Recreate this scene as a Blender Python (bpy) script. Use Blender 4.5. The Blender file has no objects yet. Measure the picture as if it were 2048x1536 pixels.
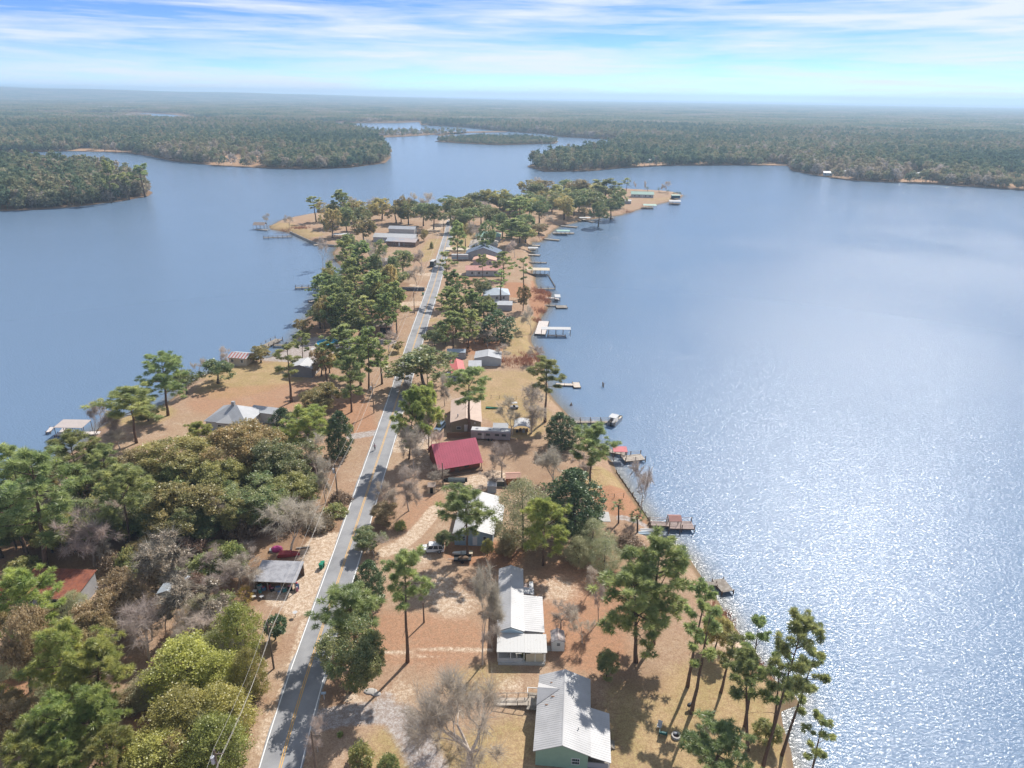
import bpy, bmesh, math, random
import numpy as np
from mathutils import Vector, Matrix
random.seed(7)
RNG = np.random.default_rng(7)
sc = bpy.context.scene
COL = sc.collection
# ------------------------------------------------------------------ camera
FPX, CAMZ, PITCH, ROLL = 1400.0, 86.5, math.radians(22.4), math.radians(0.8)
R0 = np.array([1, 0, 0.]); FW = np.array([0, math.cos(PITCH), -math.sin(PITCH)]); U0 = np.array([0, math.sin(PITCH), math.cos(PITCH)])
RT = R0 * math.cos(ROLL) + U0 * math.sin(ROLL); UP = U0 * math.cos(ROLL) - R0 * math.sin(ROLL)
CP = np.array([0, 0, CAMZ])
cd = bpy.data.cameras.new("camera"); cam = bpy.data.objects.new("camera", cd); COL.objects.link(cam)
cam.matrix_world = Matrix(((RT[0], UP[0], -FW[0], 0), (RT[1], UP[1], -FW[1], 0), (RT[2], UP[2], -FW[2], CAMZ), (0, 0, 0, 1)))
cd.sensor_width = 36; cd.lens = FPX / 2048 * 36; cd.clip_start = 1; cd.clip_end = 60000
sc.camera = cam
# ------------------------------------------------------------------ sky, sun, exposure
SUN_AZ, SUN_EL = math.radians(30.5), math.radians(43.7)
w = bpy.data.worlds.new("World"); sc.world = w; w.use_nodes = True
nt = w.node_tree; N = nt.nodes; L = nt.links; N.clear()
sky = N.new("ShaderNodeTexSky"); sky.sky_type = 'NISHITA'; sky.sun_disc = False
sky.sun_elevation = SUN_EL; sky.sun_rotation = SUN_AZ; sky.air_density = 0.33; sky.dust_density = 0.0; sky.ozone_density = 3.0
hsv = N.new("ShaderNodeHueSaturation"); hsv.inputs['Saturation'].default_value = 1.14; hsv.inputs['Hue'].default_value = .506; hsv.inputs['Value'].default_value = 1.0
L.new(sky.outputs[0], hsv.inputs['Color'])
tc = N.new("ShaderNodeTexCoord")
mp = N.new("ShaderNodeMapping"); mp.inputs['Rotation'].default_value = (0, math.radians(2.0), 0); mp.inputs['Scale'].default_value = (1.3, 1.3, 16.0)
L.new(tc.outputs['Generated'], mp.inputs['Vector'])
n1 = N.new("ShaderNodeTexNoise"); n1.inputs['Scale'].default_value = 2.3; n1.inputs['Detail'].default_value = 9; n1.inputs['Roughness'].default_value = .55; n1.inputs['Distortion'].default_value = .35
mp2 = N.new("ShaderNodeMapping"); mp2.inputs['Rotation'].default_value = (0, math.radians(-1.0), .4); mp2.inputs['Scale'].default_value = (5.0, 5.0, 90.0)
L.new(tc.outputs['Generated'], mp2.inputs['Vector'])
n2 = N.new("ShaderNodeTexNoise"); n2.inputs['Scale'].default_value = 1.6; n2.inputs['Detail'].default_value = 8; n2.inputs['Roughness'].default_value = .6; n2.inputs['Distortion'].default_value = .6
L.new(mp.outputs[0], n1.inputs['Vector']); L.new(mp2.outputs[0], n2.inputs['Vector'])
mx = N.new("ShaderNodeMath"); mx.operation = 'MULTIPLY_ADD'; mx.inputs[1].default_value = .45; L.new(n2.outputs['Fac'], mx.inputs[0]); L.new(n1.outputs['Fac'], mx.inputs[2])
cr = N.new("ShaderNodeValToRGB"); cr.color_ramp.elements[0].position = .60; cr.color_ramp.elements[1].position = .88
cr.color_ramp.elements[0].color = (0, 0, 0, 1); cr.color_ramp.elements[1].color = (.92, .92, .92, 1)
L.new(mx.outputs[0], cr.inputs[0])
mc = N.new("ShaderNodeMix"); mc.data_type = 'RGBA'; mc.inputs['B'].default_value = (5.0, 5.35, 5.9, 1)
L.new(cr.outputs[0], mc.inputs['Factor']); L.new(hsv.outputs[0], mc.inputs['A'])
bg = N.new("ShaderNodeBackground"); bg.inputs['Strength'].default_value = 0.054
L.new(mc.outputs['Result'], bg.inputs['Color'])
ow = N.new("ShaderNodeOutputWorld"); L.new(bg.outputs[0], ow.inputs['Surface'])
sd = bpy.data.lights.new("sun", 'SUN'); sd.energy = 2.1; sd.angle = math.radians(.55); sd.color = (1, .95, .88)
sun = bpy.data.objects.new("sun", sd); COL.objects.link(sun)
sv = Vector((math.sin(SUN_AZ) * math.cos(SUN_EL), math.cos(SUN_AZ) * math.cos(SUN_EL), math.sin(SUN_EL)))
sun.rotation_euler = sv.to_track_quat('Z', 'Y').to_euler(); sun.location = (0, 0, 300)
vs = sc.view_settings; vs.view_transform = 'Standard'; vs.look = 'None'; vs.exposure = 1.72; vs.gamma = 1; vs.use_curve_mapping = False
sc.cycles.use_denoising = True
sc.cycles.max_bounces = 6; sc.cycles.transparent_max_bounces = 6; sc.cycles.volume_bounces = 0
sc.cycles.sample_clamp_indirect = 4

# ------------------------------------------------------------------ helpers
LAND = 1.5
def ray(x, y): return FW + RT * (x - 1024) / FPX + UP * (768 - y) / FPX
def G(x, y, z=LAND):
    d = ray(x, y); return CP + d * ((z - CAMZ) / d[2])
def PX(p):
    v = np.asarray(p, float) - CP; dz = v @ FW
    return 1024 + FPX * (v @ RT) / dz, 768 - FPX * (v @ UP) / dz
def depth(p): return (np.asarray(p, float) - CP) @ FW
MATS = {}
def nn(nt, t, **kw):
    n = nt.nodes.new(t)
    for k, v in kw.items():
        if k in n.inputs: n.inputs[k].default_value = v
        else: setattr(n, k, v)
    return n
def mat(name, rgb, rough=.6, var=.12, scale=1.5, metal=0, spec=.3, bump=0, rgb2=None, lo=.45, hi=.65, objvar=0):
    if name in MATS: return MATS[name]
    m = bpy.data.materials.new(name); m.use_nodes = True; nt = m.node_tree; b = nt.nodes['Principled BSDF']
    b.inputs['Roughness'].default_value = rough; b.inputs['Metallic'].default_value = metal; b.inputs['Specular IOR Level'].default_value = spec
    tc = nn(nt, 'ShaderNodeTexCoord')
    nz = nn(nt, 'ShaderNodeTexNoise', Scale=scale, Detail=6.0, Roughness=.6)
    nt.links.new(tc.outputs['Object'], nz.inputs['Vector'])
    r = nn(nt, 'ShaderNodeValToRGB'); c2 = rgb2 or tuple(c * (1 - 2.2 * var) for c in rgb)
    r.color_ramp.elements[0].position = lo - .15 if rgb2 is None else lo; r.color_ramp.elements[1].position = hi + .1 if rgb2 is None else hi
    r.color_ramp.elements[0].color = (*c2, 1); r.color_ramp.elements[1].color = (*rgb, 1)
    nt.links.new(nz.outputs['Fac'], r.inputs[0])
    out = r.outputs[0]
    if objvar:
        oi = nn(nt, 'ShaderNodeObjectInfo'); h = nn(nt, 'ShaderNodeHueSaturation')
        mr = nn(nt, 'ShaderNodeMapRange'); mr.inputs['To Min'].default_value = 1 - objvar; mr.inputs['To Max'].default_value = 1 + objvar
        nt.links.new(oi.outputs['Random'], mr.inputs['Value']); nt.links.new(mr.outputs[0], h.inputs['Value']); nt.links.new(out, h.inputs['Color']); out = h.outputs[0]
    nt.links.new(out, b.inputs['Base Color'])
    if bump:
        bp = nn(nt, 'ShaderNodeBump', Strength=bump, Distance=.05); nt.links.new(nz.outputs['Fac'], bp.inputs['Height']); nt.links.new(bp.outputs[0], b.inputs['Normal'])
    MATS[name] = m; return m
def leafmat(name, c1, c2, tr=.35, hv=.025, vv=.22):
    """leaves: colour from clump to clump (tint attribute) and from tree to tree; light also comes through them"""
    m = bpy.data.materials.new(name); m.use_nodes = True; nt = m.node_tree; nt.nodes.clear(); l = nt.links
    at = nn(nt, 'ShaderNodeAttribute', attribute_name='tint')
    mx = nn(nt, 'ShaderNodeMix', data_type='RGBA'); mx.inputs['A'].default_value = (*c1, 1); mx.inputs['B'].default_value = (*c2, 1)
    l.new(at.outputs['Fac'], mx.inputs['Factor'])
    oi = nn(nt, 'ShaderNodeObjectInfo')
    h = nn(nt, 'ShaderNodeHueSaturation')
    a = nn(nt, 'ShaderNodeMapRange'); a.inputs['To Min'].default_value = .5 - hv; a.inputs['To Max'].default_value = .5 + hv
    b = nn(nt, 'ShaderNodeMath', operation='MULTIPLY'); b.inputs[1].default_value = 7.31
    b2 = nn(nt, 'ShaderNodeMath', operation='FRACT')
    c = nn(nt, 'ShaderNodeMapRange'); c.inputs['To Min'].default_value = 1 - vv; c.inputs['To Max'].default_value = 1 + vv
    l.new(oi.outputs['Random'], a.inputs['Value']); l.new(oi.outputs['Random'], b.inputs[0]); l.new(b.outputs[0], b2.inputs[0]); l.new(b2.outputs[0], c.inputs['Value'])
    l.new(a.outputs[0], h.inputs['Hue']); l.new(c.outputs[0], h.inputs['Value']); l.new(mx.outputs['Result'], h.inputs['Color'])
    d = nn(nt, 'ShaderNodeBsdfDiffuse'); t = nn(nt, 'ShaderNodeBsdfTranslucent'); ms = nn(nt, 'ShaderNodeMixShader', Fac=tr)
    l.new(h.outputs[0], d.inputs['Color']); l.new(h.outputs[0], t.inputs['Color'])
    l.new(d.outputs[0], ms.inputs[1]); l.new(t.outputs[0], ms.inputs[2])
    g = nn(nt, 'ShaderNodeBsdfGlossy', Roughness=.45); g.inputs['Color'].default_value = (1, 1, 1, 1)
    ms2 = nn(nt, 'ShaderNodeMixShader', Fac=.035); l.new(ms.outputs[0], ms2.inputs[1]); l.new(g.outputs[0], ms2.inputs[2])
    o = nn(nt, 'ShaderNodeOutputMaterial'); l.new(ms2.outputs[0], o.inputs['Surface'])
    return m
class MB:
    def __init__(s): s.v = []; s.f = []; s.m = []
    def add(s, vs, fs, mi=0):
        o = len(s.v); s.v += [tuple(map(float, v)) for v in vs]; s.f += [tuple(i + o for i in f) for f in fs]; s.m += [mi] * len(fs); return s
    def box(s, x0, x1, y0, y1, z0, z1, mi=0):
        return s.add([(x0, y0, z0), (x1, y0, z0), (x1, y1, z0), (x0, y1, z0), (x0, y0, z1), (x1, y0, z1), (x1, y1, z1), (x0, y1, z1)],
                     [(3, 2, 1, 0), (4, 5, 6, 7), (0, 1, 5, 4), (1, 2, 6, 5), (2, 3, 7, 6), (3, 0, 4, 7)], mi)
    def obox(s, p, q, wd, z0, z1, mi=0):
        """box along p-q in plan"""
        p = np.array(p[:2], float); q = np.array(q[:2], float); d = q - p; ln = np.hypot(*d); d = d / max(ln, 1e-6); n = np.array([-d[1], d[0]]) * wd / 2
        c = [p - n, q - n, q + n, p + n]
        return s.add([(*k, z0) for k in c] + [(*k, z1) for k in c], [(3, 2, 1, 0), (4, 5, 6, 7), (0, 1, 5, 4), (1, 2, 6, 5), (2, 3, 7, 6), (3, 0, 4, 7)], mi)
    def slab(s, quad, th, mi=0):
        q = [np.array(p, float) for p in quad]; n = np.cross(q[1] - q[0], q[-1] - q[0]); n = n / np.linalg.norm(n) * th; k = len(q)
        return s.add(list(q) + [p - n for p in q], [tuple(range(k)), tuple(range(2 * k - 1, k - 1, -1))] + [(i, i + k, (i + 1) % k + k, (i + 1) % k) for i in range(k)], mi)
    def prism(s, poly, a0, a1, ax='y', mi=0):
        """2D profile (u,z) extruded along ax"""
        k = len(poly); f = (lambda u, z, a: (u, a, z)) if ax == 'y' else (lambda u, z, a: (a, u, z))
        return s.add([f(u, z, a0) for u, z in poly] + [f(u, z, a1) for u, z in poly], [tuple(range(k)), tuple(range(2 * k - 1, k - 1, -1))] + [(i, i + k, (i + 1) % k + k, (i + 1) % k) for i in range(k)], mi)
    def tube(s, pts, rad, n=6, mi=0, cap=True):
        pts = [np.array(p, float) for p in pts]; o = []; fs = []
        for i, p in enumerate(pts):
            t = pts[min(i + 1, len(pts) - 1)] - pts[max(i - 1, 0)]; t = t / (np.linalg.norm(t) + 1e-9)
            a = np.cross(t, (0, 0, 1) if abs(t[2]) < .9 else (1, 0, 0)); a /= np.linalg.norm(a); b = np.cross(t, a)
            r = rad[i] if hasattr(rad, '__len__') else rad
            o += [p + r * (a * math.cos(2 * math.pi * k / n) + b * math.sin(2 * math.pi * k / n)) for k in range(n)]
        for i in range(len(pts) - 1):
            fs += [(i * n + k, i * n + (k + 1) % n, (i + 1) * n + (k + 1) % n, (i + 1) * n + k) for k in range(n)]
        if cap: fs += [tuple(range(n - 1, -1, -1)), tuple(range(len(o) - n, len(o)))]
        return s.add(o, fs, mi)
    def ell(s, c, r, nu=8, nv=5, mi=0):
        o = []; fs = []
        for j in range(nv + 1):
            th = math.pi * j / nv
            o += [(c[0] + r[0] * math.sin(th) * math.cos(2 * math.pi * i / nu), c[1] + r[1] * math.sin(th) * math.sin(2 * math.pi * i / nu), c[2] + r[2] * math.cos(th)) for i in range(nu)]
        for j in range(nv): fs += [(j * nu + i, (j + 1) * nu + i, (j + 1) * nu + (i + 1) % nu, j * nu + (i + 1) % nu) for i in range(nu)]
        return s.add(o, fs, mi)
    def mesh(s, name, mats, smooth=False):
        me = bpy.data.meshes.new(name); me.from_pydata(s.v, [], s.f)
        for m in (mats if isinstance(mats, (list, tuple)) else [mats]): me.materials.append(m)
        if any(s.m): me.polygons.foreach_set('material_index', s.m)
        if smooth: me.polygons.foreach_set('use_smooth', [True] * len(me.polygons))
        bm = bmesh.new(); bm.from_mesh(me); bmesh.ops.recalc_face_normals(bm, faces=bm.faces); bm.to_mesh(me); bm.free()
        return me
    def build(s, name, mats, parent=None, smooth=False, **kw): return link(name, s.mesh(name, mats, smooth), parent, **kw)
def link(name, me, parent=None, loc=(0, 0, 0), rz=0, **props):
    o = bpy.data.objects.new(name, me); COL.objects.link(o); o.location = loc; o.rotation_euler = (0, 0, rz)
    if parent is not None: o.parent = parent
    for k, v in props.items(): o[k] = v
    return o
def thing(name, label, cat, loc, rz=0, group=None):
    o = bpy.data.objects.new(name, None); COL.objects.link(o); o.empty_display_size = .3
    o.location = tuple(map(float, loc)); o.rotation_euler = (0, 0, rz); o['label'] = label; o['category'] = cat
    if group: o['group'] = group
    return o
def inpoly(P, poly):
    poly = np.asarray(poly, float)[:, :2]; x, y = P[:, 0], P[:, 1]; r = np.zeros(len(P), bool); j = len(poly) - 1
    for i in range(len(poly)):
        xi, yi = poly[i]; xj, yj = poly[j]
        c = ((yi > y) != (yj > y)); 
        with np.errstate(divide='ignore', invalid='ignore'): r ^= c & (x < (xj - xi) * (y - yi) / (yj - yi) + xi)
        j = i
    return r
def segdist(P, a, b):
    a = np.asarray(a[:2], float); b = np.asarray(b[:2], float); d = b - a; t = np.clip(((P - a) @ d) / max(d @ d, 1e-9), 0, 1)
    return np.hypot(*(P - a - t[:, None] * d).T)
def polydist(P, poly):
    r = np.full(len(P), 1e9)
    for i in range(len(poly)): r = np.minimum(r, segdist(P, poly[i], poly[(i + 1) % len(poly)]))
    return np.where(inpoly(P, poly), r, -r)
# ------------------------------------------------------------------ land, water, road
SHORE_PX = [(1620, 1640), (1596, 1560), (1586, 1500), (1570, 1450), (1566, 1425), (1604, 1412), (1596, 1392), (1556, 1362), (1520, 1322), (1486, 1272), (1458, 1232), (1436, 1196), (1404, 1150), (1384, 1120),
 (1352, 1088), (1312, 1068), (1303, 1042), (1270, 995), (1238, 949), (1228, 925), (1200, 896), (1166, 866), (1140, 832), (1112, 802), (1098, 782), (1092, 755), (1086, 722), (1074, 700), (1064, 684), (1070, 664), (1082, 640),
 (1096, 618), (1102, 606), (1101, 586), (1078, 578), (1072, 560), (1066, 545), (1062, 520), (1060, 500), (1064, 484), (1080, 485), (1092, 476), (1104, 464), (1120, 452), (1144, 447), (1164, 441), (1190, 438), (1245, 430), (1262, 425),
 (1272, 421), (1306, 412), (1324, 407), (1346, 402), (1362, 396), (1368, 391), (1352, 386), (1330, 383), (1290, 381), (1240, 378), (1180, 382), (1100, 388), (1010, 398), (950, 408), (905, 414), (840, 416), (740, 419), (650, 424), (618, 429),
 (580, 436), (555, 443), (537, 452), (540, 459), (582, 466), (604, 477), (626, 487), (642, 491), (672, 495), (664, 505), (668, 520), (690, 540), (678, 555), (662, 566), (652, 576), (634, 592), (622, 618), (604, 650), (590, 676), (578, 694), (556, 706), (536, 716),
 (512, 716), (490, 726), (458, 735), (430, 742), (402, 750), (386, 761), (362, 778), (330, 806), (300, 822), (262, 829), (222, 842), (192, 858), (172, 884), (140, 905), (80, 940), (0, 985), (-120, 1040), (-400, 1150), (-700, 1300), (-900, 1640)]
SHORE = np.array([G(x, y, 0.0)[:2] for x, y in SHORE_PX])
SHORE = np.vstack([SHORE, [[-190, -60], [60, -60]]])
def densify(poly, step=5., amp=.5):
    out = []
    for i in range(len(poly)):
        a, b = poly[i], poly[(i + 1) % len(poly)]; d = b - a; ln = np.hypot(*d); k = max(1, int(ln / step)); nrm = np.array([-d[1], d[0]]) / max(ln, 1e-6)
        for j in range(k):
            out.append(a + d * j / k + (nrm * RNG.normal(0, amp * min(1, ln / 12)) if j else 0))
    return np.array(out)
SHORE = densify(SHORE)
def lines(specs):
    out = []
    for a, b, s in specs: out += list(np.arange(a, b, s))
    return np.array(out)
def grid_mesh(name, X, Y, Z, keep, mats, attrs):
    nx, ny = len(X), len(Y)
    co = np.empty((ny, nx, 3), np.float32); co[..., 0] = X[None]; co[..., 1] = Y[:, None]; co[..., 2] = Z
    ii = np.arange(ny * nx).reshape(ny, nx); f = np.stack([ii[:-1, :-1], ii[:-1, 1:], ii[1:, 1:], ii[1:, :-1]], -1).reshape(-1, 4)
    f = f[keep.reshape(-1)[f].any(1)]
    used = np.unique(f); remap = np.full(ny * nx, -1); remap[used] = np.arange(len(used))
    me = quad_mesh(name, co.reshape(-1, 3)[used], remap[f], mats)
    for k, v in attrs.items():
        a = me.attributes.new(k, 'FLOAT', 'POINT'); a.data.foreach_set('value', v.reshape(-1)[used].astype(np.float32))
    return me
def quad_mesh(name, co, f, m):
    me = bpy.data.meshes.new(name); k = f.shape[1]
    me.vertices.add(len(co)); me.vertices.foreach_set('co', np.asarray(co, np.float32).ravel())
    me.loops.add(f.size); me.loops.foreach_set('vertex_index', f.ravel().astype(np.int32))
    me.polygons.add(len(f)); me.polygons.foreach_set('loop_start', (np.arange(len(f)) * k).astype(np.int32))
    me.materials.append(m); me.update(calc_edges=True); return me
# ground material
def ground_material():
    m = bpy.data.materials.new('pine_straw_ground'); m.use_nodes = True; nt = m.node_tree; l = nt.links; b = nt.nodes['Principled BSDF']
    b.inputs['Roughness'].default_value = .95; b.inputs['Specular IOR Level'].default_value = .05
    geo = nn(nt, 'ShaderNodeNewGeometry'); pos = geo.outputs['Position']
    def noise(s, d=5., r=.6, dist=0.):
        n = nn(nt, 'ShaderNodeTexNoise', Scale=s, Detail=d, Roughness=r, Distortion=dist); l.new(pos, n.inputs['Vector']); return n.outputs['Fac']
    def ramp(f, a, c):
        r = nn(nt, 'ShaderNodeMapRange', interpolation_type='SMOOTHSTEP'); r.inputs['From Min'].default_value = a; r.inputs['From Max'].default_value = c; l.new(f, r.inputs['Value']); return r.outputs[0]
    def mix(f, A, B, mode='MIX'):
        x = nn(nt, 'ShaderNodeMix', data_type='RGBA', blend_type=mode)
        if isinstance(f, float): x.inputs['Factor'].default_value = f
        else: l.new(f, x.inputs['Factor'])
        for s, v in (('A', A), ('B', B)):
            if isinstance(v, tuple): x.inputs[s].default_value = (*v, 1)
            else: l.new(v, x.inputs[s])
        return x.outputs['Result']
    big = noise(.05); mid = noise(.22, 6., .65); fine = noise(1.3, 6., .7); speck = noise(5., 4., .8)
    c = mix(ramp(big, .38, .62), (.405, .278, .192), (.42, .31, .212))
    c = mix(ramp(mid, .50, .72), c, (.48, .37, .27))
    lit = nn(nt, 'ShaderNodeMath', operation='MULTIPLY'); lit.inputs[1].default_value = .45; l.new(ramp(mid, .46, .30), lit.inputs[0])
    c = mix(lit.outputs[0], c, (.35, .215, .135))
    def masked(name, col, c, wob=.7):
        at = nn(nt, 'ShaderNodeAttribute', attribute_name=name)
        s = nn(nt, 'ShaderNodeMath', operation='SUBTRACT'); l.new(fine, s.inputs[0]); s.inputs[1].default_value = .5
        k = nn(nt, 'ShaderNodeMath', operation='MULTIPLY_ADD'); k.inputs[1].default_value = wob; l.new(s.outputs[0], k.inputs[0]); l.new(at.outputs['Fac'], k.inputs[2])
        k2 = nn(nt, 'ShaderNodeMath', operation='MULTIPLY'); l.new(ramp(k.outputs[0], .25, .75), k2.inputs[0]); l.new(ramp(at.outputs['Fac'], .02, .2), k2.inputs[1])
        return mix(k2.outputs[0], c, col)
    c = masked('lawn', mix(ramp(mid, .4, .62), (.38, .30, .145), (.46, .34, .19)), c)
    c = masked('litter', mix(ramp(mid, .4, .6), (.25, .165, .11), (.33, .22, .14)), c)
    c = masked('red', (.42, .225, .135), c)
    c = masked('sand', mix(ramp(fine, .35, .65), (.55, .42, .30), (.66, .55, .43)), c)
    c = masked('gravel', mix(ramp(fine, .4, .6), (.37, .345, .33), (.46, .43, .41)), c)
    c = masked('wet', (.21, .16, .10), c)
    c = mix(ramp(speck, .58, .42), c, mix(.5, c, (.17, .10, .06)))
    c2 = mix(ramp(fine, .34, .62), mix(.35, c, (.2, .11, .06)), c)
    l.new(c2, b.inputs['Base Color'])
    bp = nn(nt, 'ShaderNodeBump', Strength=.5, Distance=.12); l.new(fine, bp.inputs['Height']); l.new(bp.outputs[0], b.inputs['Normal'])
    return m
GROUND = ground_material()
XL = lines([(-330, -130, 4), (-130, 70, .8), (70, 240, 3)]); YL = lines([(-70, 50, 3), (50, 300, .9), (300, 520, 2.2), (520, 800, 3.2)])
gx, gy = np.meshgrid(XL, YL); PT = np.stack([gx.ravel(), gy.ravel()], 1)
SD = polydist(PT, SHORE)
Zg = np.clip(-.1 + .33 * SD, -2.5, LAND)
def capsule(pts, r, soft=1.2):
    pts = [G(*p)[:2] for p in pts]; d = np.full(len(PT), 1e9)
    for a, b in zip(pts, pts[1:] if len(pts) > 1 else pts): d = np.minimum(d, segdist(PT, a, b))
    return np.clip((r - d) / soft + .5, 0, 1)
def union(specs): 
    o = np.zeros(len(PT))
    for s in specs: o = np.maximum(o, capsule(s[0], s[1], s[2] if len(s) > 2 else 1.6) * (s[3] if len(s) > 3 else 1))
    return o
sand = union([([(640, 1110), (655, 1090)], 4.5), ([(605, 1195), (560, 1195)], 2.6), ([(600, 1210), (640, 1130)], 3.0), ([(610, 1135), (600, 1180)], 2.5),
 ([(872, 1018), (846, 1050), (822, 1075), (800, 1092), (770, 1104)], 1.7, 1.2), ([(800, 1098), (850, 1118)], 1.6, 1.5, .7), ([(940, 968), (995, 955), (1010, 960)], 3.4), ([(850, 888), (800, 895)], 3, 2., .8), ([(830, 870), (790, 880)], 2.6, 2, .7),
 ([(812, 608), (842, 607)], 3.5), ([(824, 570), (846, 577)], 2, 2, .8), ([(842, 548), (862, 550)], 2.5), ([(930, 548), (905, 549)], 2, 2, .9), ([(905, 1205)], 5, 5, .62), ([(870, 1170)], 5, 5, .6), ([(1115, 1180)], 5, 6, .6),
 ([(610, 1240), (585, 1320), (560, 1400)], .7, 1.2, .8), ([(545, 1420), (520, 1500)], 1.3, 2, .6), ([(700, 1395), (715, 1400)], 1, 1, .8), ([(800, 1385)], 3, 4, .55), ([(1020, 1370)], 3, 4, .55), ([(866, 460), (890, 445), (900, 420)], 4, 4), ([(880, 530), (868, 545)], 2), ([(770, 1305), (900, 1297), (985, 1300)], .5, .9, .75), ([(770, 1318), (900, 1310), (985, 1312)], .4, .9, .6),
 ([(890, 905), (850, 930)], 4, 4, .6), ([(1205, 1010), (1215, 1030)], 1, 2, .5), ([(930, 985)], 4, 4, .5), ([(1455, 1240), (1480, 1290)], 3, 4, .7), ([(1430, 1280)], 3, 4, .5)])
gravel = union([([(640, 1440), (700, 1428), (760, 1425), (800, 1432)], 2.0, 1.5), ([(800, 1435), (830, 1480), (860, 1540)], 2.6, 2.5, .85), ([(770, 1400)], 2, 2, .6), ([(735, 683), (775, 684)], 3.2, .8), ([(705, 873), (748, 866)], 1.8, 1.2, .9), ([(600, 690), (660, 690)], 9, 3), ([(545, 712), (620, 716)], 5, 3, .9), ([(860, 870), (830, 880)], 3, 4, .6), ([(1240, 1035), (1295, 1044)], .9, .8), ([(900, 900)], 2, 3, .5)])
lawn = union([([(985, 805), (1040, 830)], 9, 5), ([(1040, 855)], 7, 4), ([(470, 770), (560, 745)], 12, 6, .75), ([(440, 745), (500, 735)], 6, 4), ([(1195, 955), (1240, 985)], 6, 3, .8), ([(1000, 770), (1060, 770)], 14, 6, .6), ([(1040, 700), (1060, 640)], 7, 5, .8), ([(1330, 1450), (1450, 1400), (1480, 1480)], 9, 6, .8), ([(1260, 1400), (1250, 1500)], 5, 4, .6),
 ([(240, 830), (300, 830)], 7, 4, .85), ([(780, 1500), (930, 1520), (1040, 1480)], 5, 5, .7), ([(930, 500), (935, 470)], 8, 6, .8), ([(620, 470), (560, 450)], 10, 6, .7), ([(870, 480), (845, 520)], 5, 5, .8), ([(1300, 400), (1340, 396)], 10, 8, .5), ([(520, 1300), (560, 1240)], 3, 4, .5), ([(780, 706), (800, 700)], 4, 2), ([(860, 640)], 4, 4, .7), ([(930, 1365), (1000, 1350)], 4, 4, .6)])
litter = union([([(-100, 1050), (100, 1060), (300, 1050), (450, 1040), (560, 1060)], 15, 6), ([(480, 940), (560, 960), (600, 960)], 9, 5), ([(380, 1180), (470, 1190)], 6, 4, .8), ([(530, 1185), (560, 1180)], 3.5, 2, .8), ([(50, 1350), (60, 1250)], 5, 4, .6), ([(1060, 1110), (1200, 1120)], 6, 4, .55), ([(660, 640), (720, 620), (760, 580)], 18, 6), ([(700, 520), (740, 560)], 12, 6), ([(640, 420), (900, 425), (1000, 425), (1200, 395)], 16, 8, .8), ([(920, 660), (960, 640)], 10, 5, .6), ([(1240, 1340), (1290, 1360)], 5, 4, .5), ([(730, 1060), (760, 1030)], 4, 3, .7), ([(690, 1400), (680, 1380)], 3, 2, .7), ([(1050, 910), (1110, 960)], 7, 4, .5), ([(990, 1200), (985, 1310)], .9, 1, .8)])
red = union([([(900, 1280), (780, 1270)], 8, 6, .55), ([(1150, 1170), (1250, 1200)], 9, 6, .6), ([(960, 695), (970, 690)], 8, 4), ([(1120, 1230), (1180, 1290)], 8, 6, .6), ([(310, 1450), (280, 1520)], 6, 4, .7), ([(40, 1330), (20, 1400)], 6, 4, .6), ([(1240, 1000), (1270, 1010)], 7, 2, .8), ([(450, 800), (600, 790)], 12, 6, .5), ([(700, 800), (720, 860)], 6, 4, .6), ([(1080, 585), (1088, 625), (1085, 560)], 6, 3, .8), ([(1040, 590), (1030, 570)], 6, 4, .8), ([(930, 560)], 10, 6, .6), ([(860, 1000), (830, 1050)], 5, 5, .5), ([(935, 1100), (1000, 1110)], 5, 3, .8)])
wet = np.clip(1.15 - SD / 2.2, 0, 1)
ground = link('ground', grid_mesh('ground', XL, YL, Zg.reshape(gx.shape), (SD > -9), GROUND, dict(sand=sand, gravel=gravel, lawn=lawn, litter=litter, red=red, wet=wet)), kind='structure')
def gz(x, y):
    d = polydist(np.array([[x, y]], float), SHORE)[0]; return float(np.clip(-.1 + .33 * d, -1, LAND))

# water
def water_material():
    m = bpy.data.materials.new('lake_water'); m.use_nodes = True; nt = m.node_tree; l = nt.links; b = nt.nodes['Principled BSDF']
    b.inputs['Roughness'].default_value = .16; b.inputs['Specular IOR Level'].default_value = .34; b.inputs['IOR'].default_value = 1.33
    at = nn(nt, 'ShaderNodeAttribute', attribute_name='shallow')
    mx = nn(nt, 'ShaderNodeMix', data_type='RGBA'); mx.inputs['A'].default_value = (.13, .20, .30, 1); mx.inputs['B'].default_value = (.15, .135, .10, 1)
    l.new(at.outputs['Fac'], mx.inputs['Factor']); l.new(mx.outputs['Result'], b.inputs['Base Color'])
    geo = nn(nt, 'ShaderNodeNewGeometry')
    mp = nn(nt, 'ShaderNodeMapping'); mp.inputs['Rotation'].default_value = (0, 0, .5); mp.inputs['Scale'].default_value = (.75, 1.35, 1); l.new(geo.outputs['Position'], mp.inputs['Vector'])
    a = nn(nt, 'ShaderNodeTexNoise', Scale=1.7, Detail=3.5, Roughness=.6, Distortion=.5); l.new(mp.outputs[0], a.inputs['Vector'])
    big = nn(nt, 'ShaderNodeTexNoise', Scale=.012, Detail=3.0); l.new(geo.outputs['Position'], big.inputs['Vector'])
    mr = nn(nt, 'ShaderNodeMapRange'); mr.inputs['From Min'].default_value = .3; mr.inputs['From Max'].default_value = .7; mr.inputs['To Min'].default_value = .75; mr.inputs['To Max'].default_value = 1.15; l.new(big.outputs['Fac'], mr.inputs['Value'])
    bp = nn(nt, 'ShaderNodeBump', Distance=.19); l.new(mr.outputs[0], bp.inputs['Strength']); l.new(a.outputs['Fac'], bp.inputs['Height'])
    l.new(bp.outputs[0], b.inputs['Normal'])
    return m
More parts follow.
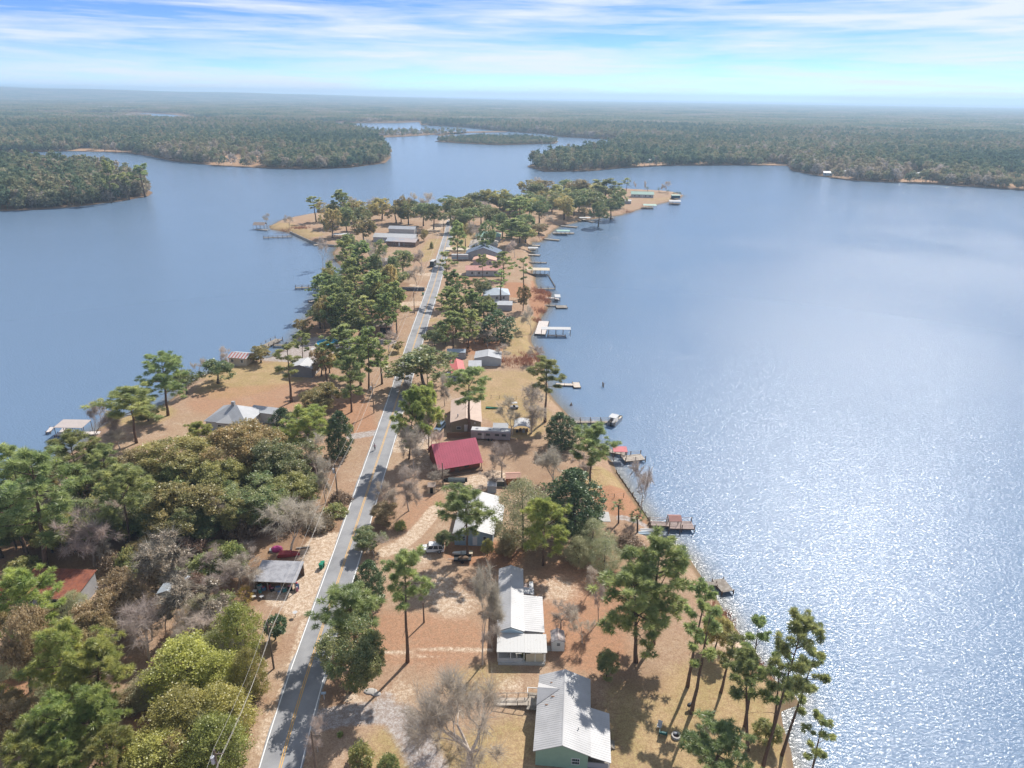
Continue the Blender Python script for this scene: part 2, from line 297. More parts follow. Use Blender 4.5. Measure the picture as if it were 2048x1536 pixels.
WX = np.concatenate([-np.geomspace(26000, 340, 26), lines([(-330, -140, 6), (-140, 60, 3), (60, 260, 5)]), np.geomspace(262, 26000, 26)])
WY = np.concatenate([np.array([-2500, -900, -300]), lines([(-80, 40, 8), (40, 330, 3), (330, 800, 6)]), np.geomspace(805, 26000, 30)])
wx, wy = np.meshgrid(WX, WY); WP = np.stack([wx.ravel(), wy.ravel()], 1); WD = polydist(WP, SHORE)
sh = np.clip(1 + WD / 5.0, 0, 1) ** 1.3 * .9
link('water', grid_mesh('water', WX, WY, np.zeros(wx.shape), (WD < 25) | (np.abs(WP[:, 0]) > 300), water_material(), dict(shallow=sh)), kind='structure')

# road: centre line and edges from the photograph, straight ground points
RC = [(519, 1700), (559.5, 1524), (608, 1363), (647, 1247), (692, 1116), (716, 1040), (742, 960), (784, 832), (803, 772), (831, 680), (858, 600), (867, 574), (886, 507), (899, 460), (903, 440)]
RW = np.array([G(*p)[:2] for p in RC])
def smooth_line(P, step=3.0, it=3):
    s = np.concatenate([[0], np.cumsum(np.hypot(*np.diff(P, axis=0).T))]); t = np.arange(0, s[-1], step)
    Q = np.stack([np.interp(t, s, P[:, 0]), np.interp(t, s, P[:, 1])], 1)
    for _ in range(it * 8): Q[1:-1] = .25 * Q[:-2] + .5 * Q[1:-1] + .25 * Q[2:]
    return Q
RL = smooth_line(RW)
def ribbon(name, P, off, wd, z, m, kind='structure', dash=None, jit=0):
    d = np.gradient(P, axis=0); d /= np.hypot(*d.T)[:, None]; n = np.stack([-d[:, 1], d[:, 0]], 1)
    j1 = RNG.normal(0, jit, (len(P), 1)) if jit else 0; j2 = RNG.normal(0, jit, (len(P), 1)) if jit else 0
    A = P - n * (off - wd / 2 + j1); B = P - n * (off + wd / 2 + j2); k = len(P)
    co = np.vstack([np.c_[A, np.full(k, z)], np.c_[B, np.full(k, z)]]); i = np.arange(k - 1)
    f = np.stack([i, i + k, i + k + 1, i + 1], 1)
    return link(name, quad_mesh(name, co, f, m), kind=kind)
ASPH = mat('worn_asphalt', (.29, .29, .295), .9, rgb2=(.20, .20, .208), scale=.22, lo=.3, hi=.6, bump=.3, spec=.15)
ribbon('road', RL, 0, 6.2, LAND + .03, ASPH, jit=.13)
WLINE = mat('white_road_paint', (.74, .74, .72), .7, rgb2=(.5, .49, .47), scale=2.0, lo=.25, hi=.45)
YLINE = mat('yellow_road_paint', (.62, .36, .10), .7, rgb2=(.44, .30, .16), scale=2.0, lo=.3, hi=.5)
for off, nm, mm, wd in ((-2.8, 'edge_line', WLINE, .15), (2.8, 'edge_line', WLINE, .15), (-.14, 'centre_line', YLINE, .13), (.14, 'centre_line', YLINE, .13)):
    ribbon(nm, RL, off, wd, LAND + .04, mm)

# far shores: land sheets
def sheet(name, poly, z=.6, skirt=1.4, m=None, kind='structure'):
    from mathutils.geometry import tessellate_polygon
    P = np.asarray(poly, float); k = len(P); tr = tessellate_polygon([[Vector((*p, 0)) for p in P]])
    b = MB(); b.add([(*p, z) for p in P] + [(*p, z - skirt) for p in P], [tuple(t) for t in tr] + [(i, (i + 1) % k, (i + 1) % k + k, i + k) for i in range(k)])
    return b.build(name, m or FARG, kind=kind)
FARG = mat('leaf_litter_far', (.24, .16, .10), .95, rgb2=(.17, .11, .07), scale=.03, lo=.35, hi=.6, spec=.05)
gp = lambda L: [tuple(G(x, y, .4)[:2]) for x, y in L]
NEAR_BACK = [(-900, 233), (150, 229), (290, 226), (345, 229), (385, 236), (470, 242), (700, 246), (790, 246), (838, 244), (842, 250), (935, 255), (1000, 262), (1090, 268), (1125, 274), (1235, 279), (1232, 292), (1215, 301), (1170, 307), (1112, 315), (1068, 326), (1055, 333), (1090, 343), (1180, 342), (1240, 336), (1330, 331), (1450, 330), (1575, 331), (1584, 341), (1640, 352), (1700, 360), (1760, 363), (1830, 366), (1950, 373), (2060, 381), (2500, 400)]
BACK = gp(NEAR_BACK) + [(2600, 700), (16000, 3000), (16000, 13800), (-16000, 13800)]
BACK[0] = (-9000, 3300)
LEFTL = gp([(-700, 330), (0, 305), (150, 302), (250, 305), (300, 312), (340, 321), (430, 331), (530, 336), (620, 338), (700, 335), (770, 326), (782, 314), (770, 298), (750, 274), (700, 259), (560, 251), (440, 246), (330, 240), (280, 234), (150, 231)]) + [(-9000, 3200)]
CAMP = gp([(745, 276), (800, 273.5), (870, 269.5), (925, 268), (936, 264), (850, 262.5), (750, 263)])
ISLE = gp([(870, 283), (930, 287), (1000, 290), (1110, 287), (1117, 282.5), (1060, 277), (960, 274.5), (890, 279)])
WOODL = gp([(-700, 445), (0, 421), (70, 419), (150, 413), (240, 402), (295, 392), (305, 385), (285, 374), (220, 350), (100, 333), (-700, 345)])
SPIT = gp([(880, 272), (935, 266), (1015, 264), (1015, 262), (935, 263), (870, 269)])
for nm, p in (('far_shore_land', BACK), ('left_shore_land', LEFTL), ('camp_spit_land', CAMP), ('island_land', ISLE), ('left_point_land', WOODL), ('sand_spit_land', SPIT)): sheet(nm, p)
# pale bare banks on the far shores
BANKM = mat('bare_bank_soil', (.40, .275, .18), .95, rgb2=(.32, .20, .12), scale=.05, spec=.05)
BANKS = [gp(p) for p in ([(418, 329), (455, 310), (520, 306), (536, 312), (530, 335)], [(1800, 364), (1812, 350), (1850, 350), (1880, 365)], [(1990, 372), (2010, 345), (2100, 350), (2110, 382)], [(140, 302), (160, 297), (200, 297), (270, 303), (250, 304.6)], [(1500, 330), (1510, 327), (1575, 328), (1575, 331)], [(1260, 334), (1270, 325), (1330, 324), (1335, 330.5)])]
for p in BANKS: sheet('bare_bank', p, .66, .3, BANKM)
# the long low ridge on the horizon
def ridge_h(x, y):
    az = np.degrees(np.arctan2(x, y)); r = np.hypot(x, y)
    h = np.clip((4 - az) / 40, 0, 1.2) ** 1.2 * 95
    return h * np.clip((r - 6500) / 3500, 0, 1) ** 1.3 * (1 + .10 * np.sin(x / 700.) + .06 * np.sin(x / 300. + y / 500.))
AZ = np.radians(np.linspace(-62, 8, 60)); RR = np.linspace(6500, 13000, 22)
ra, rr = np.meshgrid(AZ, RR); hx, hy = rr * np.sin(ra), rr * np.cos(ra); hz = ridge_h(hx, hy) + .9
ii = np.arange(ra.size).reshape(ra.shape)
link('hills', quad_mesh('hills', np.stack([hx, hy, hz], -1).reshape(-1, 3), np.stack([ii[:-1, :-1], ii[1:, :-1], ii[1:, 1:], ii[:-1, 1:]], -1).reshape(-1, 4), FARG), kind='structure')
# air
hb = MB().box(-14000, 14000, -600, 13950, -3.6, 135); hm = bpy.data.materials.new('pale_air'); hm.use_nodes = True; hm.node_tree.nodes.clear()
pv = nn(hm.node_tree, 'ShaderNodeVolumePrincipled'); pv.inputs['Color'].default_value = (.56, .78, 1.0, 1); pv.inputs['Density'].default_value = .00016; pv.inputs['Anisotropy'].default_value = .2
ho = nn(hm.node_tree, 'ShaderNodeOutputMaterial'); hm.node_tree.links.new(pv.outputs[0], ho.inputs['Volume'])
HAZE = hb.build('haze', hm, kind='stuff')
# ------------------------------------------------------------------ tree shapes
PINE1 = leafmat('pine_needles', (0.206, 0.270, 0.108), (0.560, 0.587, 0.226), 0.6)
PINE2 = leafmat('young_pine_needles', (0.240, 0.304, 0.092), (0.582, 0.582, 0.169), 0.55)
OAKL = leafmat('olive_oak_leaves', (0.238, 0.243, 0.091), (0.640, 0.518, 0.204), 0.52, .03, .25)
OAKG = leafmat('green_oak_leaves', (0.139, 0.213, 0.091), (0.437, 0.412, 0.174), 0.52)
OAKB = leafmat('browned_oak_leaves', (0.288, 0.227, 0.114), (0.605, 0.468, 0.260), 0.52, .012, .15)
MAGL = leafmat('magnolia_leaves', (0.060, 0.102, 0.046), (0.198, 0.258, 0.114), .25, .012, .15)
CEDL = leafmat('cedar_leaves', (0.238, 0.251, 0.066), (0.640, 0.627, 0.161), 0.52)
FEAL = leafmat('feathery_leaves', (0.358, 0.359, 0.161), (0.640, 0.640, 0.390), 0.52)
PALL = leafmat('palm_fronds', (0.102, 0.153, 0.051), (0.255, 0.289, 0.102), .3)
YELL = leafmat('yellowed_fronds', (.28, .19, .04), (.45, .30, .07), .4)
LICH = leafmat('lichen_tufts', (.20, .17, .12), (.36, .30, .21), .3)
BRUSHL = leafmat('dry_brush_twigs', (.20, .14, .09), (.36, .26, .18), .3)
SHRL = leafmat('shrub_leaves', (0.199, 0.268, 0.091), (0.595, 0.558, 0.204), 0.52)
TWIGL = leafmat('grey_twigs', (.43, .37, .31), (.60, .52, .44), .5)
TWIGD = leafmat('brown_twigs', (.36, .30, .26), (.50, .42, .36), .5)
BARKP = mat('pine_bark', (.20, .135, .10), .95, var=.2, scale=3., spec=.05)
BARKO = mat('oak_bark', (.16, .13, .11), .95, var=.2, scale=3., spec=.05)
BARKB = mat('bare_grey_bark', (.62, .53, .45), .95, var=.18, scale=2., spec=.05)
BARKD = mat('dark_bare_bark', (.44, .35, .29), .95, var=.18, scale=2., spec=.05)
def tri_mesh(name, T, tint, m):
    n = len(T); me = bpy.data.meshes.new(name)
    me.vertices.add(3 * n); me.vertices.foreach_set('co', np.asarray(T, np.float32).ravel())
    me.loops.add(3 * n); me.loops.foreach_set('vertex_index', np.arange(3 * n, dtype=np.int32))
    me.polygons.add(n); me.polygons.foreach_set('loop_start', (np.arange(n) * 3).astype(np.int32))
    a = me.attributes.new('tint', 'FLOAT', 'POINT'); a.data.foreach_set('value', np.repeat(np.clip(tint, 0, 1), 3).astype(np.float32))
    me.materials.append(m); me.update(calc_edges=True); return me
def unit(v): return v / (np.linalg.norm(v, axis=-1, keepdims=True) + 1e-9)
def blades(r, C, rad, nb, wl, up=.5, inner=.25, long=1.0):
    """needle sprays: slim triangles that leave each clump centre"""
    k = len(C); d = unit(r.normal(size=(k, nb, 3)) + np.array([0, 0, up]))
    R = rad[:, None, None] * r.uniform(.7, 1.1, (k, nb, 1)) * np.array([1, 1, .72]) * long
    p0 = C[:, None] + d * R * inner; p1 = C[:, None] + d * R
    s = unit(np.cross(d, r.normal(size=(k, nb, 3)))) * (wl * rad[:, None, None])
    T = np.stack([p0 + s, p0 - s, p1], 2).reshape(-1, 3, 3)
    tint = (r.uniform(.1, .75, k)[:, None] + r.normal(0, .08, (k, nb))).ravel()
    return T, tint
def leaves(r, C, rad, nb, size, flat=.8):
    k = len(C); d = unit(r.normal(size=(k, nb, 3))) * r.uniform(.25, 1.05, (k, nb, 1)) * rad[:, None, None] * np.array([1, 1, flat])
    p = C[:, None] + d; a = unit(r.normal(size=(k, nb, 3)) + np.array([0, 0, .0])); b = unit(np.cross(a, r.normal(size=(k, nb, 3)) + np.array([0, 0, 1.2])))
    sz = size * r.uniform(.6, 1.3, (k, nb, 1))
    T = np.stack([p - a * sz * .5, p + a * sz * .5, p + b * sz * .9], 2).reshape(-1, 3, 3)
    tint = (r.uniform(.1, .8, k)[:, None] + r.normal(0, .08, (k, nb))).ravel()
    return T, tint
def limb(mb, p, d, ln, r0, r1, r, up=.25, n=4, k=3):
    pts = [np.array(p, float)]; d = unit(np.array(d, float))
    for i in range(k):
        d = unit(d + np.array([0, 0, up / k]) + r.normal(0, .10, 3)); pts.append(pts[-1] + d * ln / k)
    mb.tube(pts, list(np.linspace(r0, r1, k + 1)), n, cap=False); return pts
def pine(seed, h, R, cf, ncl, nb, wl, crad, m, rise=.3, prof=1.0, side=1.):
    r = np.random.default_rng(seed); mb = MB()
    ax = [np.array([0, 0, -.4])]; lean = r.normal(0, .012, 2)
    for i in range(1, 9): ax.append(np.array([lean[0] * h * (i / 8) ** 2 + r.normal(0, .05), lean[1] * h * (i / 8) ** 2 + r.normal(0, .05), h * i / 8 * .97]))
    r0 = .0135 * h + .03
    mb.tube(ax, [r0 * 1.25] + [r0 * (1 - .88 * (i / 8) ** 1.15) for i in range(1, 9)], 8)
    zs = [a[2] for a in ax]; axis = lambda z: np.array([np.interp(z, zs, [a[i] for a in ax]) for i in range(2)] + [z])
    C = []; rad = []; nl = max(10, ncl // 6); ga = r.uniform(0, 6)
    for i in range(nl):
        t = (i + r.uniform(0, .8)) / nl; z = h * (1 - cf) + t * cf * h * .95; ga += 2.4 + r.normal(0, .3)
        pr = math.sin(math.pi * (.10 + .82 * t) ** prof) ** .75
        ln = max(.5, R * pr * r.uniform(.62, 1.12)); el = math.radians(-8 + 55 * t + r.normal(0, 9))
        d = np.array([math.cos(ga) * math.cos(el), math.sin(ga) * math.cos(el), math.sin(el)])
        P = limb(mb, axis(z), d, ln, max(.035, .05 * ln * .45), .02, r, rise)
        kk = max(2, int(round(ncl / nl * (.55 + .9 * ln / R))))
        for j in range(kk):
            f = 1 - (j / kk) * .62 * r.uniform(.6, 1.2); q = np.array([np.interp(f * 3, range(4), [p[c] for p in P]) for c in range(3)])
            q = q + r.normal(0, 1, 3) * np.array([.16, .16, .09]) * ln * (.4 if j == 0 else 1) * side
            C.append(q); rad.append(crad * r.uniform(.7, 1.25))
    for i in range(r.integers(2, 6)):
        z = h * (1 - cf) * r.uniform(.55, .98); a = r.uniform(0, 6.28); limb(mb, axis(z), (math.cos(a), math.sin(a), r.uniform(-.3, .3)), R * r.uniform(.2, .55), .05, .015, r, .0)
    for _ in range(max(3, ncl // 22)): C.append(axis(h * .965) + r.normal(0, .45, 3) * np.array([1, 1, .4])); rad.append(crad * .9)
    T, ti = blades(r, np.array(C), np.array(rad), nb, wl)
    return mb.mesh('pine_trunk', BARKP, True), tri_mesh('pine_crown', T, ti, m)
def oak(seed, h, R, zc, rz, nlobe, ncl, nb, size, m, bark=None):
    r = np.random.default_rng(seed); mb = MB(); top = np.array([r.normal(0, .3), r.normal(0, .3), zc - rz * .35])
    r0 = .018 * h + .06
    mb.tube([(0, 0, -.4), (0, 0, h * .12), top * .6 + np.array([0, 0, 0]), top], [r0 * 1.3, r0, r0 * .8, r0 * .65], 8)
    C = []; rad = []
    for i in range(nlobe):
        d = unit(r.normal(size=3) + np.array([0, 0, .35])); c = np.array([0, 0, zc]) + d * np.array([R, R, rz]) * r.uniform(.5, .72); lr = R * r.uniform(.30, .48)
        limb(mb, top, c - top, np.linalg.norm(c - top), r0 * .4, .03, r, .1)
        k = max(3, ncl // nlobe); dd = unit(r.normal(size=(k, 3)) + d * .75 + np.array([0, 0, .25]))
        C.append(c + dd * np.array([lr, lr, lr * .8]) * r.uniform(.6, 1.05, (k, 1))); rad.append(lr * r.uniform(.24, .42, k))
    k = ncl // 8; C.append(np.array([0, 0, zc]) + unit(r.normal(size=(k, 3))) * np.array([R, R, rz]) * r.uniform(.1, .6, (k, 1))); rad.append(np.full(k, R * .2))
    T, ti = leaves(r, np.vstack(C), np.concatenate(rad), nb, size)
    return mb.mesh('oak_trunk', bark or BARKO, True), tri_mesh('oak_crown', T, ti, m)
def cone_tree(seed, h, R, z0, ncl, nb, size, m, pw=.8, crad=.16, bark=None):
    """magnolia, cedar: foliage nearly to the ground, narrowing upward"""
    r = np.random.default_rng(seed); mb = MB(); mb.tube([(0, 0, -.3), (0, 0, h * .5), (.1, 0, h * .92)], [.02 * h, .012 * h, .02], 7)
    t = r.uniform(0, 1, ncl) ** 1.15; az = r.uniform(0, 2 * math.pi, ncl); rr = R * np.clip(np.sin(np.pi * (.16 + .84 * t)) ** pw, .05, 1) * np.where(r.uniform(size=ncl) < .78, r.uniform(.72, 1.06, ncl), r.uniform(.2, .7, ncl)) * (1 + .16 * np.sin(az * 3 + seed) + .1 * np.sin(az * 5 + t * 9))
    C = np.stack([rr * np.cos(az), rr * np.sin(az), z0 + t * (h - z0) * .97], 1)
    for i in range(0, ncl, max(1, ncl // 22)): mb.tube([(0, 0, C[i, 2] * .85), C[i]], [.05, .015], 4, cap=False)
    T, ti = leaves(r, C, R * crad * r.uniform(.8, 1.4, ncl), nb, size)
    return mb.mesh('tree_trunk', bark or BARKO, True), tri_mesh('tree_crown', T, ti, m)
def bare(seed, h, R, levels, nch, twn, m, stem=.3, lichen=None, thick=1., spread=0):
    r = np.random.default_rng(seed); S = []; tips = []
    def grow(p, d, ln, rad, lev):
        q = p
        for i in range(3 if lev < 4 else 2):
            d = unit(d + r.normal(0, .13 + .03 * lev, 3) + np.array([0, 0, .03 + (.05 if spread and lev > 2 else 0)])); k = ln / (3 if lev < 4 else 2); n = q + d * k; S.append((q, n, rad, rad * .86)); rad *= .86; q = n
            if lev >= 2: tips.append((q, d))
        if lev >= levels: tips.append((q, d)); return
        n = nch + (1 if r.uniform() < .35 else 0) if lev else nch + (3 if spread else 1)
        for j in range(n):
            a = unit(np.cross(d, r.normal(size=3))); ang = math.radians(r.uniform(16, 52) + (spread if lev < 2 else 0)) * (1 if j or (spread and lev < 2) else .5)
            nd = unit(d * math.cos(ang) + a * math.sin(ang)); grow(q, nd, ln * r.uniform(.62, .86) * (1.15 if lev == 0 else 1), rad * (.78 if j == 0 else r.uniform(.5, .7)), lev + 1)
    grow(np.array([0, 0, -.3]), np.array([r.normal(0, .05), r.normal(0, .05), 1.]), h * stem, (.013 * h + .05) * thick, 0)
    A = np.array([[s[0], s[1]] for s in S]); tp = np.array([t[0] for t in tips])
    zmax = np.percentile(tp[:, 2], 99.5) + .4; rmax = np.percentile(np.hypot(tp[:, 0], tp[:, 1]), 96) + .3
    sc_ = np.array([R / rmax, R / rmax, h / zmax]); sr = min(1.5, (R / rmax + h / zmax) / 2)
    mb = MB()
    for p, q, a, b in S:
        n = 6 if a > .09 else 3; mb.tube([p * sc_, q * sc_], [max(a * sr, .018), max(b * sr, .016)], n, cap=False)
    D = unit(np.array([t[1] for t in tips])); P = tp * sc_; k = len(P)
    d = unit(D[:, None] + r.normal(0, .42, (k, twn, 3))); ln = r.uniform(.5, 2.1, (k, twn, 1)) * min(1.4, R / 5.5) ; st = P[:, None] - D[:, None] * r.uniform(0, 1.6, (k, twn, 1)); s = unit(np.cross(d, r.normal(size=(k, twn, 3)))) * .019
    T = np.stack([st + s, st - s, st + d * ln], 2).reshape(-1, 3, 3)
    tw = tri_mesh('twigs', T, r.uniform(0, 1, len(T)), TWIGD if m is BARKD else TWIGL)
    lic = None
    if lichen:
        Tl, til = leaves(r, P[r.integers(0, k, lichen)], np.full(lichen, .35), 6, .26); lic = tri_mesh('lichen', Tl, til, LICH)
    return mb.mesh('bare_trunk', m, True), tw, lic
def palm(seed, h, R, m, nf=26):
    r = np.random.default_rng(seed); mb = MB(); mb.tube([(0, 0, -.2), (.05, 0, h * .4), (.0, .05, h - R * .5)], [.2, .17, .16], 8)
    T = []; top = np.array([0, 0, h - R * .5])
    for i in range(nf):
        az = i * 2.4 + r.normal(0, .2); el = math.radians(r.uniform(-25, 70)); L_ = R * r.uniform(.8, 1.05)
        d = np.array([math.cos(az) * math.cos(el), math.sin(az) * math.cos(el), math.sin(el)]); mid = top + d * L_ * .55; s = unit(np.cross(d, np.array([0, 0, 1.])))
        mb.tube([top, mid], [.03, .02], 4, cap=False)
        for j in range(11):
            a = (j - 5) / 5 * 1.25; q = unit(d * math.cos(a) + s * math.sin(a)); e = mid + q * L_ * .55 + np.array([0, 0, -.18 * L_ * r.uniform(.5, 1.3)]); w_ = unit(np.cross(q, d + np.array([0, 0, .3]) + 1e-3)) * .0 + s * .06 + np.array([0, 0, .02])
            T.append([mid - w_, mid + w_, e])
    T = np.array(T); return mb.mesh('palm_trunk', BARKO, True), tri_mesh('palm_crown', T, np.repeat(r.uniform(.1, .9, nf), 11), m)
def shrub(seed, h, R, ncl, nb, size, m):
    r = np.random.default_rng(seed); mb = MB()
    for i in range(5):
        a = r.uniform(0, 6.28); mb.tube([(0, 0, -.2), (R * .3 * math.cos(a), R * .3 * math.sin(a), h * .6)], [.05, .02], 4, cap=False)
    d = unit(r.normal(size=(ncl, 3))); d[:, 2] = np.abs(d[:, 2]) * 1.2 - .15
    C = d * np.array([R, R, h * .8]) * r.uniform(.55, .95, (ncl, 1)) + np.array([0, 0, h * .18]); C[:, 2] = np.maximum(C[:, 2], .12 * h)
    T, ti = leaves(r, C, R * .24 * r.uniform(.7, 1.4, ncl), nb, size)
    return mb.mesh('shrub_stems', BARKO), tri_mesh('shrub_leaves', T, ti, m)
def ball_tree(seed, h, R, m):
    r = np.random.default_rng(seed); mb = MB(); mb.tube([(0, 0, -.2), (0, 0, h - R)], [.14, .11], 7)
    k = 150; C = unit(r.normal(size=(k, 3))) * np.array([R, R, R * .72]) * r.uniform(.7, .95, (k, 1)) + np.array([0, 0, h - R * .72])
    T, ti = leaves(r, C, np.full(k, R * .2), 26, .2); return mb.mesh('tree_trunk', BARKO), tri_mesh('tree_crown', T, ti, m)
# kind: (makers for near and far, height, radius); second entry variants
KINDS = {
 'PT': (lambda s, q: pine(s, 20, 4.3, .46, (95, 60)[q], (112, 46)[q], (.055, .20)[q], .95, PINE1, .25), 20, 4.3, 6, 'pine_tree', 'pine tree'),
 'PU': (lambda s, q: pine(s, 15, 5.2, .50, (130, 80)[q], (112, 46)[q], (.055, .20)[q], .95, PINE1, .42, .85), 15, 5.2, 5, 'pine_tree', 'pine tree'),
 'PF': (lambda s, q: pine(s, 17, 4.8, .66, (150, 110)[q], (108, 46)[q], (.055, .20)[q], .92, PINE1, .3, .8), 17, 4.8, 5, 'pine_tree', 'pine tree'),
 'PY': (lambda s, q: pine(s, 13, 5.2, .70, (170, 100)[q], (108, 46)[q], (.055, .20)[q], .92, PINE2, .45, .85), 13, 5.2, 4, 'pine_tree', 'pine tree'),
 'PS': (lambda s, q: pine(s, 18, 3.0, .55, (46, 36)[q], (95, 42)[q], (.085, .18)[q], .80, PINE1, .2), 18, 3.0, 5, 'pine_tree', 'pine tree'),
 'OO': (lambda s, q: oak(s, 12, 5.0, 6.6, 5.2, (17, 13)[q], (420, 190)[q], (58, 26)[q], (.24, .44)[q], OAKL), 12, 5.0, 4, 'oak_tree', 'oak tree'),
 'OG': (lambda s, q: oak(s, 12, 5.2, 6.8, 5.0, (17, 13)[q], (420, 190)[q], (58, 26)[q], (.24, .44)[q], OAKG), 12, 5.2, 4, 'oak_tree', 'oak tree'),
 'OB': (lambda s, q: oak(s, 10, 5.0, 5.6, 4.4, (16, 12)[q], (380, 170)[q], (56, 26)[q], (.23, .42)[q], OAKB), 10, 5.0, 3, 'oak_tree', 'oak tree'),
 'MG': (lambda s, q: cone_tree(s, 12, 4.4, .5, (340, 180)[q], (40, 20)[q], (.32, .5)[q], MAGL, .62), 12, 4.4, 2, 'magnolia_tree', 'magnolia tree'),
 'CE': (lambda s, q: cone_tree(s, 9, 3.4, .2, (360, 170)[q], (52, 24)[q], (.19, .38)[q], CEDL, .55, .2), 9, 3.4, 3, 'cedar_tree', 'cedar tree'),
 'FE': (lambda s, q: cone_tree(s, 12, 4.6, 1.5, (400, 180)[q], (50, 24)[q], (.17, .34)[q], FEAL, .6, .2), 12, 4.6, 2, 'feathery_tree', 'tree'),
 'BG': (lambda s, q: bare(s, 13, 5.0, (6, 6)[q], 2, (5, 4)[q], BARKB, thick=1.35), 13, 5.0, 3, 'bare_tree', 'bare tree'),
 'BD': (lambda s, q: bare(s, 11, 4.4, (6, 6)[q], 2, (5, 4)[q], BARKD, .24, thick=1.35), 11, 4.4, 2, 'bare_tree', 'bare tree'),
 'BL': (lambda s, q: bare(s, 13, 7.5, 6, 2, 5, BARKB, .3, 4200), 13, 7.5, 1, 'lichen_tree', 'bare tree'),
 'BS': (lambda s, q: bare(s, 14, 9.0, 6, 2, 4, BARKB, .12, None, 1.9, 22), 14, 9.0, 1, 'bare_oak', 'bare tree'),
 'KP': (lambda s, q: palm(s, 4.5, 1.9, PALL), 4.5, 1.9, 2, 'palm_tree', 'palm tree'),
 'KY': (lambda s, q: palm(s, 2.2, 2.0, YELL), 2.2, 2.0, 1, 'yellowed_palm', 'palm tree'),
 'SH': (lambda s, q: shrub(s, 2.2, 1.8, 90, (30, 18)[q], (.2, .34)[q], SHRL), 2.2, 1.8, 3, 'shrub', 'shrub'),
 'SB': (lambda s, q: shrub(s, 2.2, 2.2, 90, (34, 20)[q], (.2, .3)[q], BRUSHL), 2.2, 2.2, 2, 'dry_shrub', 'shrub'),
 'TB': (lambda s, q: ball_tree(s, 3.6, 1.7, MAGL), 3.6, 1.7, 1, 'round_clipped_tree', 'clipped tree'),
}
PROTO = {}; COUNT = {}
def proto(kind, var, q):
    k = (kind, var, q)
    if k not in PROTO: PROTO[k] = KINDS[kind][0](hash((ord(kind[0]), ord(kind[1]), var)) % 9973, q)
    return PROTO[k]
def tree(kind, base, top, wpx, label, H=None, group=None, lean=True):
    """base and top are points of the photograph; the tree is set on the ground below them with its real height"""
    mk, h0, r0, nv, name, cat = KINDS[kind]
    if base is not None:
        x, y, _ = G(*base); z = gz(x, y)
        if H is None:
            lo, hi = .5, 45.
            for _ in range(30):
                m = (lo + hi) / 2
                if PX((x, y, z + m))[1] > top[1]: lo = m
                else: hi = m
            H = lo
    else:
        H = H or h0; x, y, _ = G(top[0], top[1], LAND + H); z = gz(x, y)
    z = max(z, .1) if z < .1 else z
    dep = depth((x, y, z)); R = max(.5, wpx / 2 * dep / FPX * (1.14 if kind[0] == 'P' else 1.04))
    var = COUNT.get(kind, 0); COUNT[kind] = var + 1
    q = 0 if dep < 210 else 1
    ms = proto(kind, var % nv, q)
    t = thing(name, label, cat, (x, y, z), RNG.uniform(0, 6.28), group)
    t.scale = (R / r0, R / r0, H / h0)
    if base is not None and lean:
        px = PX((x, y, z + H))[0]; off = np.clip((top[0] - px) * dep / FPX / H, -.16, .16)
        t.rotation_euler = (Matrix.Rotation(math.atan(off), 3, 'Y') @ Matrix.Rotation(t.rotation_euler.z, 3, 'Z')).to_euler()
    elif kind[0] == 'P':
        t.rotation_euler = (RNG.normal(0, .035), RNG.normal(0, .035), t.rotation_euler.z)
    nm = ('stems', 'leaves') if kind[0] == 'S' else ('trunk', 'twigs', 'lichen') if kind[0] == 'B' else ('trunk', 'crown')
    for n_, m_ in zip(nm, ms):
        if m_ is not None: link(n_, m_, t)
    return t
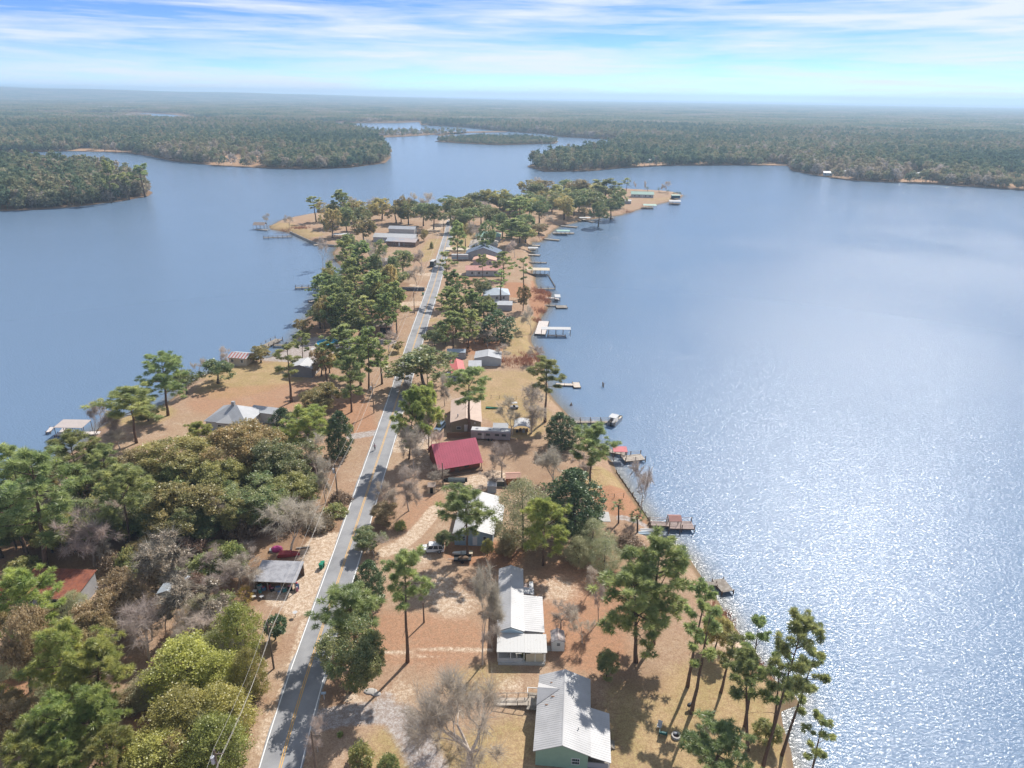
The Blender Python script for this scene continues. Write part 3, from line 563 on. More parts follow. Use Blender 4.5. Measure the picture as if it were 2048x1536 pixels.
# ------------------------------------------------------------------ trees of the peninsula, one by one
for a in [
 # ---- woods at the lower left, from the water to the road
 ('PF', (92, 1136), (62, 908), 160, 'big pine with broad yellow green crown behind the rust red roof'),
 ('PU', None, (134, 880), 105, 'pine with domed crown just in front of the white roofed boat dock', 15),
 ('PF', None, (196, 900), 75, 'shorter pine beside the domed pine near the boat dock', 14),
 ('PU', (262, 1092), (236, 944), 115, 'pine with tufted crown standing against the dark woods west of the road'),
 ('PF', None, (14, 900), 95, 'pine on the left picture edge above the lake', 17),
 ('OG', None, (-30, 1010), 120, 'dark oak cut by the left picture edge', 12),
 ('PU', None, (20, 985), 110, 'pine with wide crown on the left picture edge beside the big pine', 15),
 ('OO', None, (345, 882), 150, 'olive oak at the lawn edge of the western woods', 12),
 ('OO', None, (360, 962), 150, 'tall olive oak in the middle of the western woods', 13),
 ('OO', None, (480, 850), 150, 'golden topped oak in front of the white hipped roof', 14),
 ('OG', None, (560, 878), 140, 'broad green oak nearest the bare tree by the road bend in the west woods', 13),
 ('OG', None, (505, 960), 130, 'dark green oak low in the western woods', 11),
 ('OO', None, (428, 925), 110, 'olive oak between the golden oak and the middle oak', 11),
 ('OO', None, (570, 955), 110, 'yellowish oak at the road edge of the western woods', 10),
 ('OG', None, (300, 1000), 110, 'shaded oak deep in the western woods behind the tufted pine', 9),
 ('OB', None, (255, 905), 90, 'brownish oak near the shore lawn behind the shorter pine', 9),
 ('OG', None, (150, 1010), 110, 'shaded evergreen behind the pair of leafless trees', 9),
 ('PY', None, (612, 822), 100, 'bright green pine left of the dark magnolia by the road', 12),
 ('PY', None, (395, 852), 64, 'small pale pine beside the white hipped roof', 9),
 ('PY', None, (555, 862), 55, 'low young pine below the bright green pine', 7),
 ('MG', (677, 912), (676, 822), 50, 'slim dark magnolia at the west roadside'),
 ('MG', None, (563, 816), 52, 'dark conical evergreen between the hipped roof and the bright green pine', 10),
 ('OO', None, (640, 768), 88, 'rounded oak at the edge of the western lawn', 9),
 ('BG', None, (625, 872), 62, 'leafless grey tree between oak woods and dark magnolia', 11),
 ('BG', (652, 1006), (640, 905), 60, 'leafless tree with a straight trunk at the west roadside'),
 ('BD', None, (150, 1000), 100, 'leafless brown tree under the big pine', 9),
 ('BD', (190, 1132), (166, 1008), 120, 'spreading leafless tree just behind the rust red roof'),
 ('BG', (582, 1106), (578, 1000), 130, 'crooked leafless oak beside the red boat'),
 ('BG', None, (432, 985), 50, 'pale leafless tree in the gap of the western woods', 10),
 ('BG', None, (215, 1000), 60, 'leafless sapling between the big pine and the tufted pine', 9),
 ('BD', (478, 1176), (480, 1105), 90, 'rounded leafless tree beside the metal carport'),
 ('BL', (350, 1217), (338, 1082), 245, 'large pale lichen covered tree in the left foreground'),
 ('OB', None, (196, 1192), 105, 'tan brown oak in front of the rust red roof', 9),
 ('OB', None, (250, 1148), 120, 'tan brown oak beside the lichen covered tree', 9),
 ('OB', (62, 1384), (72, 1212), 110, 'tall brownish oak at the left edge above the bare soil'),
 ('OB', None, (185, 1230), 90, 'lower brownish oak behind the bright twin pines', 8),
 ('PY', None, (40, 1160), 120, 'yellow green pine hiding the end of the red roofs', 14),
 ('PY', (135, 1418), (118, 1268), 125, 'left one of the bright twin pines in the foreground'),
 ('PY', (200, 1412), (208, 1288), 125, 'right one of the bright twin pines in the foreground'),
 ('PY', None, (108, 1412), 118, 'bright pine at the bottom left corner, left of a close pair', 12),
 ('PY', None, (172, 1398), 120, 'bright pine at the bottom left corner, right of a close pair', 12),
 ('PY', None, (205, 1470), 110, 'lower bright pine in front of the close pair at the bottom left', 9),
 ('PY', None, (110, 1490), 110, 'lowest bright pine at the bottom left corner', 9),
 ('PY', None, (48, 1470), 130, 'bright pine at the bottom left beside the broad one', 10),
 ('OB', None, (15, 1400), 110, 'brown shrubby oak on the left edge above the bottom corner', 8),
 ('BG', (300, 1322), (272, 1208), 140, 'silvery leafless tree below the lichen covered tree'),
 ('BG', None, (392, 1212), 105, 'leafless grey thicket tree beside the silvery one', 7),
 ('CE', None, (360, 1288), 135, 'golden green cedar below the silvery leafless tree', 9),
 ('CE', (478, 1318), (470, 1212), 85, 'feathery cedar beside the roadside pole'),
 ('CE', (500, 1390), (490, 1300), 66, 'narrow cedar standing closest to the roadside wires'),
 ('CE', None, (432, 1380), 110, 'yellow green cedar halfway along the bottom cedar row', 8),
 ('CE', None, (352, 1392), 130, 'dark cedar beside the open soil patch', 8),
 ('CE', None, (300, 1478), 130, 'cedar at the bottom edge beside the open soil patch', 7),
 ('CE', None, (420, 1440), 110, 'cedar at the bottom edge nearest the pole with the transformer', 8),
 ('CE', None, (430, 1310), 90, 'cedar between the golden green cedar and the feathery one', 8),
 ('TB', (551, 1279), (551, 1236), 46, 'round clipped evergreen beside the roadside pole'),
 ('KY', (490, 1206), (490, 1180), 40, 'yellowed palm in front of the metal carport'),
 ('SH', None, (40, 1120), 70, 'green shrub behind the orange red tarp', 2.5),
 ('SH', None, (440, 1190), 60, 'low green shrub beside the yellowed palm', 2),
 ('SB', None, (680, 985), 44, 'dry brush at the foot of the transformer pole', 2.2),
 ('SH', None, (700, 846), 14, 'small round shrub beside the concrete pad', 2.2),
 ('SB', None, (640, 1030), 60, 'dry brush at the edge of the western woods by the road', 3),
 ('SH', None, (668, 1010), 50, 'green brush under the transformer pole', 2.5),
 # ---- west lawn and shore
 ('PF', (336, 831), (318, 711), 88, 'grey green pine leaning over the west shore'),
 ('PU', (273, 886), (256, 780), 108, 'low leaning pine with flat crown by the boat dock'),
 ('OG', None, (290, 808), 60, 'dark bush tree on the west shore under the leaning pine', 5),
 ('OG', None, (365, 738), 55, 'grey thicket tree behind the grey green pine', 8),
 ('BG', (188, 893), (190, 800), 90, 'leafless tree in front of the boat dock'),
 ('BG', None, (232, 862), 80, 'leafless thicket tree beside the boat dock walkway', 5),
 ('OG', (436, 767), (432, 720), 74, 'round dark evergreen on the west lawn beside the striped boathouse'),
 ('BG', (398, 756), (396, 712), 30, 'small leafless tree left of the round evergreen'),
 ('BG', (447, 730), (445, 690), 40, 'leafless tree at the shore behind the striped boathouse'),
 ('OO', None, (518, 692), 52, 'olive shrub tree right of the striped boathouse', 6),
 ('PS', (583, 804), (573, 688), 52, 'slim pine alone on the west lawn'),
 ('PU', (605, 726), (604, 669), 38, 'small pine beside the concrete boat slip'),
 ('OB', (643, 752), (642, 690), 50, 'golden leaved tree behind the grey barn'),
 ('PS', (655, 770), (645, 684), 36, 'slim pine right of the grey barn'),
 ('PF', (703, 824), (699, 716), 62, 'pine in front of the tall pine cluster near the road'),
 ('PF', (738, 779), (736, 660), 62, 'pine of the roadside cluster nearest the lone pole'),
 ('PF', None, (690, 656), 76, 'broad pine at the left of the roadside cluster', 17),
 ('PF', None, (715, 680), 80, 'pine in the middle of the roadside cluster', 15),
 ('PS', (764, 768), (758, 668), 40, 'slim pine at the right of the roadside cluster'),
 ('OO', None, (655, 700), 46, 'olive oak hidden left of the roadside pine cluster', 8),
 # ---- dense trees left of the road, middle distance
 ('PF', (695, 552), (693, 476), 50, 'tall pine at the inlet with water showing behind'),
 ('PF', None, (722, 486), 56, 'tall pine behind the inlet pine', 19),
 ('PF', None, (712, 540), 60, 'pine above the dark grove left of the road', 18),
 ('PF', None, (752, 548), 56, 'pine in the middle of the dark grove left of the road', 18),
 ('PF', (794, 668), (790, 566), 48, 'tall pine at the road edge of the dark grove'),
 ('PF', None, (768, 590), 50, 'bushy pine near the brown garage', 17),
 ('PF', None, (660, 572), 58, 'dark pine at the shore end of the grove', 15),
 ('PF', None, (690, 590), 60, 'dark pine low in the shore grove', 15),
 ('PF', None, (728, 596), 56, 'dark pine beside the brown garage', 15),
 ('OG', None, (636, 612), 52, 'dark round tree at the shore of the grove', 9),
 ('OG', None, (680, 626), 66, 'dark evergreen low at the water of the grove', 9),
 ('OG', None, (718, 634), 50, 'dark evergreen just left of the brown garage', 8),
 ('OO', (606, 672), (606, 636), 38, 'small olive tree at the mouth of the boat slip'),
 ('OG', None, (804, 500), 56, 'rounded green oak behind the low sheds left of the road', 12),
 ('OG', None, (795, 540), 44, 'green oak beside the low metal roofs', 9),
 ('BG', (657, 570), (655, 518), 34, 'leafless tree leaning over the inlet water'),
 ('OO', (727, 484), (727, 434), 52, 'round autumn toned tree beside the long white building'),
 ('BG', None, (738, 478), 36, 'leafless tree before the long white building', 11),
 ('BG', None, (842, 500), 44, 'leafless tree left of the road near the dark van', 11),
 ('BG', None, (832, 530), 36, 'leafless tree beside the driveway left of the road', 10),
 ('OO', (848, 483), (848, 458), 20, 'small lone tree right of the long white building'),
 ('SH', (863, 497), (863, 484), 8, 'tiny evergreen on the verge left of the road'),
 ('BG', (778, 705), (776, 655), 40, 'leafless roadside tree beside the concrete driveway'),
 ('OO', None, (795, 682), 26, 'low roadside shrub tree by the concrete driveway', 4),
 # ---- right of the road, middle distance
 ('PF', (915, 526), (914, 444), 38, 'tall pine right of the road at the far bend'),
 ('PS', (895, 600), (893, 506), 38, 'slim roadside pine standing over the right road edge'),
 ('PF', None, (905, 545), 42, 'pine behind the slim roadside pine', 15),
 ('PF', None, (898, 578), 50, 'pine near the road above the dense pine group', 14),
 ('PF', None, (912, 592), 52, 'tall pine at the left of the dense pine group', 16),
 ('PF', None, (945, 584), 52, 'tall pine in the middle of the dense pine group', 16),
 ('PF', None, (905, 625), 56, 'lower pine at the left of the dense pine group', 15),
 ('PF', None, (935, 622), 50, 'lower pine in the middle of the dense pine group', 14),
 ('PF', None, (968, 606), 56, 'pine at the right of the dense pine group', 13),
 ('MG', (995, 680), (992, 622), 66, 'dark spreading magnolia right of the dense pine group'),
 ('PS', (1001, 602), (1002, 540), 34, 'slim pine beside the pale blue roof'),
 ('OG', None, (960, 555), 46, 'grey green oak left of the pale blue roof', 9),
 ('PU', (965, 556), (965, 512), 30, 'small pine in front of the pink roofed house'),
 ('PF', None, (1008, 506), 44, 'pine right of the pink roofed house', 13),
 ('PS', (1048, 594), (1046, 514), 30, 'slim pine at the east shore above the roofed dock'),
 ('OO', (1046, 622), (1048, 568), 30, 'olive tree at the shore beside the white dock'),
 ('BG', (1062, 662), (1062, 612), 40, 'leafless tree on the east lawn above the red canoes dock'),
 ('BG', None, (948, 640), 44, 'grey leafless tree under the dense pine group', 9),
 ('BD', None, (975, 662), 50, 'reddish leafless thicket before the dark magnolia', 6),
 ('BD', (1075, 726), (1074, 688), 40, 'reddish leafless brush at the east shore'),
 ('BG', None, (1010, 690), 40, 'leafless brush on the east lawn behind the pale shed', 6),
 ('OG', None, (868, 658), 44, 'dark oak on the right road edge', 8),
 ('OB', None, (890, 648), 36, 'brownish oak on the right road edge', 8),
 ('PU', None, (970, 482), 26, 'small pine left of the tan roof', 9),
 ('PF', None, (1025, 440), 62, 'broad green tree behind the dark blue roof', 16),
 ('OO', None, (1052, 452), 44, 'olive oak right of the broad green tree at the shore', 10),
 ('BG', None, (1030, 480), 34, 'leafless tree in front of the broad green tree', 10),
 ('OO', None, (955, 488), 24, 'small oak left of the green roof', 6),
 # ---- beside the road, near the red roofs
 ('OG', (848, 778), (842, 698), 138, 'big spreading live oak at the right road edge'),
 ('PY', (818, 918), (828, 786), 76, 'pine with flat bright crown over the road'),
 ('PY', (858, 905), (855, 782), 60, 'pine right of the flat crowned one by the road'),
 ('BG', (828, 946), (826, 848), 90, 'leafless tree on the east verge below the flat crowned pines'),
 ('BG', (866, 920), (862, 830), 60, 'leafless tree left of the tan house'),
 ('BG', (890, 812), (888, 745), 50, 'leafless tree behind the tan house'),
 ('BD', None, (820, 755), 60, 'leafless brush under the big live oak', 6),
 ('PT', (938, 866), (938, 744), 84, 'tall pine in front of the tan house wall'),
 ('PT', (1090, 844), (1096, 722), 72, 'tall pine on the east shore left of the bare floating dock'),
 ('BG', (1063, 867), (1062, 772), 84, 'leafless tree right of the white arched canopy'),
 ('BG', (1024, 870), (1020, 796), 60, 'leafless tree left of the white arched canopy'),
 ('MG', (1122, 894), (1120, 826), 62, 'glossy dark magnolia at the shore by the pontoon boat dock'),
 ('PU', (1178, 976), (1188, 862), 102, 'pine with a wide domed crown on the lake side lawn'),
 ('BG', (1105, 985), (1102, 902), 110, 'grey leafless tree between the two magnolias'),
 ('BD', (1003, 962), (1000, 876), 66, 'leafless tree right of the large red roof'),
 ('BG', None, (1160, 905), 60, 'leafless brush behind the domed pine', 7),
 ('MG', (1150, 1064), (1146, 940), 112, 'large glossy magnolia by the lake'),
 ('FE', (1046, 1095), (1045, 960), 104, 'feathery tan green tree left of the large magnolia'),
 ('PY', (1086, 1131), (1092, 1008), 98, 'bright pine in front of the large magnolia'),
 ('PU', (935, 1113), (934, 990), 112, 'pine standing in front of the pale blue house'),
 ('OB', None, (1020, 1068), 60, 'browning tree behind the open trailer', 5),
 ('OG', None, (885, 1062), 34, 'dark evergreen shrub tree at the corner of the pale blue house', 4),
 ('OO', None, (975, 1078), 28, 'young oak at the right corner of the pale blue house', 4),
 ('KP', (1237, 1046), (1237, 1003), 34, 'sabal palm on the shore lawn beside the pale slab'),
 ('KP', (1275, 1064), (1275, 1022), 38, 'squat palm beside the seawall'),
 ('BG', (1281, 1026), (1287, 912), 60, 'tall leafless tree on the seawall'),
 ('FE', None, (1188, 1040), 70, 'thin green tree right of the bright pine', 8),
 ('FE', None, (1212, 1080), 66, 'pale green sapling thicket by the lot line', 7),
 ('FE', None, (1160, 1075), 60, 'thin green tree nearest the bright pine trunk', 6),
 ('SB', None, (1262, 1075), 60, 'dry brush beside the upturned boats', 2.5),
 ('BG', (818, 1022), (808, 925), 84, 'leafless tree beside the little kiosk shed'),
 ('BG', (762, 1030), (770, 960), 50, 'leafless sapling on the right road edge'),
 ('OB', None, (772, 1010), 64, 'browning thicket right of the road', 5),
 ('OG', None, (735, 1058), 66, 'green roadside thicket at the sandy drive', 5),
 ('BG', None, (745, 1076), 66, 'pale leafless brush below the green roadside thicket', 4),
 ('SH', None, (800, 1040), 24, 'small shrub at the edge of the sandy drive', 2.2),
 ('BD', None, (885, 940), 60, 'leafless brush under the large red roof', 4),
 ('BD', None, (980, 940), 50, 'leafless brush right of the covered boat', 4),
 # ---- the lot in the foreground
 ('PF', None, (702, 1176), 140, 'wide pine overhanging the road at the lot corner', 12),
 ('OG', (702, 1384), (705, 1252), 128, 'dense dark evergreen under the pine that overhangs the road'),
 ('MG', None, (735, 1122), 56, 'dark magnolia behind the pine that overhangs the road', 9),
 ('PT', (815, 1324), (810, 1110), 92, 'tall straight pine alone on the leaf covered lot'),
 ('BG', (965, 1329), (956, 1128), 96, 'tall pale leafless tree left of the long white home'),
 ('BG', None, (985, 1250), 44, 'leafless brush along the wall of the long white home', 5),
 ('BD', (1122, 1256), (1121, 1196), 74, 'small twisted leafless tree right of the long white home'),
 ('BG', (1164, 1286), (1163, 1222), 54, 'small pale leafless tree behind the white shed'),
 ('BD', (1197, 1244), (1198, 1160), 44, 'thin leafless tree behind the twin pines of the lot'),
 ('BG', (1183, 1184), (1182, 1128), 44, 'leafless snag at the back of the lot'),
 ('PF', (1272, 1324), (1276, 1150), 142, 'left full crowned pine of the pair on the lot'),
 ('PF', (1306, 1288), (1320, 1082), 136, 'right full crowned pine of the pair on the lot'),
 ('PS', (1375, 1373), (1408, 1165), 70, 'slim pine near the shore with a bare lower trunk'),
 ('PS', (1383, 1427), (1428, 1205), 74, 'slim pine beside the black barbecue grill'),
 ('PS', None, (1462, 1262), 60, 'small pine at the water right of the slim pair', 12),
 ('OO', None, (1440, 1235), 60, 'shore thicket tree below the dark wooden dock', 7),
 ('OG', (1213, 1360), (1212, 1306), 54, 'dark bush behind the metal roofed green house'),
 ('BS', (940, 1556), (915, 1344), 250, 'huge spreading leafless oak in the foreground yard'),
 ('SH', None, (718, 1486), 52, 'yellow green bush at the bottom right of the road', 4),
 ('SH', None, (775, 1512), 44, 'dark bush beside the yellow green one at the bottom', 2.5),
 ('BG', None, (628, 1440), 60, 'leafless brush around the right roadside pole', 6),
 ('SH', (1052, 1318), (1052, 1298), 18, 'small green bush at the porch of the long white home'),
 ('SH', (680, 1471), (680, 1464), 9, 'tiny shrub beside the gravel drive'),
 # ---- pines at the lower right shore
 ('PS', (1490, 1452), (1523, 1236), 62, 'slim pine over the glinting water, first of the shore group'),
 ('PT', (1523, 1545), (1600, 1247), 92, 'tallest pine of the shore group with a leaning trunk'),
 ('PS', (1566, 1500), (1632, 1296), 64, 'rightmost tall pine of the shore group'),
 ('PT', (1495, 1500), (1492, 1306), 92, 'full crowned pine in front of the shore group'),
 ('PF', None, (1440, 1462), 135, 'pine cut by the bottom edge near the fire pit', 11),
 ('PS', (1545, 1480), (1570, 1300), 56, 'thin pine inside the shore group'),
 ('PS', (1615, 1575), (1652, 1436), 58, 'sparse pine standing before the bright sun glint'),
 ('OO', None, (1540, 1440), 60, 'shore brush tree under the shore group', 4),
]:
    tree(*a)
# ---- undergrowth trees that fill the woods
def fill(polypx, n, kinds, hr, wr, label, group, mind=3.2):
    poly = np.array([G(x, y)[:2] for x, y in polypx]); lo, hi = poly.min(0), poly.max(0); got = []
    fr = np.random.default_rng(len(polypx) * 31 + n)
    for _ in range(n * 40):
        p = fr.uniform(lo, hi)
        if len(got) >= n: break
        if not inpoly(p[None], poly)[0] or polydist(p[None], SHORE)[0] < 1.5 or any(np.hypot(*(p - g)) < mind for g in got): continue
        got.append(p); k = kinds[int(fr.integers(len(kinds)))]; x, y = PX((p[0], p[1], LAND)); dep = depth((p[0], p[1], LAND)); H = fr.uniform(*hr); wd = fr.uniform(*wr)
        nm = {'O': 'evergreen oak', 'B': 'leafless tree', 'S': 'brush', 'C': 'cedar', 'P': 'pine', 'M': 'magnolia', 'F': 'feathery sapling'}[k[0]]
        tree(k, (x, y), (x, y), wd * FPX / dep, label % nm, H, group % nm, False)
fill([(0, 1105), (240, 1085), (440, 1075), (545, 1085), (630, 1000), (610, 930), (520, 930), (300, 965), (60, 990), (-60, 1010)], 74, ['OG', 'OO', 'OO', 'BG', 'BD', 'SB', 'SH', 'BG', 'FE'], (3.5, 9), (4.5, 8), 'undergrowth %s in the western woods', 'undergrowth %s of the western woods')
fill([(40, 1112), (480, 1095), (520, 1040), (420, 1030), (60, 1050)], 24, ['OG', 'OG', 'BG', 'OO', 'BD'], (6, 10), (6, 9), 'shaded %s behind the lichen covered tree', 'shaded %s of the western woods')
fill([(190, 1120), (500, 1092), (495, 1150), (480, 1190), (420, 1205), (230, 1150)], 20, ['BD', 'SB', 'BG', 'OO', 'SH'], (2.5, 5.5), (4, 7), 'low %s between carport and lichen covered tree', 'low %s beside the carport', 2.6)
fill([(-40, 1330), (120, 1230), (330, 1240), (470, 1250), (470, 1420), (400, 1560), (330, 1560), (330, 1420), (200, 1420), (-40, 1500)], 34, ['OB', 'BG', 'CE', 'BG', 'OO', 'FE'], (3, 7), (4, 7), 'undergrowth %s in the bottom left woods', 'undergrowth %s of the bottom left woods')
fill([(690, 560), (790, 560), (800, 660), (720, 668), (620, 668), (640, 600)], 34, ['OG', 'PF', 'PF', 'OO'], (8, 17), (6, 10), 'shaded %s inside the dark grove left of the road', 'shaded %s of the dark grove')
fill([(880, 600), (960, 590), (1010, 640), (990, 690), (880, 690)], 9, ['OG', 'BD', 'PF'], (5, 11), (5, 8), 'shaded %s inside the dense pine group right of the road', 'shaded %s of the dense pine group')
fill([(640, 432), (900, 428), (1000, 436), (1230, 404), (1230, 392), (1000, 412), (640, 422)], 24, ['OG', 'OO', 'OG', 'BG'], (9, 13), (12, 20), 'rounded %s standing inside the band at the far end of the peninsula', 'inner %s of the far band', 7)
fill([(690, 500), (790, 520), (760, 556), (690, 556)], 8, ['OG', 'PF', 'BG'], (7, 13), (6, 9), '%s of the thicket behind the inlet', '%s of the inlet thicket')
# ---- tree band across the far end of the peninsula
band = [('PT', 628, 394, 34), ('OO', 652, 398, 42), ('PF', 680, 383, 44), ('OO', 672, 404, 46), ('OO', 703, 398, 48), ('OO', 733, 396, 48), ('OO', 762, 394, 48), ('OO', 790, 398, 50), ('OG', 815, 402, 44), ('OG', 845, 402, 48), ('OG', 866, 406, 50), ('OG', 690, 414, 44), ('OG', 720, 412, 44), ('OO', 660, 414, 44),
 ('BG', 830, 384, 36), ('BG', 852, 384, 40), ('OB', 800, 392, 36), ('OG', 900, 398, 40), ('OO', 925, 392, 46), ('OG', 948, 384, 48), ('OO', 970, 376, 46), ('OO', 1000, 374, 44), ('OG', 1020, 388, 46), ('PF', 1042, 396, 66), ('OO', 1058, 358, 46), ('OG', 1075, 366, 46), ('OO', 1090, 358, 48), ('BG', 1080, 350, 44), ('OO', 1120, 366, 46), ('OG', 1135, 358, 44), ('OB', 1155, 356, 56), ('OO', 1178, 360, 50),
 ('PF', 1212, 360, 66), ('OG', 1240, 372, 34), ('OG', 912, 416, 48), ('OG', 938, 412, 50), ('OG', 962, 404, 50), ('OG', 985, 412, 50), ('OG', 1005, 424, 44), ('OO', 1060, 386, 46), ('OG', 1080, 394, 48), ('OG', 1105, 384, 46), ('OO', 1130, 390, 50), ('OG', 1150, 386, 46), ('OB', 1078, 446, 44), ('BG', 1090, 428, 34), ('OG', 1160, 376, 48), ('OG', 1190, 380, 50), ('OG', 1225, 386, 50), ('OG', 1200, 398, 44), ('OB', 1170, 414, 26), ('OO', 930, 436, 30), ('BG', 945, 440, 40), ('OG', 975, 438, 40), ('OG', 1052, 424, 44), ('OG', 1040, 430, 40), ('BG', 640, 462, 26), ('OG', 1130, 412, 26)]
GRP = {'O': ('rounded oak in the tree band across the far end of the peninsula', 'oaks across the far end of the peninsula'), 'P': ('pine rising from the tree band at the far end of the peninsula', 'pines at the far end of the peninsula'), 'B': ('leafless tree in the band at the far end of the peninsula', 'bare trees at the far end of the peninsula')}
ORD = 'first second third fourth fifth sixth seventh eighth ninth tenth eleventh twelfth thirteenth fourteenth fifteenth sixteenth seventeenth eighteenth nineteenth twentieth'.split()
ADJ = {'OO': 'olive oak', 'OG': 'dark green oak', 'OB': 'browned oak', 'PT': 'slender pine', 'PF': 'full crowned pine', 'BG': 'leafless tree'}; seen = {}
for k, x, y, wd in sorted(band, key=lambda b: b[1] * 0 + b[1 - 0]):
    row = 'back' if y < 390 else 'middle' if y < 405 else 'front'; side = 'left' if x < 893 else 'right'; key = (k, row, side); seen[key] = seen.get(key, 0) + 1
    lab = '%s %s from the left in the far band, %s row, %s of road' % (ORD[seen[key] - 1], ADJ[k], row, side)
    tree(k, None, (x, y), wd, lab, {'O': 17, 'P': 20, 'B': 17}[k[0]] + RNG.normal(0, 1.2) if not (y >= 410 and x > 1060) else 7, GRP[k[0]][1])
tree('PT', (1252, 384), (1255, 357), 20, 'pine behind the green roofed house on the far point')
for x, y, wd in ((1270, 362, 9), (1290, 360, 9), (1333, 362, 22)): tree('BG', (x, 384), (x, y), wd, 'leafless tree on the far grassy point', None, 'bare trees on the far point')
for x, y, b in ((1295, 374, 384), (1318, 375, 385), (1336, 380, 388), (1354, 383, 392), (1360, 384, 392), (1348, 385, 391)): tree('KP', (x, b), (x, y), 8, 'small palm on the far grassy point', None, 'palms on the far point')
tree('BG', (533, 450), (533, 428), 20, 'leafless tree at the tip of the grassy west point')
tree('BD', (578, 458), (578, 428), 22, 'cypress like leafless tree alone on the grassy west point')
tree('PT', (290, 391), (275, 333), 44, 'pine at the right tip of the wooded left point')
tree('PT', (258, 396), (245, 350), 34, 'second pine near the tip of the wooded left point')
tree('PF', (222, 403), (214, 326), 34, 'pine standing above the canopy of the wooded left point')

# ------------------------------------------------------------------ far woods
def far_leaf(name):
    m = bpy.data.materials.new(name); m.use_nodes = True; nt = m.node_tree; nt.nodes.clear(); l = nt.links
    oi = nn(nt, 'ShaderNodeObjectInfo'); at = nn(nt, 'ShaderNodeAttribute', attribute_name='tint'); geo = nn(nt, 'ShaderNodeNewGeometry')
    nz = nn(nt, 'ShaderNodeTexNoise', Scale=.0035, Detail=4.0); l.new(geo.outputs['Position'], nz.inputs['Vector'])
    ia = nn(nt, 'ShaderNodeAttribute', attribute_name='hue_pick', attribute_type='INSTANCER')
    a = nn(nt, 'ShaderNodeMath', operation='MULTIPLY_ADD'); a.inputs[1].default_value = 1.6; l.new(nz.outputs['Fac'], a.inputs[0]); 
    b = nn(nt, 'ShaderNodeMath', operation='MULTIPLY_ADD'); b.inputs[1].default_value = .62; b.inputs[2].default_value = -.62; l.new(ia.outputs['Fac'], b.inputs[0]); l.new(b.outputs[0], a.inputs[2])
    c = nn(nt, 'ShaderNodeMath', operation='MULTIPLY_ADD'); c.inputs[1].default_value = .14; l.new(at.outputs['Fac'], c.inputs[0]); l.new(a.outputs[0], c.inputs[2])
    r = nn(nt, 'ShaderNodeValToRGB'); e = r.color_ramp.elements
    e[0].position = .12; e[0].color = (.12, .185, .125, 1); e[1].position = .95; e[1].color = (.48, .42, .37, 1)
    for p, col in ((.36, (.19, .24, .14)), (.54, (.30, .305, .175)), (.74, (.40, .33, .22))): k = e.new(p); k.color = (*col, 1)
    l.new(c.outputs[0], r.inputs[0])
    d = nn(nt, 'ShaderNodeBsdfDiffuse'); t = nn(nt, 'ShaderNodeBsdfTranslucent'); ms = nn(nt, 'ShaderNodeMixShader', Fac=.33)
    l.new(r.outputs[0], d.inputs['Color']); l.new(r.outputs[0], t.inputs['Color']); l.new(d.outputs[0], ms.inputs[1]); l.new(t.outputs[0], ms.inputs[2])
    o = nn(nt, 'ShaderNodeOutputMaterial'); l.new(ms.outputs[0], o.inputs['Surface']); return m
FARL = far_leaf('far_wood_leaves')
def far_proto(seed, h, R, kind, ncl, nb, size):
    r = np.random.default_rng(seed)
    if kind == 'oak':
        d = unit(r.normal(size=(ncl, 3)) + np.array([0, 0, .5])); C = d * np.array([R, R, h * .42]) * r.uniform(.6, 1., (ncl, 1)) + np.array([0, 0, h * .55])
    else:
        t = r.uniform(0, 1, ncl); az = r.uniform(0, 6.28, ncl); rr = R * np.sin(np.pi * (.12 + .8 * t)) * r.uniform(.4, 1.05, ncl); C = np.stack([rr * np.cos(az), rr * np.sin(az), h * (.45 + .54 * t)], 1)
    T, ti = leaves(r, C, np.full(ncl, R * .30), nb, size)
    trunk = np.array([[[-.3, 0, -1], [.3, 0, -1], [0, 0, h * .7]], [[0, -.3, -1], [0, .3, -1], [0, 0, h * .7]]])
    me = tri_mesh('far_tree', np.vstack([T, trunk]), np.concatenate([ti, [.9, .9]]), FARL); return bpy.data.objects.new('far_tree_shape', me)
FP = [far_proto(1, 12, 5.4, 'oak', 44, 7, 1.7), far_proto(2, 13, 5.0, 'oak', 40, 7, 1.7), far_proto(3, 10.5, 5.6, 'oak', 44, 7, 1.6), far_proto(4, 16, 3.8, 'pine', 34, 7, 1.5), far_proto(5, 17, 3.4, 'pine', 30, 7, 1.5)]
def patch_proto(seed, S=64, n=62):
    r = np.random.default_rng(seed); Ts, ts = [], []
    for i in range(n):
        p = np.array([*r.uniform(-S / 2, S / 2, 2), 0]); h = r.uniform(9, 15); R = r.uniform(3.6, 5.6); k = 9
        d = unit(r.normal(size=(k, 3)) + np.array([0, 0, .7])); C = p + d * np.array([R, R, h * .35]) * r.uniform(.4, .9, (k, 1)) + np.array([0, 0, h * .62])
        T, ti = leaves(r, C, np.full(k, R * .42), 4, R * .62); Ts.append(T); ts.append(ti * .5 + r.uniform(-1.2, 1.2))
    me = tri_mesh('far_wood_patch', np.vstack(Ts), np.concatenate(ts) * .5 + .5, FARL); return bpy.data.objects.new('far_wood_patch_shape', me)
PP = [patch_proto(11), patch_proto(12), patch_proto(13)]
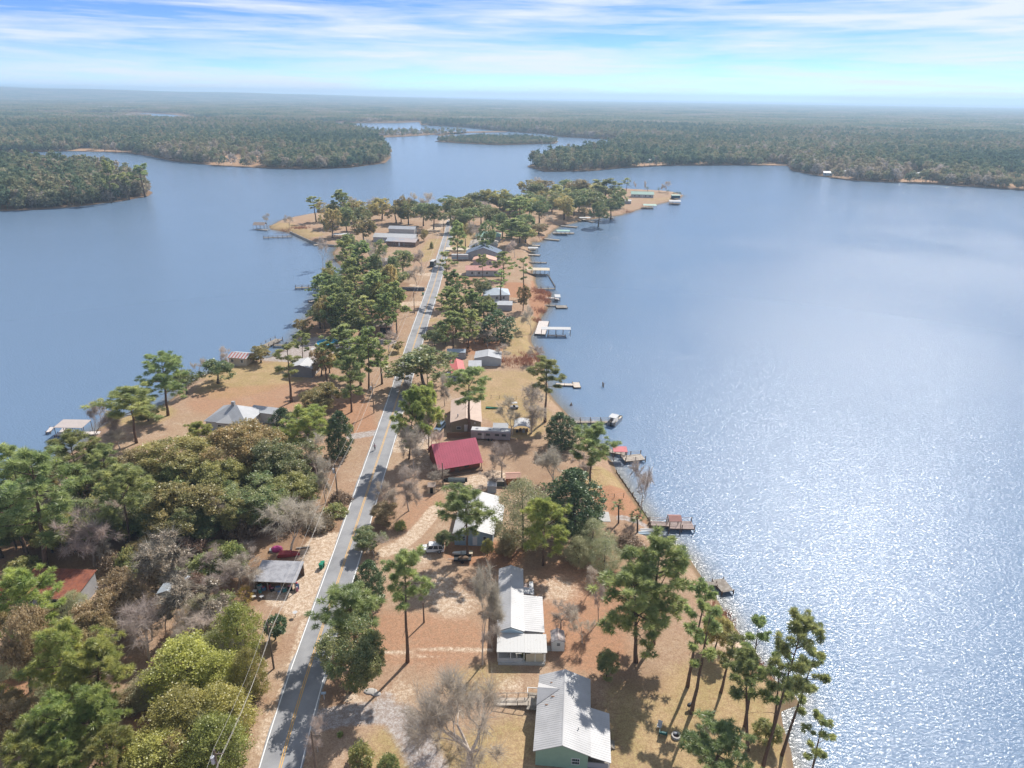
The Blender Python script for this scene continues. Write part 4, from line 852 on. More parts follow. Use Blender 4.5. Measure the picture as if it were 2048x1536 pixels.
def scatter(name, P, scl, rot, idx, protos, pick):
    me = bpy.data.meshes.new(name); me.vertices.add(len(P)); me.vertices.foreach_set('co', np.asarray(P, np.float32).ravel())
    for nm, tp, v in (('scl', 'FLOAT', scl.astype(np.float32)), ('rot', 'FLOAT', rot.astype(np.float32)), ('idx', 'INT', idx.astype(np.int32)), ('hue_pick', 'FLOAT', pick.astype(np.float32))):
        a = me.attributes.new(nm, tp, 'POINT'); a.data.foreach_set('value', v)
    o = link(name, me, kind='stuff')
    ng = bpy.data.node_groups.new(name, 'GeometryNodeTree'); ng.interface.new_socket('Geometry', in_out='INPUT', socket_type='NodeSocketGeometry'); ng.interface.new_socket('Geometry', in_out='OUTPUT', socket_type='NodeSocketGeometry')
    gi, go = ng.nodes.new('NodeGroupInput'), ng.nodes.new('NodeGroupOutput'); jn = ng.nodes.new('GeometryNodeJoinGeometry')
    def named(nm, tp):
        n = ng.nodes.new('GeometryNodeInputNamedAttribute'); n.data_type = tp; n.inputs['Name'].default_value = nm; return n.outputs['Attribute']
    A_s, A_r, A_i = named('scl', 'FLOAT'), named('rot', 'FLOAT'), named('idx', 'INT')
    cx = ng.nodes.new('ShaderNodeCombineXYZ'); ng.links.new(A_r, cx.inputs['Z'])
    for k, p in enumerate(protos):
        ob = ng.nodes.new('GeometryNodeObjectInfo'); ob.inputs['Object'].default_value = p; ob.inputs['As Instance'].default_value = False
        ip = ng.nodes.new('GeometryNodeInstanceOnPoints'); cmp = ng.nodes.new('FunctionNodeCompare'); cmp.data_type = 'INT'; cmp.operation = 'EQUAL'; cmp.inputs['B'].default_value = k
        i_in = [s for s in cmp.inputs if s.type == 'INT']; i_in[1].default_value = k; ng.links.new(A_i, i_in[0])
        ng.links.new(gi.outputs[0], ip.inputs['Points']); ng.links.new(cmp.outputs[0], ip.inputs['Selection']); ng.links.new(ob.outputs['Geometry'], ip.inputs['Instance']); ng.links.new(cx.outputs[0], ip.inputs['Rotation']); ng.links.new(A_s, ip.inputs['Scale'])
        ng.links.new(ip.outputs[0], jn.inputs[0])
    ng.links.new(jn.outputs[0], go.inputs[0])
    md = o.modifiers.new('scatter', 'NODES'); md.node_group = ng; return o
def jgrid(x0, x1, y0, y1, s):
    X, Y = np.meshgrid(np.arange(x0, x1, s), np.arange(y0, y1, s)); P = np.stack([X.ravel(), Y.ravel()], 1); return P + RNG.uniform(-.48, .48, P.shape) * s
CLEAR = BANKS[:5] + [gp(p) for p in ([(1640, 351), (1650, 345), (1700, 347), (1705, 358)], [(1262, 330), (1280, 322), (1330, 322), (1330, 330)], [(620, 300), (630, 293), (645, 293), (640, 300)])]
HOUSEPX = [(500, 300), (448, 303), (645, 297), (1655, 352), (1695, 350), (1832, 354), (1988, 362), (1296, 326), (1410, 322), (168, 296), (1540, 316), (312, 258), (1845, 240), (1170, 266)]
HC = np.array([G(*p)[:2] for p in HOUSEPX])
def wood(name, poly, s, rmax=2300, thin=None, size=1.):
    poly = np.asarray(poly); x0, y0 = poly.min(0); x1, y1 = poly.max(0)
    P = jgrid(max(x0, -1750), min(x1, 1800), max(y0, 250), min(y1, rmax), s); r = np.hypot(*P.T); az = np.degrees(np.arctan2(P[:, 0], P[:, 1]))
    P = P[(r < rmax) & (np.abs(az) < 44)]; P = P[inpoly(P, poly)]
    d = np.abs(polydist(P, poly)); P = P[(d > 1.5)]
    for c in CLEAR: P = P[~(inpoly(P, c) & (RNG.uniform(size=len(P)) < .93))]
    for c in HC: P = P[~((np.hypot(P[:, 0] - c[0], P[:, 1] - c[1]) < 9) | ((np.abs(P[:, 0] - c[0] * (P[:, 1] / c[1])) < 7) & (P[:, 1] < c[1]) & (P[:, 1] > c[1] - 32)))]
    if thin: P = P[RNG.uniform(size=len(P)) < thin]
    n = len(P); ck = .5 + .5 * np.sin(P[:, 0] / 90. + 2 * np.sin(P[:, 1] / 130.)); idx = np.where(RNG.uniform(size=n) < .18 + .35 * ck, RNG.integers(3, 5, n), RNG.integers(0, 3, n))
    return scatter(name, np.c_[P, np.full(n, .6)], RNG.uniform(.72, 1.25, n) * size, RNG.uniform(0, 6.28, n), idx, FP, np.clip(RNG.normal(.5, .26, n) - .22 * (idx > 2), 0, 1))
wood('left_point_wood', WOODL, 5.6)
wood('left_shore_wood', LEFTL, 7.2)
wood('far_shore_wood', BACK, 7.4)
wood('island_wood', ISLE, 5.0, size=.5)
wood('camp_trees', CAMP, 11, 3000, .4, .7)
P = jgrid(-9500, 9500, 1500, 12600, 58.); r = np.hypot(*P.T); az = np.degrees(np.arctan2(P[:, 0], P[:, 1]))
P = P[(r > 2290) & (r < 12900) & (np.abs(az) < 43)]; P = P[(inpoly(P, np.asarray(BACK)) & (np.abs(polydist(P, np.asarray(BACK))) > 30)) | (inpoly(P, np.asarray(LEFTL)) & (np.abs(polydist(P, np.asarray(LEFTL))) > 34))]
n = len(P); print('patches', n)
scatter('distant_forest', np.c_[P, ridge_h(P[:, 0], P[:, 1]) + .5], RNG.uniform(.85, 1.2, n), RNG.uniform(0, 6.28, n), RNG.integers(0, 3, n), PP, np.clip(RNG.normal(.42, .14, n), 0, 1))
# ------------------------------------------------------------------ buildings
WHT = mat('white_metal_roof', (.48, .475, .475), .5, .12, .35, spec=.4)
WHT2 = mat('leafy_white_roof', (.52, .515, .50), .6, rgb2=(.25, .17, .12), scale=1.4, lo=.24, hi=.36)
GRYR = mat('pale_grey_roof', (.40, .41, .43), .6, .1, .5)
BLUR = mat('pale_blue_roof', (.40, .46, .53), .6, .1, .5)
DBLR = mat('dark_blue_shingle_roof', (.13, .17, .24), .8, .1, 1.5)
PNKR = mat('faded_pink_roof', (.55, .28, .23), .7, .1, .6)
REDR = mat('red_metal_roof', (.64, .15, .20), .5, .08, .5, spec=.4)
CORR = mat('coral_red_roof', (.62, .17, .16), .6, .08, .6)
TANR = mat('tan_roof', (.52, .40, .33), .8, .08, .5)
GRNR = mat('pale_green_roof', (.27, .44, .36), .6, .1, .5)
RUST = mat('rusted_iron_roof', (.27, .095, .055), .9, rgb2=(.15, .055, .04), scale=1.0, lo=.35, hi=.6)
ORGT = mat('orange_tarp', (.62, .15, .07), .6, .1, .8)
GALV = mat('weathered_galvanised_roof', (.36, .36, .38), .55, rgb2=(.26, .26, .28), scale=.9, lo=.35, hi=.55, metal=.2)
STRP = mat('red_stripe_roof', (.42, .10, .085), .7, .1, 1)
WALW = mat('white_siding', (.48, .48, .48), .7, .05, .8)
WALG = mat('green_siding', (.30, .44, .32), .7, .06, .8)
WALB = mat('pale_blue_siding', (.32, .42, .50), .7, .08, .8)
WALT = mat('olive_tan_siding', (.27, .23, .16), .8, .08, .8)
WALGY = mat('grey_siding', (.36, .36, .37), .8, .08, .8)
WALR = mat('red_brown_siding', (.27, .09, .06), .8, .1, .8)
WALBR = mat('brown_board_siding', (.20, .13, .09), .85, .12, 1.2)
WALC = mat('cream_siding', (.55, .47, .35), .8, .06, .8)
GLASS = mat('dark_window_glass', (.03, .04, .05), .12, .1, 1, spec=.6)
DARKI = mat('painted_interior_shade', (.02, .02, .022), .9, .1, 1)  # near-black: the shade inside openings is put into this colour
WOODG = mat('weathered_grey_wood', (.33, .30, .26), .9, rgb2=(.22, .19, .16), scale=1.3)
WOODP = mat('pale_deck_wood', (.50, .44, .37), .9, rgb2=(.36, .31, .26), scale=1.3)
WOODB = mat('brown_wood', (.20, .13, .085), .9, .15, 1.5)
WOODR = mat('reddish_deck_wood', (.38, .30, .27), .9, .12, 1.2)
TRIM = mat('white_trim', (.66, .66, .65), .6, .04, 1)
CONC = mat('pale_concrete', (.47, .46, .44), .9, .1, .6)
BLKM = mat('black_plastic', (.025, .025, .028), .6, .1, 1)
STEEL = mat('grey_steel', (.38, .39, .40), .45, .08, 1, metal=.5)
TYRE = mat('tyre_rubber', (.02, .02, .02), .9, .1, 1)
POLEW = mat('pole_wood', (.20, .155, .12), .9, .15, 2)
def frame(NL, NR, FL, ze):
    a, b, c = (G(*p, LAND + ze) for p in (NL, NR, FL)); x = (b - a)[:2]; w_ = np.hypot(*x); x = x / w_; y = np.array([-x[1], x[0]]); l_ = (c - a)[:2] @ y
    cc = a[:2] + x * w_ / 2 + y * l_ / 2; return cc, w_, l_, math.atan2(x[1], x[0])
def window(par, w_, l_, side, u, z, ww=.9, wh=1.1, pane=True, name='window'):
    """frame with a pane; side S faces the near end, N the far end, W left, E right"""
    b = MB(); t = .06; hw = ww / 2
    for x0, x1, z0, z1 in ((-hw - t, hw + t, z - wh / 2 - t, z - wh / 2), (-hw - t, hw + t, z + wh / 2, z + wh / 2 + t), (-hw - t, -hw, z - wh / 2, z + wh / 2), (hw, hw + t, z - wh / 2, z + wh / 2), (-hw, hw, z - .025, z + .025)): b.box(x0, x1, -.06, .03, z0, z1)
    rz, loc = {'S': (0, (u, -l_ / 2, 0)), 'N': (math.pi, (u, l_ / 2, 0)), 'W': (-math.pi / 2, (-w_ / 2, u, 0)), 'E': (math.pi / 2, (w_ / 2, u, 0))}[side]
    o = b.build(name, TRIM, par, loc=loc, rz=rz); MB().box(-hw, hw, -.022, .02, z - wh / 2, z + wh / 2).build('pane', GLASS, o); return o
def door(par, w_, l_, side, u, ww=.95, wh=2.05, m=None, z0=.15):
    rz, loc = {'S': (0, (u, -l_ / 2, 0)), 'N': (math.pi, (u, l_ / 2, 0)), 'W': (-math.pi / 2, (-w_ / 2, u, 0)), 'E': (math.pi / 2, (w_ / 2, u, 0))}[side]
    o = MB().box(-ww / 2, ww / 2, -.05, .03, z0, z0 + wh).build('door', m or TRIM, par, loc=loc, rz=rz); MB().box(ww / 2 - .14, ww / 2 - .08, -.11, -.055, z0 + .95, z0 + 1.03).build('handle', STEEL, o); return o
def ribs_on(par, quad, sp, m, along='uv', hgt=.02, wd=.05, name='roof_ribs'):
    """standing ribs from eave to ridge over one slope: quad = eave a, eave b, ridge b, ridge a"""
    a, b_, c, d = [np.array(p, float) for p in quad]; n = np.cross(b_ - a, d - a); n /= np.linalg.norm(n); k = max(2, int(np.linalg.norm(b_ - a) / sp)); e = (b_ - a) / np.linalg.norm(b_ - a) * wd / 2; mb = MB()
    for i in range(1, k):
        f = i / k; p, q = a + (b_ - a) * f, d + (c - d) * f
        mb.add([p - e, p + e, q + e, q - e, p - e * .5 + n * hgt, p + e * .5 + n * hgt, q + e * .5 + n * hgt, q - e * .5 + n * hgt], [(4, 5, 6, 7), (0, 1, 5, 4), (1, 2, 6, 5), (2, 3, 7, 6), (3, 0, 4, 7)])
    return mb.build(name, m, par, kind='stuff')
def house(name, label, cat, fr, ze, rise, axis='y', wm=WALW, rm=WHT, over=.3, wins=(), doors=(), ribs=0, posts=0, group=None, base=.0, cap=True, shed=None, battens=0, floor=False):
    cc, w_, l_, yaw = fr; r = thing(name, label, cat, (cc[0], cc[1], LAND), yaw, group)
    W, L_ = w_, l_; iw, il = w_ - 2 * over, l_ - 2 * over
    if posts:
        nx, ny = (2, posts) if axis == 'y' else (posts, 2)
        for i in range(nx):
            for j in range(ny):
                x = -iw / 2 + iw * i / (nx - 1); y = -il / 2 + il * j / (ny - 1); zt = ze
                if shed: zt = ze + rise * ((x + w_ / 2) / w_ if shed == 'E' else (y + l_ / 2) / l_)
                MB().box(x - .07, x + .07, y - .07, y + .07, -.1, zt + .02).build('post', WOODG if posts < 9 else TRIM, r)
        if floor: MB().box(-iw / 2, iw / 2, -il / 2, il / 2, .0, .1).build('floor_slab', CONC, r)
    else:
        b = MB()
        if shed == 'N': b.prism([(-il / 2, -.2), (il / 2, -.2), (il / 2, ze + rise * (1 - over / l_)), (-il / 2, ze + rise * over / l_)], -iw / 2, iw / 2, 'x')
        elif shed == 'E': b.prism([(-iw / 2, -.2), (iw / 2, -.2), (iw / 2, ze + rise * (1 - over / w_)), (-iw / 2, ze + rise * over / w_)], -il / 2, il / 2, 'y')
        elif axis == 'y': s_ = rise * (iw / w_); b.prism([(-iw / 2, -.2), (iw / 2, -.2), (iw / 2, ze + rise - s_ - .02), (0, ze + rise - .02), (-iw / 2, ze + rise - s_ - .02)], -il / 2, il / 2, 'y')
        elif axis == 'x': s_ = rise * (il / l_); b.prism([(-il / 2, -.2), (il / 2, -.2), (il / 2, ze + rise - s_ - .02), (0, ze + rise - .02), (-il / 2, ze + rise - s_ - .02)], -iw / 2, iw / 2, 'x')
        else: b.box(-iw / 2, iw / 2, -il / 2, il / 2, -.2, ze)
        wl = b.build('wall', wm, r)
        if battens:
            mb = MB()
            for u in np.arange(-iw / 2 + battens, iw / 2, battens): mb.box(u - .025, u + .025, -il / 2 - .03, -il / 2 - .002, 0, ze + (rise * (1 - abs(u) / (w_ / 2)) if axis == 'y' and not shed else 0) - .06)
            mb.build('siding_battens', wm, wl, kind='stuff')
    th = .10; E = ze; hw, hl = w_ / 2, l_ / 2
    if shed == 'N': quads = [[(-hw, -hl, E + .06), (hw, -hl, E + .06), (hw, hl, E + rise + .06), (-hw, hl, E + rise + .06)]]
    elif shed == 'E': quads = [[(-hw, hl, E + .06), (-hw, -hl, E + .06), (hw, -hl, E + rise + .06), (hw, hl, E + rise + .06)]]
    elif axis == 'y': quads = [[(-hw, hl, E), (-hw, -hl, E), (0, -hl, E + rise), (0, hl, E + rise)], [(hw, -hl, E), (hw, hl, E), (0, hl, E + rise), (0, -hl, E + rise)]]
    elif axis == 'x': quads = [[(-hw, -hl, E), (hw, -hl, E), (hw, 0, E + rise), (-hw, 0, E + rise)], [(hw, hl, E), (-hw, hl, E), (-hw, 0, E + rise), (hw, 0, E + rise)]]
    elif axis == 'hip':
        a = max(0, hl - hw) if hl > hw else 0; bx = max(0, hw - hl); A, B = ((0, -a, E + rise), (0, a, E + rise)) if hl > hw else ((-bx, 0, E + rise), (bx, 0, E + rise))
        if hl > hw: quads = [[(-hw, hl, E), (-hw, -hl, E), A, B], [(hw, -hl, E), (hw, hl, E), B, A], [(-hw, -hl, E), (hw, -hl, E), A], [(hw, hl, E), (-hw, hl, E), B]]
        else: quads = [[(-hw, -hl, E), (hw, -hl, E), B, A], [(hw, hl, E), (-hw, hl, E), A, B], [(-hw, hl, E), (-hw, -hl, E), A], [(hw, -hl, E), (hw, hl, E), B]]
    else: quads = [[(-hw, -hl, E + .1), (hw, -hl, E + .1), (hw, hl, E + .1), (-hw, hl, E + .1)]]
    b = MB()
    for q in quads: b.slab(q, th)
    ro = b.build('roof', rm, r)
    if ribs:
        for q in quads[:2]:
            if len(q) == 4: ribs_on(ro, q, ribs, rm)
    if cap and not shed and axis in 'xy':
        c = MB(); p = [(-.16, E + rise - .035), (0, E + rise + .05), (.16, E + rise - .035), (0, E + rise + .005)]
        c.prism(p, -(hl if axis == 'y' else hw) - .01, (hl if axis == 'y' else hw) + .01, axis); c.build('ridge_cap', rm, ro)
    for q in wins: window(r, iw, il, *q)
    for q in doors: door(r, iw, il, *q)
    return r, iw, il
def part_box(r, name, m, x0, x1, y0, y1, z0, z1): return MB().box(x0, x1, y0, y1, z0, z1).build(name, m, r)

# the white roofed house with green walls in the foreground
fr = frame((1066, 1502), (1182, 1513), (1081, 1350), 3.0)
r, iw, il = house('green_house', 'green sided house with ribbed white metal roof at the bottom of the photo', 'house', fr, 3.0, 1.55, 'y', WALG, WHT, .35, wins=[('W', -3, 1.5), ('W', 2.6, 1.5), ('S', 1.9, 1.4, 1.0, 1.0)], doors=[('W', .4)], ribs=.36, battens=.30)
hw, hl = fr[1] / 2, fr[2] / 2
y0, y1 = -hl, -hl + 8.2; q = [(hw + 2.75, y0 - .02, 2.15), (hw + 2.75, y1, 2.15), (hw - .02, y1, 2.97), (hw - .02, y0 - .02, 2.97)]
pr = MB().slab(q, .09).build('porch_roof', WHT, r); ribs_on(pr, q, .36, WHT)
for k in range(4): part_box(r, 'porch_post', TRIM, hw + 2.5, hw + 2.62, y0 + .3 + k * 2.5, y0 + .42 + k * 2.5, 0, 2.15)
part_box(r, 'porch_floor', WOODG, hw - .34, hw + 2.6, y0 + .2, y1 - .1, .0, .35)
part_box(r, 'porch_wall', WALGY, hw - .34, hw + 2.45, y0 + .5, y0 + .62, .35, 1.25)
# cross gable on the left slope
yc, gw, xr = 3.1, 2.1, -hw * .18; zr = 3.0 + 1.55 * (1 - abs(xr) / hw); ex = -hw - .02
g = MB(); zg = zr + .03
g.slab([(ex, yc - gw, 3.0 + .03), (ex, yc, zg - .1), (xr, yc, zg), (ex + .02, yc - gw, 3.06)], .05)
g.slab([(ex, yc, zg - .1), (ex, yc + gw, 3.03), (ex + .02, yc + gw, 3.06), (xr, yc, zg)], .05)
gb = MB().add([(ex + .05, yc - gw, 2.98), (ex + .05, yc + gw, 2.98), (ex + .05, yc, zg - .14), (xr, yc, zg - .05)], [(0, 1, 2), (0, 2, 3), (1, 3, 2), (0, 3, 1)]); gb.build('gable_wall', WALG, r)
g.build('cross_gable_roof', WHT, r)
for sx, wd in ((-1, -.34),): pass
for k, (x, y, sx, sy) in enumerate(((-hw * .62, yc - gw - .35, .34, .10), (-hw * .40, yc - 1.15, .42, .12), (-hw * .5, yc + gw * .75, .22, .10))):
    MB().ell((x, y, 3.0 + 1.55 * (1 - abs(x) / hw) + .03), (sx, sy, .06), 8, 5).build('leaf_pile', mat('dead_leaves', (.30, .17, .10), .95), r)
for x, y in ((hw * .35, 2.0), (hw * .55, -3.2)): MB().tube([(x, y, 3.0 + 1.55 * (1 - x / hw) - .05), (x, y, 3.0 + 1.55 * (1 - x / hw) + .45)], .06, 8).build('vent_pipe', STEEL, r)
# side steps on the right wall and the railed entry ramp on the left
for k in range(3): part_box(r, 'back_step', WOODG, hw + 2.62 + k * .3, hw + 2.92 + k * .3, y1 - 4.2, y1 - 2.9, 0, .5 - k * .15)
rm_ = thing('entry_ramp', 'long weathered board ramp and landing leading to the green house', 'ramp', (*G(988, 1404)[:2], LAND), math.radians(-4))
mbp = MB(); Lr = 7.2
for k in range(int(Lr / .16)): 
    x = k * .16; z = .05 + .55 * min(1, x / 5.2); mbp.box(x + .01, x + .15, -.72 + RNG.normal(0, .015), .72 + RNG.normal(0, .015), z, z + .045)
mbp.build('ramp_boards', WOODP, rm_, kind='stuff')
for k in range(16):
    x = 5.0 + (k % 8) * .28
    MB().box(x + .01, x + .265, .74 if k < 8 else -1.5, 1.75 if k < 8 else -.74, .58, .63).build('landing_board', WOODG, rm_)
for x in (0.2, 1.9, 3.6, 5.2, 7.1): 
    for y in (-.75, .75): MB().box(x - .05, x + .05, y - .05, y + .05, -.1, 1.0 + .55 * min(1, x / 5.2)).build('rail_post', WOODG, rm_)
for y in (-.75, .75): MB().slab([(0.2, y - .05, .98), (0.2, y + .05, .98), (5.2, y + .05, 1.53), (5.2, y - .05, 1.53)], .05).build('rail', WOODG, rm_)
MB().box(5.0, 7.2, 1.85, 1.95, 1.35, 1.45).build('rail', TRIM, rm_); MB().box(4.95, 5.05, .78, 1.95, 1.35, 1.45).build('rail', TRIM, rm_)

# the long white home on the lot
fr = frame((993, 1262), (1048, 1263), (990, 1137), 3.0)
fr = (fr[0], fr[1], fr[2], math.radians(0.2)); r, iw, il = house('long_white_home', 'long narrow white home with leaf strewn metal roofs on the lot', 'house', fr, 3.0, .85, 'y', WALW, WHT, .22, wins=[('W', -5, 1.7), ('W', -1, 1.7), ('W', 3.5, 1.7), ('E', 6.5, 1.7)], doors=[('W', -3)], ribs=.45)
w2, l2 = fr[1] / 2, fr[2] / 2
def flat_roof(r, nm, x0, x1, y0, y1, z0, z1, m, ribs=None, ax='x'):
    q = [(x0, y0, z0), (x1, y0, z0), (x1, y1, z1), (x0, y1, z1)] if ax == 'y' else [(x1, y0, z0), (x1, y1, z0), (x0, y1, z1), (x0, y0, z1)]
    o = MB().slab(q, .08).build(nm, m, r)
    if ribs: ribs_on(o, q, ribs, m)
    return o
flat_roof(r, 'side_roof', w2 - .05, w2 + 3.35, -l2 + .3, -l2 + 9.3, 2.55, 2.92, WHT, .5)
part_box(r, 'side_room_wall', WALW, w2 - .3, w2 + 3.1, -l2 + .6, -l2 + 9.0, -.1, 2.5)
flat_roof(r, 'back_porch_roof', w2 - .05, w2 + 1.9, -l2 + 9.9, -l2 + 11.6, 2.5, 2.8, WHT)
dk = part_box(r, 'deck', WOODR, w2 - .15, w2 + 1.8, -l2 + 9.7, -l2 + 15.6, .35, .5)
for yy in (10, 12.7, 15.4): part_box(r, 'deck_post', WOODG, w2 + 1.66, w2 + 1.78, -l2 + yy - .06, -l2 + yy + .06, -.1, 2.5 if yy < 12 else 1.4)
part_box(r, 'deck_cover', TRIM, w2 + 1.1, w2 + 1.85, -l2 + 11.9, -l2 + 14.9, 1.35, 1.42)
flat_roof(r, 'front_porch_roof', -w2 + .05, w2 - .02, -l2 - 4.0, -l2 - .12, 2.35, 2.75, WHT2, .5, 'y')
flat_roof(r, 'front_side_roof', w2, w2 + 3.6, -l2 - 4.0, -l2 - .15, 2.3, 2.62, WHT2, .5, 'y')
part_box(r, 'porch_floor', CONC, -w2 + .3, w2 + 3.3, -l2 - 4.4, -l2 - .1, 0, .3)
part_box(r, 'porch_rail', WALW, -w2 + .4, w2 - .3, -l2 - 4.05, -l2 - 3.95, .3, 1.1)
part_box(r, 'porch_wall', WALC, w2 + .2, w2 + 3.1, -l2 - 3.9, -l2 - 3.75, .3, 1.9)
for xx in (-w2 + .25, 0, w2 - .1, w2 + 1.7, w2 + 3.35): part_box(r, 'porch_post', TRIM, xx - .06, xx + .06, -l2 - 3.95, -l2 - 3.83, .3, 2.3)
MB().add([(-w2 + .2, -l2 - .26, 2.98), (w2 - .2, -l2 - .26, 2.98), (0, -l2 - .26, 3.78), (-w2 + .2, -l2 - .32, 2.98), (w2 - .2, -l2 - .32, 2.98), (0, -l2 - .32, 3.78)], [(0, 1, 2), (5, 4, 3), (0, 3, 4, 1), (1, 4, 5, 2), (2, 5, 3, 0)]).build('gable_panel', WALB, r)
fr = frame((1101, 1283), (1131, 1284), (1099, 1262), 2.0); fr = (fr[0], 2.35, 2.7, math.radians(1))
r, iw, il = house('garden_shed', 'small white garden shed with one window beside the long white home', 'shed', fr, 2.0, .6, 'y', mat('bright_white_siding', (.72, .72, .72), .7, .04, .8), mat('blotchy_shed_roof', (.50, .46, .44), .8, rgb2=(.33, .27, .25), scale=.9), .12, wins=[('S', .05, 1.45, .5, .5)], doors=[('E', .2, .9, 1.7)])
part_box(r, 'step', CONC, -2.0, -1.15, -1.2, -.2, -.05, .2)

# the pale blue house behind the pine
fr = frame((903, 1066), (986, 1071), (906, 988), 3.0)
fr = (fr[0], fr[1], fr[2], math.radians(-3)); r, iw, il = house('pale_blue_house', 'pale blue house with wide white roof behind a pine beside the white car', 'house', fr, 3.0, 1.1, 'y', WALB, WHT, .35, wins=[('S', 2.3, 1.7, .6, 1.2), ('S', -2.2, 1.7, 1.0, 1.1), ('W', -2, 1.6), ('W', 3, 1.6), ('E', 0, 1.6)], doors=[('S', .3), ('W', .6)], ribs=.5, battens=.4)
flat_roof(r, 'side_roof', fr[1] / 2 - .05, fr[1] / 2 + 1.3, fr[2] / 2 - 9, fr[2] / 2 - 2.5, 2.3, 2.8, WHT); part_box(r, 'side_room_wall', WALW, fr[1] / 2 - .36, fr[1] / 2 + 1.1, fr[2] / 2 - 8.7, fr[2] / 2 - 2.8, -.1, 2.3)
r, iw, il = house('tool_hut', 'tiny white roofed hut at the far corner of the pale blue house', 'hut', (G(984, 982)[:2], 2.2, 2.0, 0.), 1.8, .3, 'x', WALGY, WHT, .1, shed='N')
# big red A frame roof
A_, B_, C_, D_ = G(876, 940, LAND + 2.0), G(966, 925, LAND + 2.0), G(958, 882, LAND + 6.4), G(866, 896, LAND + 6.4)
mid = (A_ + B_) / 2; yaw = math.atan2((B_ - A_)[1], (B_ - A_)[0]); ln = np.linalg.norm((B_ - A_)[:2]); run = 5.4
r = thing('red_roofed_house', 'steep roofed house with one big plain red metal slope facing the road bend', 'house', (mid[0], mid[1], LAND), yaw)
q = [(-ln / 2, 0, 2.0), (ln / 2, 0, 2.0), (ln / 2 - .1, run, 6.3), (-ln / 2 - .1, run, 6.3)]; ro = MB().slab(q, .1).build('front_roof', REDR, r); ribs_on(ro, q, .6, REDR, hgt=.03)
q = [(ln / 2 - .1, 2 * run, 2.0), (-ln / 2 - .1, 2 * run, 2.0), (-ln / 2 - .1, run, 6.3), (ln / 2 - .1, run, 6.3)]; MB().slab(q, .1).build('back_roof', REDR, r)
MB().prism([(.9, -.1), (2 * run - .9, -.1), (2 * run - .9, 2.4), (run, 6.0), (.9, 2.4)], -ln / 2 + .4, ln / 2 - .5, 'x').build('wall', WALR, r)
part_box(r, 'porch_floor', WOODB, -ln / 2 + .2, ln / 2 - .2, -.6, .95, 0, .4)
for k in range(5): part_box(r, 'porch_post', WOODB, -ln / 2 + .3 + k * (ln - .6) / 4 - .06, -ln / 2 + .3 + k * (ln - .6) / 4 + .06, .15, .27, .4, 2.0)
MB().box(-1.2, -.2, .84, .88, .45, 2.0).build('door', WALBR, r); MB().box(1.2, 2.3, .84, .88, 1.0, 2.0).build('window', GLASS, r)
# tan house
fr = frame((900, 845), (964, 844), (897, 800), 3.0)
r, iw, il = house('tan_house', 'long house with tan roof and olive gable wall behind the tall pine', 'house', fr, 3.0, 1.25, 'y', WALT, TANR, .3, wins=[('S', -2.0, 1.2, 1.1, .8), ('E', 2, 1.6), ('W', 3, 1.6)], doors=[('S', .3, 1.6, 2.0)])
MB().ell((2.4, -il / 2 - .03, 2.6), (.18, .05, .18), 10, 6).build('gable_vent', TRIM, r)
MB().tube([(-2.2, -5.2, 3.5), (-2.2, -5.2, 4.4)], .16, 8).build('flue_pipe', STEEL, r)
fn = thing('board_fence', 'brown board fence along the near end of the tan house', 'fence', (*G(894, 877)[:2], LAND), math.atan2(*(G(949, 875) - G(894, 877))[1::-1]))
for k in range(48): MB().box(k * .155, k * .155 + .14, 0, .03, 0, 1.75 + RNG.normal(0, .02)).build('picket', WOODB, fn) if k < 1 else None
pk = fn.children[0] if fn.children else [o for o in COL.objects if o.parent == fn][0]
for k in range(1, 48): link('picket', pk.data, fn, (k * .155, 0, 0))
for z in (.4, 1.4): MB().box(0, 7.45, .035, .08, z, z + .09).build('rail', WOODB, fn)
# travel trailer
c0, c1 = G(943, 876), G(1021, 880); ln = np.linalg.norm(c1 - c0); yaw = math.atan2((c1 - c0)[1], (c1 - c0)[0])
tr = thing('travel_trailer', 'long travel trailer with white top and grey sides behind the big red roof', 'trailer', (*((c0 + c1) / 2)[:2], LAND), yaw)
MB().prism([(-1.2, .55), (1.2, .55), (1.25, 2.6), (1.05, 2.85), (-1.05, 2.85), (-1.25, 2.6)], -ln / 2, ln / 2, 'x').build('body', mat('trailer_grey', (.33, .31, .33), .6, .1, .8), tr)
MB().box(-ln / 2 + .1, ln / 2 - .1, -1.06, 1.06, 2.855, 2.93).build('roof', WALW, tr)
for x in (-ln / 2 + 1.2, -.6, 2.5): MB().box(x, x + .7, -.35, .35, 2.935, 3.1).build('roof_vent', GALV, tr)
for x in (-3.4, -1.2, 1.2, 3.0): MB().box(x, x + 1.1, -1.29, -1.25, 1.6, 2.2).build('window', GLASS, tr)
MB().box(-2.4, -1.7, -1.28, -1.24, .6, 2.4).build('door', WALW, tr)
for x in (-.6, .4):
    for y in (-1.15, 1.15):
        wl = MB().tube([(x, y - .12, .36), (x, y + .12, .36)], .36, 12).build('wheel', TYRE, tr)
MB().box(ln / 2, ln / 2 + 1.4, -.06, .06, .5, .62).build('hitch', STEEL, tr)
